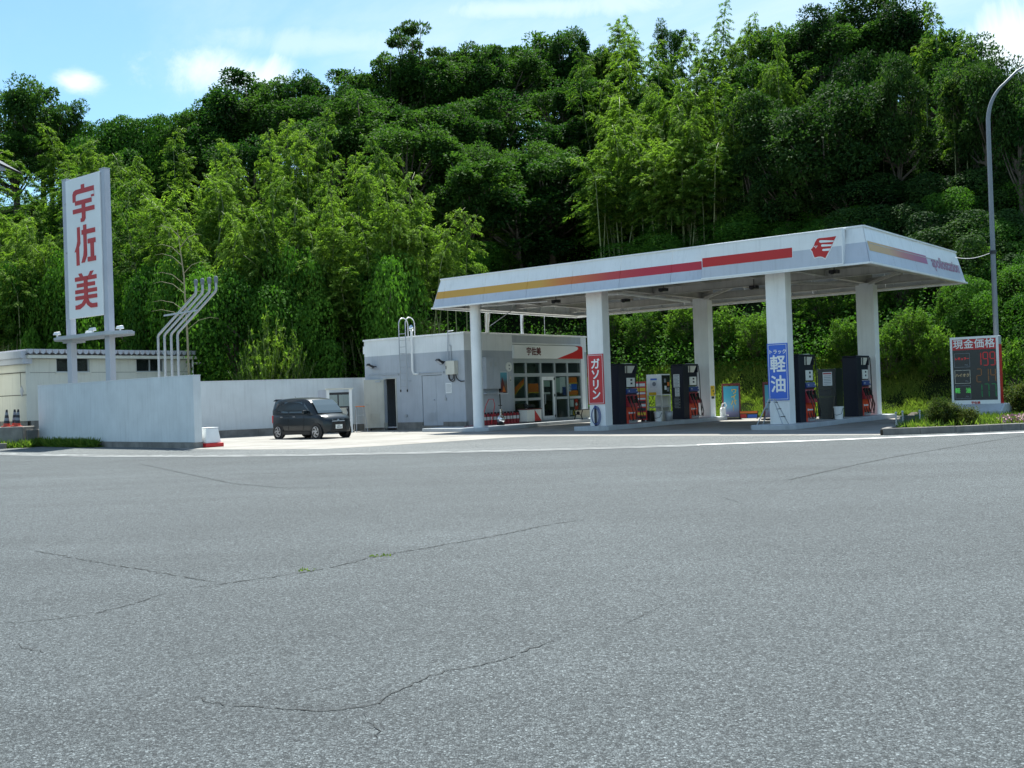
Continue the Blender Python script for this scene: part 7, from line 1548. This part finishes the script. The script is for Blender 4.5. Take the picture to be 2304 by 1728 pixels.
t = thing('warning_plate', 'small yellow warning plate on the right face of rear pillar', 'sign', (7.95, 9.4, 1.4)); MB().box(7.945, 7.955, 9.25, 9.62, 1.10, 1.55).build('plate', M['yellow'], t)
for v, z in ((9.32, 1.42), (9.42, 1.28), (9.5, 1.15)): MB().box(7.956, 7.958, v, v + .09, z, z + .08).build('pictogram', M['ink'], t)
MB().box(7.945, 7.955, 9.32, 9.55, .98, 1.08).build('lower_label', M['screen'], t)

# ---------------------------------------------------------------- planter with price sign, shrubs, low fence
PL = [(10.14, 29.12), (12.23, 29.1), (14.3, 29.5), (18, 30.1), (26, 31.6), (30, 38), (22, 48), (17, 44.8), (14.3, 38.5), (11.75, 31.9)]
mb = MB(); mb.prism(PL, (0, 0, 0), U, W_, Z, .15); struct(mb.build('planter_soil', M['soil']))
kb = thing('planter_kerb', 'weathered grey concrete kerb round the planter by the road', 'kerb', (12, 29.1, 0), 'W')
def kerb_run(p, n):
    p = smooth_line(p, 6); seg = [Vector((*q, 0)) for q in p]; tot = sum((b - a).length for a, b in zip(seg[:-1], seg[1:])); step = 1.0; acc = [seg[0]]; out = []
    cum = 0; nxt = step; cur = [seg[0]]
    for a, b in zip(seg[:-1], seg[1:]):
        l = (b - a).length
        while cum + l >= nxt:
            q = a.lerp(b, (nxt - cum) / l); out.append((cur[0], q)); cur = [q]; nxt += step
        cum += l
    out.append((cur[0], seg[-1]))
    for a, b in out:
        if (b - a).length < .1: continue
        d = (b - a).normalized(); s = Vector((-d.y, d.x, 0)); a2 = a + d * .008
        q = [a2, b, b + s * .16, a2 + s * .16]; MB().hexa([x - Z * .02 for x in q] + [x + Z * (.19 + rnd.uniform(-.004, .004)) for x in q]).build('kerb_block', M['planter_kerb'], kb, bevel=.018)
kerb_run([(10.2, 29.05), (12.23, 29.02), (14.3, 29.42), (18, 30.0), (25.8, 31.5)], 1)
kerb_run([(14.2, 38.6), (12.9, 35.2), (11.65, 31.95), (10.75, 30.2), (10.2, 29.22)], 1)
rg = np.random.default_rng(17)
def inpoly(n, poly, seed):
    r = np.random.default_rng(seed); xs = [p[0] for p in poly]; ys = [p[1] for p in poly]; out = []
    q = np.stack([r.uniform(min(xs), max(xs), n * 3), r.uniform(min(ys), max(ys), n * 3)], 1); ok = np.zeros(len(q), bool); j = len(poly) - 1
    for i in range(len(poly)):
        xi, yi = poly[i]; xj, yj = poly[j]; c = ((yi > q[:, 1]) != (yj > q[:, 1])) & (q[:, 0] < (xj - xi) * (q[:, 1] - yi) / (yj - yi + 1e-9) + xi); ok ^= c; j = i
    return q[ok][:n]
q = inpoly(26000, [(10.7, 29.6), (14, 29.9), (18, 30.6), (25, 32), (27, 38), (21, 46), (17, 43.5), (14.8, 38.4), (12.2, 32.1)], 3)
blades('planter_grass', np.column_stack([q, np.full(len(q), .15)]), .26, 'short grass and weeds covering the roadside planter', lo=.0, hi=.75)
VAR['azalea'] = [shrub_mesh(s, 700, 'azalea', 1.0, 1.0, .085, .6) for s in (91, 92)]; DIM['azalea'] = (1.0, 1.0); NAME['azalea'] = 'clipped_bush'; CAT['azalea'] = 'bush'; GRP['azalea'] = 'bushes in the planter'
plant('azalea', 12.50, 30.6, .2, .66, .50, 'round clipped bush with yellowish top at planter front', 0); plant('azalea', 12.98, 30.3, .2, .50, .42, 'darker low round bush touching the yellowish one', 1); plant('azalea', 17.7, 36.2, .2, 1.05, .95, 'broad dark bush right of the price sign base', 0); plant('azalea', 13.4, 33.0, .2, .3, .35, 'small low bush behind the wire fence', 1)
plant('shrub', 19.2, 40.5, .15, 2.6, 1.2, 'tall yellowish shrub right of the price sign', 1, False); plant('shrub', 20.6, 40.0, .15, 2.4, 1.3, 'glossy green shrub at right edge behind the price sign', 2, False)
n_ = 260; P = np.stack([rg.uniform(13.9, 15.0, n_), rg.uniform(29.75, 30.3, n_), rg.uniform(.2, .42, n_)], 1); 
V, F, tn = leaf_cloud(P, rdir(rg, n_, .5), rdir(rg, n_, 1), .07, .05, rg); M['petal'] = paint('pink_petal', (.42, .24, .27), .8)
o = lk(D.objects.new('pink_flowers', qmesh('pink_flowers', V, F, M['petal']))); tag(o, 'faded pink flowers spilling over the planter kerb', 'flowers'); o['kind'] = 'stuff'
t = thing('wire_fence', 'knee high green wire fence along the planter edge', 'fence', (11.8, 32, .15), 'W')
M['green_wire'] = paint('green_wire', (.05, .12, .09), .5)
fp = [(11.35, 31.2), (11.95, 32.3), (12.5, 32.35), (13.3, 32.1)]
for x, y in fp: mb = MB(); mb.tube([(x, y, .1), (x, y, .52)], .025, 6); mb.ball((x, y, .54), .04, 8); mb.build('post', M['steel'], t)
for (x0, y0), (x1, y1) in zip(fp[:-1], fp[1:]):
    for z in (.24, .40): MB().tube([(x0, y0, z), (x1, y1, z)], .010, 5).build('rail', M['green_wire'], t)
    mb = MB()
    for k in range(1, 10): f = k / 10; mb.tube([(x0 + (x1 - x0) * f, y0 + (y1 - y0) * f, .15), (x0 + (x1 - x0) * f, y0 + (y1 - y0) * f, .44)], .006, 4)
    mb.build('wire_mesh', M['green_wire'], t)
# price sign
ps = thing('price_sign', 'white framed fuel price sign with red header and dark number panel', 'sign', (20, 5.6, .15))
pu0, pu1, pv = 19.21, 20.77, 5.50
MB().prism([(-.42, .0), (-.42, .24), (.0, .46), (.6, .46), (1.0, .24), (1.0, .0)], (pu0 - .15, pv, .15), W_, Z, U, pu1 - pu0 + .3).build('plinth', M['island'], ps, bevel=.03)
MB().box(pu0, pu1, pv + .035, pv + .38, .55, 2.92).build('cabinet', M['white_clean'], ps, bevel=.02)
mb = MB(); mb.box(pu0, pu0 + .07, pv, pv + .034, .74, 2.92); mb.box(pu1 - .07, pu1, pv, pv + .034, .74, 2.92); mb.box(pu0 + .0701, pu1 - .0701, pv, pv + .034, 2.84, 2.92); mb.box(pu0, pu1, pv, pv + .034, .55, .739); mb.build('frame', M['white_clean'], ps)
MB().box(pu1 + .001, pu1 + .02, pv + .06, pv + .36, .56, 2.62).build('red_side', M['sign_red'], ps); MB().box(pu1 + .001, pu1 + .016, pv + .06, pv + .36, 2.63, 2.9).build('side_trim', M['steel'], ps)
hd_ = MB().box(pu0 + .071, pu1 - .071, pv + .012, pv + .034, 2.47, 2.838).build('header', M['sign_red'], ps)
mb = MB(); mb.text('現金価格', .335, ((pu0 + pu1) / 2, pv + .012, 2.65), U, Z, .018, .005, sx=1.0, sp=1.05); mb.build('lettering', M['white_clean'], hd_)
MB().box(pu0 + .071, pu1 - .071, pv + .014, pv + .034, .741, 2.468).build('number_panel', paint('number_panel', (.012, .016, .022), .25), ps)
led = {'r': emit('led_red', (.65, .02, .03), .14), 'o': emit('led_orange', (.40, .18, .05), .06), 'g': emit('led_green', (.02, .40, .12), .05)}
gsign = emit('lit_green', (.08, .55, .10), .28); rsign = emit('lit_red', (.75, .04, .05), .2); ysign = emit('lit_cream', (.5, .46, .28), .15)
SEG = {'a': (0, 1), 'b': (1, 1), 'c': (1, 0), 'd': (0, 0), 'e': (0, 0), 'f': (0, 1), 'g': (0, .5)}
DIG = {'1': 'bc', '9': 'abcdfg', '2': 'abged', '4': 'fgbc', '7': 'abc', '-1': 'bc'}
def digit(ch, u0, z0, w, h, mat):
    mb = MB(); th = .028; y0, y1 = pv + .008, pv + .0135; g = .012; hh = h / 2
    for s in DIG[ch]:
        if s in 'adg': z = z0 + (h if s == 'a' else 0 if s == 'd' else hh); mb.box(u0 + g, u0 + w - g, y0, y1, z - th / 2, z + th / 2)
        else:
            u = u0 + (w if s in 'bc' else 0); za = z0 + (hh if s in 'bf' else 0); mb.box(u - th / 2, u + th / 2, y0, y1, za + g, za + hh - g)
    return mb.build('digit', mat, ps)
for k, (row, mat, z) in enumerate(((('1', '9', '9'), 'r', 1.92), (('2', '1', '4'), 'o', 1.36), (('1', '7', '7'), 'g', .84))):
    for i, ch in enumerate(row): digit(ch, 20.05 + i * .225, z, .15, .44, led[mat])
for z0, z1, mat, words, fr in ((1.88, 2.36, rsign, 'レギュラー', 'ink_grey'), (1.32, 1.78, ysign, 'ハイオク', 'cream'), (.79, 1.25, gsign, '軽　油', 'ink_grey')):
    mb = MB(); u0, u1 = 19.33, 19.84; y = (pv + .009, pv + .0135)
    mb.box(u0, u1, *y, z0, z0 + .012); mb.box(u0, u1, *y, z1 - .012, z1); mb.box(u0, u0 + .012, *y, z0 + .012, z1 - .012); mb.box(u1 - .012, u1, *y, z0 + .012, z1 - .012); mb.build('label_frame', M[fr], ps)
    mb = MB(); sz = .105 if len(words) == 5 else .13 if len(words) == 4 else .19; mb.text(words, sz, ((u0 + u1) / 2, pv + .0135, z0 + (z1 - z0) * .60), U, Z, .022, .004, sx=.92); mb.build('lettering', mat, ps)
    mb = MB(); mb.text('円/L', .07, (u1 - .11, pv + .0135, z0 + .07), U, Z, .01, .004); mb.build('lettering', M['ink_grey'], ps)
mb = MB(); mb.text('宇佐美', .10, ((pu0 + pu1) / 2, pv - .0005, .645), U, Z, .03, .003); mb.build('lettering', M['sign_red'], ps)
# street lamp
st = thing('street_lamp', 'tall grey street lamp with curved arm at the right edge', 'street lamp', (16.85, 36.5, .1), 'W')
pts = [(16.86, 36.5, .1), (16.86, 36.5, 9.9), (16.87, 36.5, 10.5)]
for a in np.linspace(.15, 1.0, 8): pts.append((16.87 + 1.05 * (1 - math.cos(a)) * 1.0 + .12 * a, 36.5, 10.5 + 1.42 * math.sin(a)))
e = Vector(pts[-1]); pts += [tuple(e + Vector((.45, 0, .42))), tuple(e + Vector((1.0, 0, .72))), tuple(e + Vector((1.6, 0, .85)))]
rs = [.095] + [.074, .072] + list(np.linspace(.068, .045, 8)) + [.042, .038, .034]
MB().tube(pts, rs, 14).build('pole', M['lamp_grey'], st, smooth=True)
MB().ball(tuple(Vector(pts[-1]) + Vector((.35, 0, 0))), .3, 14, sq=(1.3, .6, .35)).build('lamp_head', M['pillar'], st, smooth=True)
MB().lathe([(.11, 5.78), (.11, 5.9)], (16.86, 36.5, 0), 12).build('cable_clamp', M['dark'], st)
solo(MB().tube([tuple(S(18.0, 10.2, 6.28) * (1 - k / 10) + Vector((16.86, 36.5, 5.85)) * (k / 10) - Z * .16 * math.sin(math.pi * k / 10)) for k in range(11)], .009, 5), 'overhead_cable', M['paper'], 'pale cable from canopy corner to the street lamp', 'cable', tuple(Vector((16.86, 36.5, 5.85))), 'W')
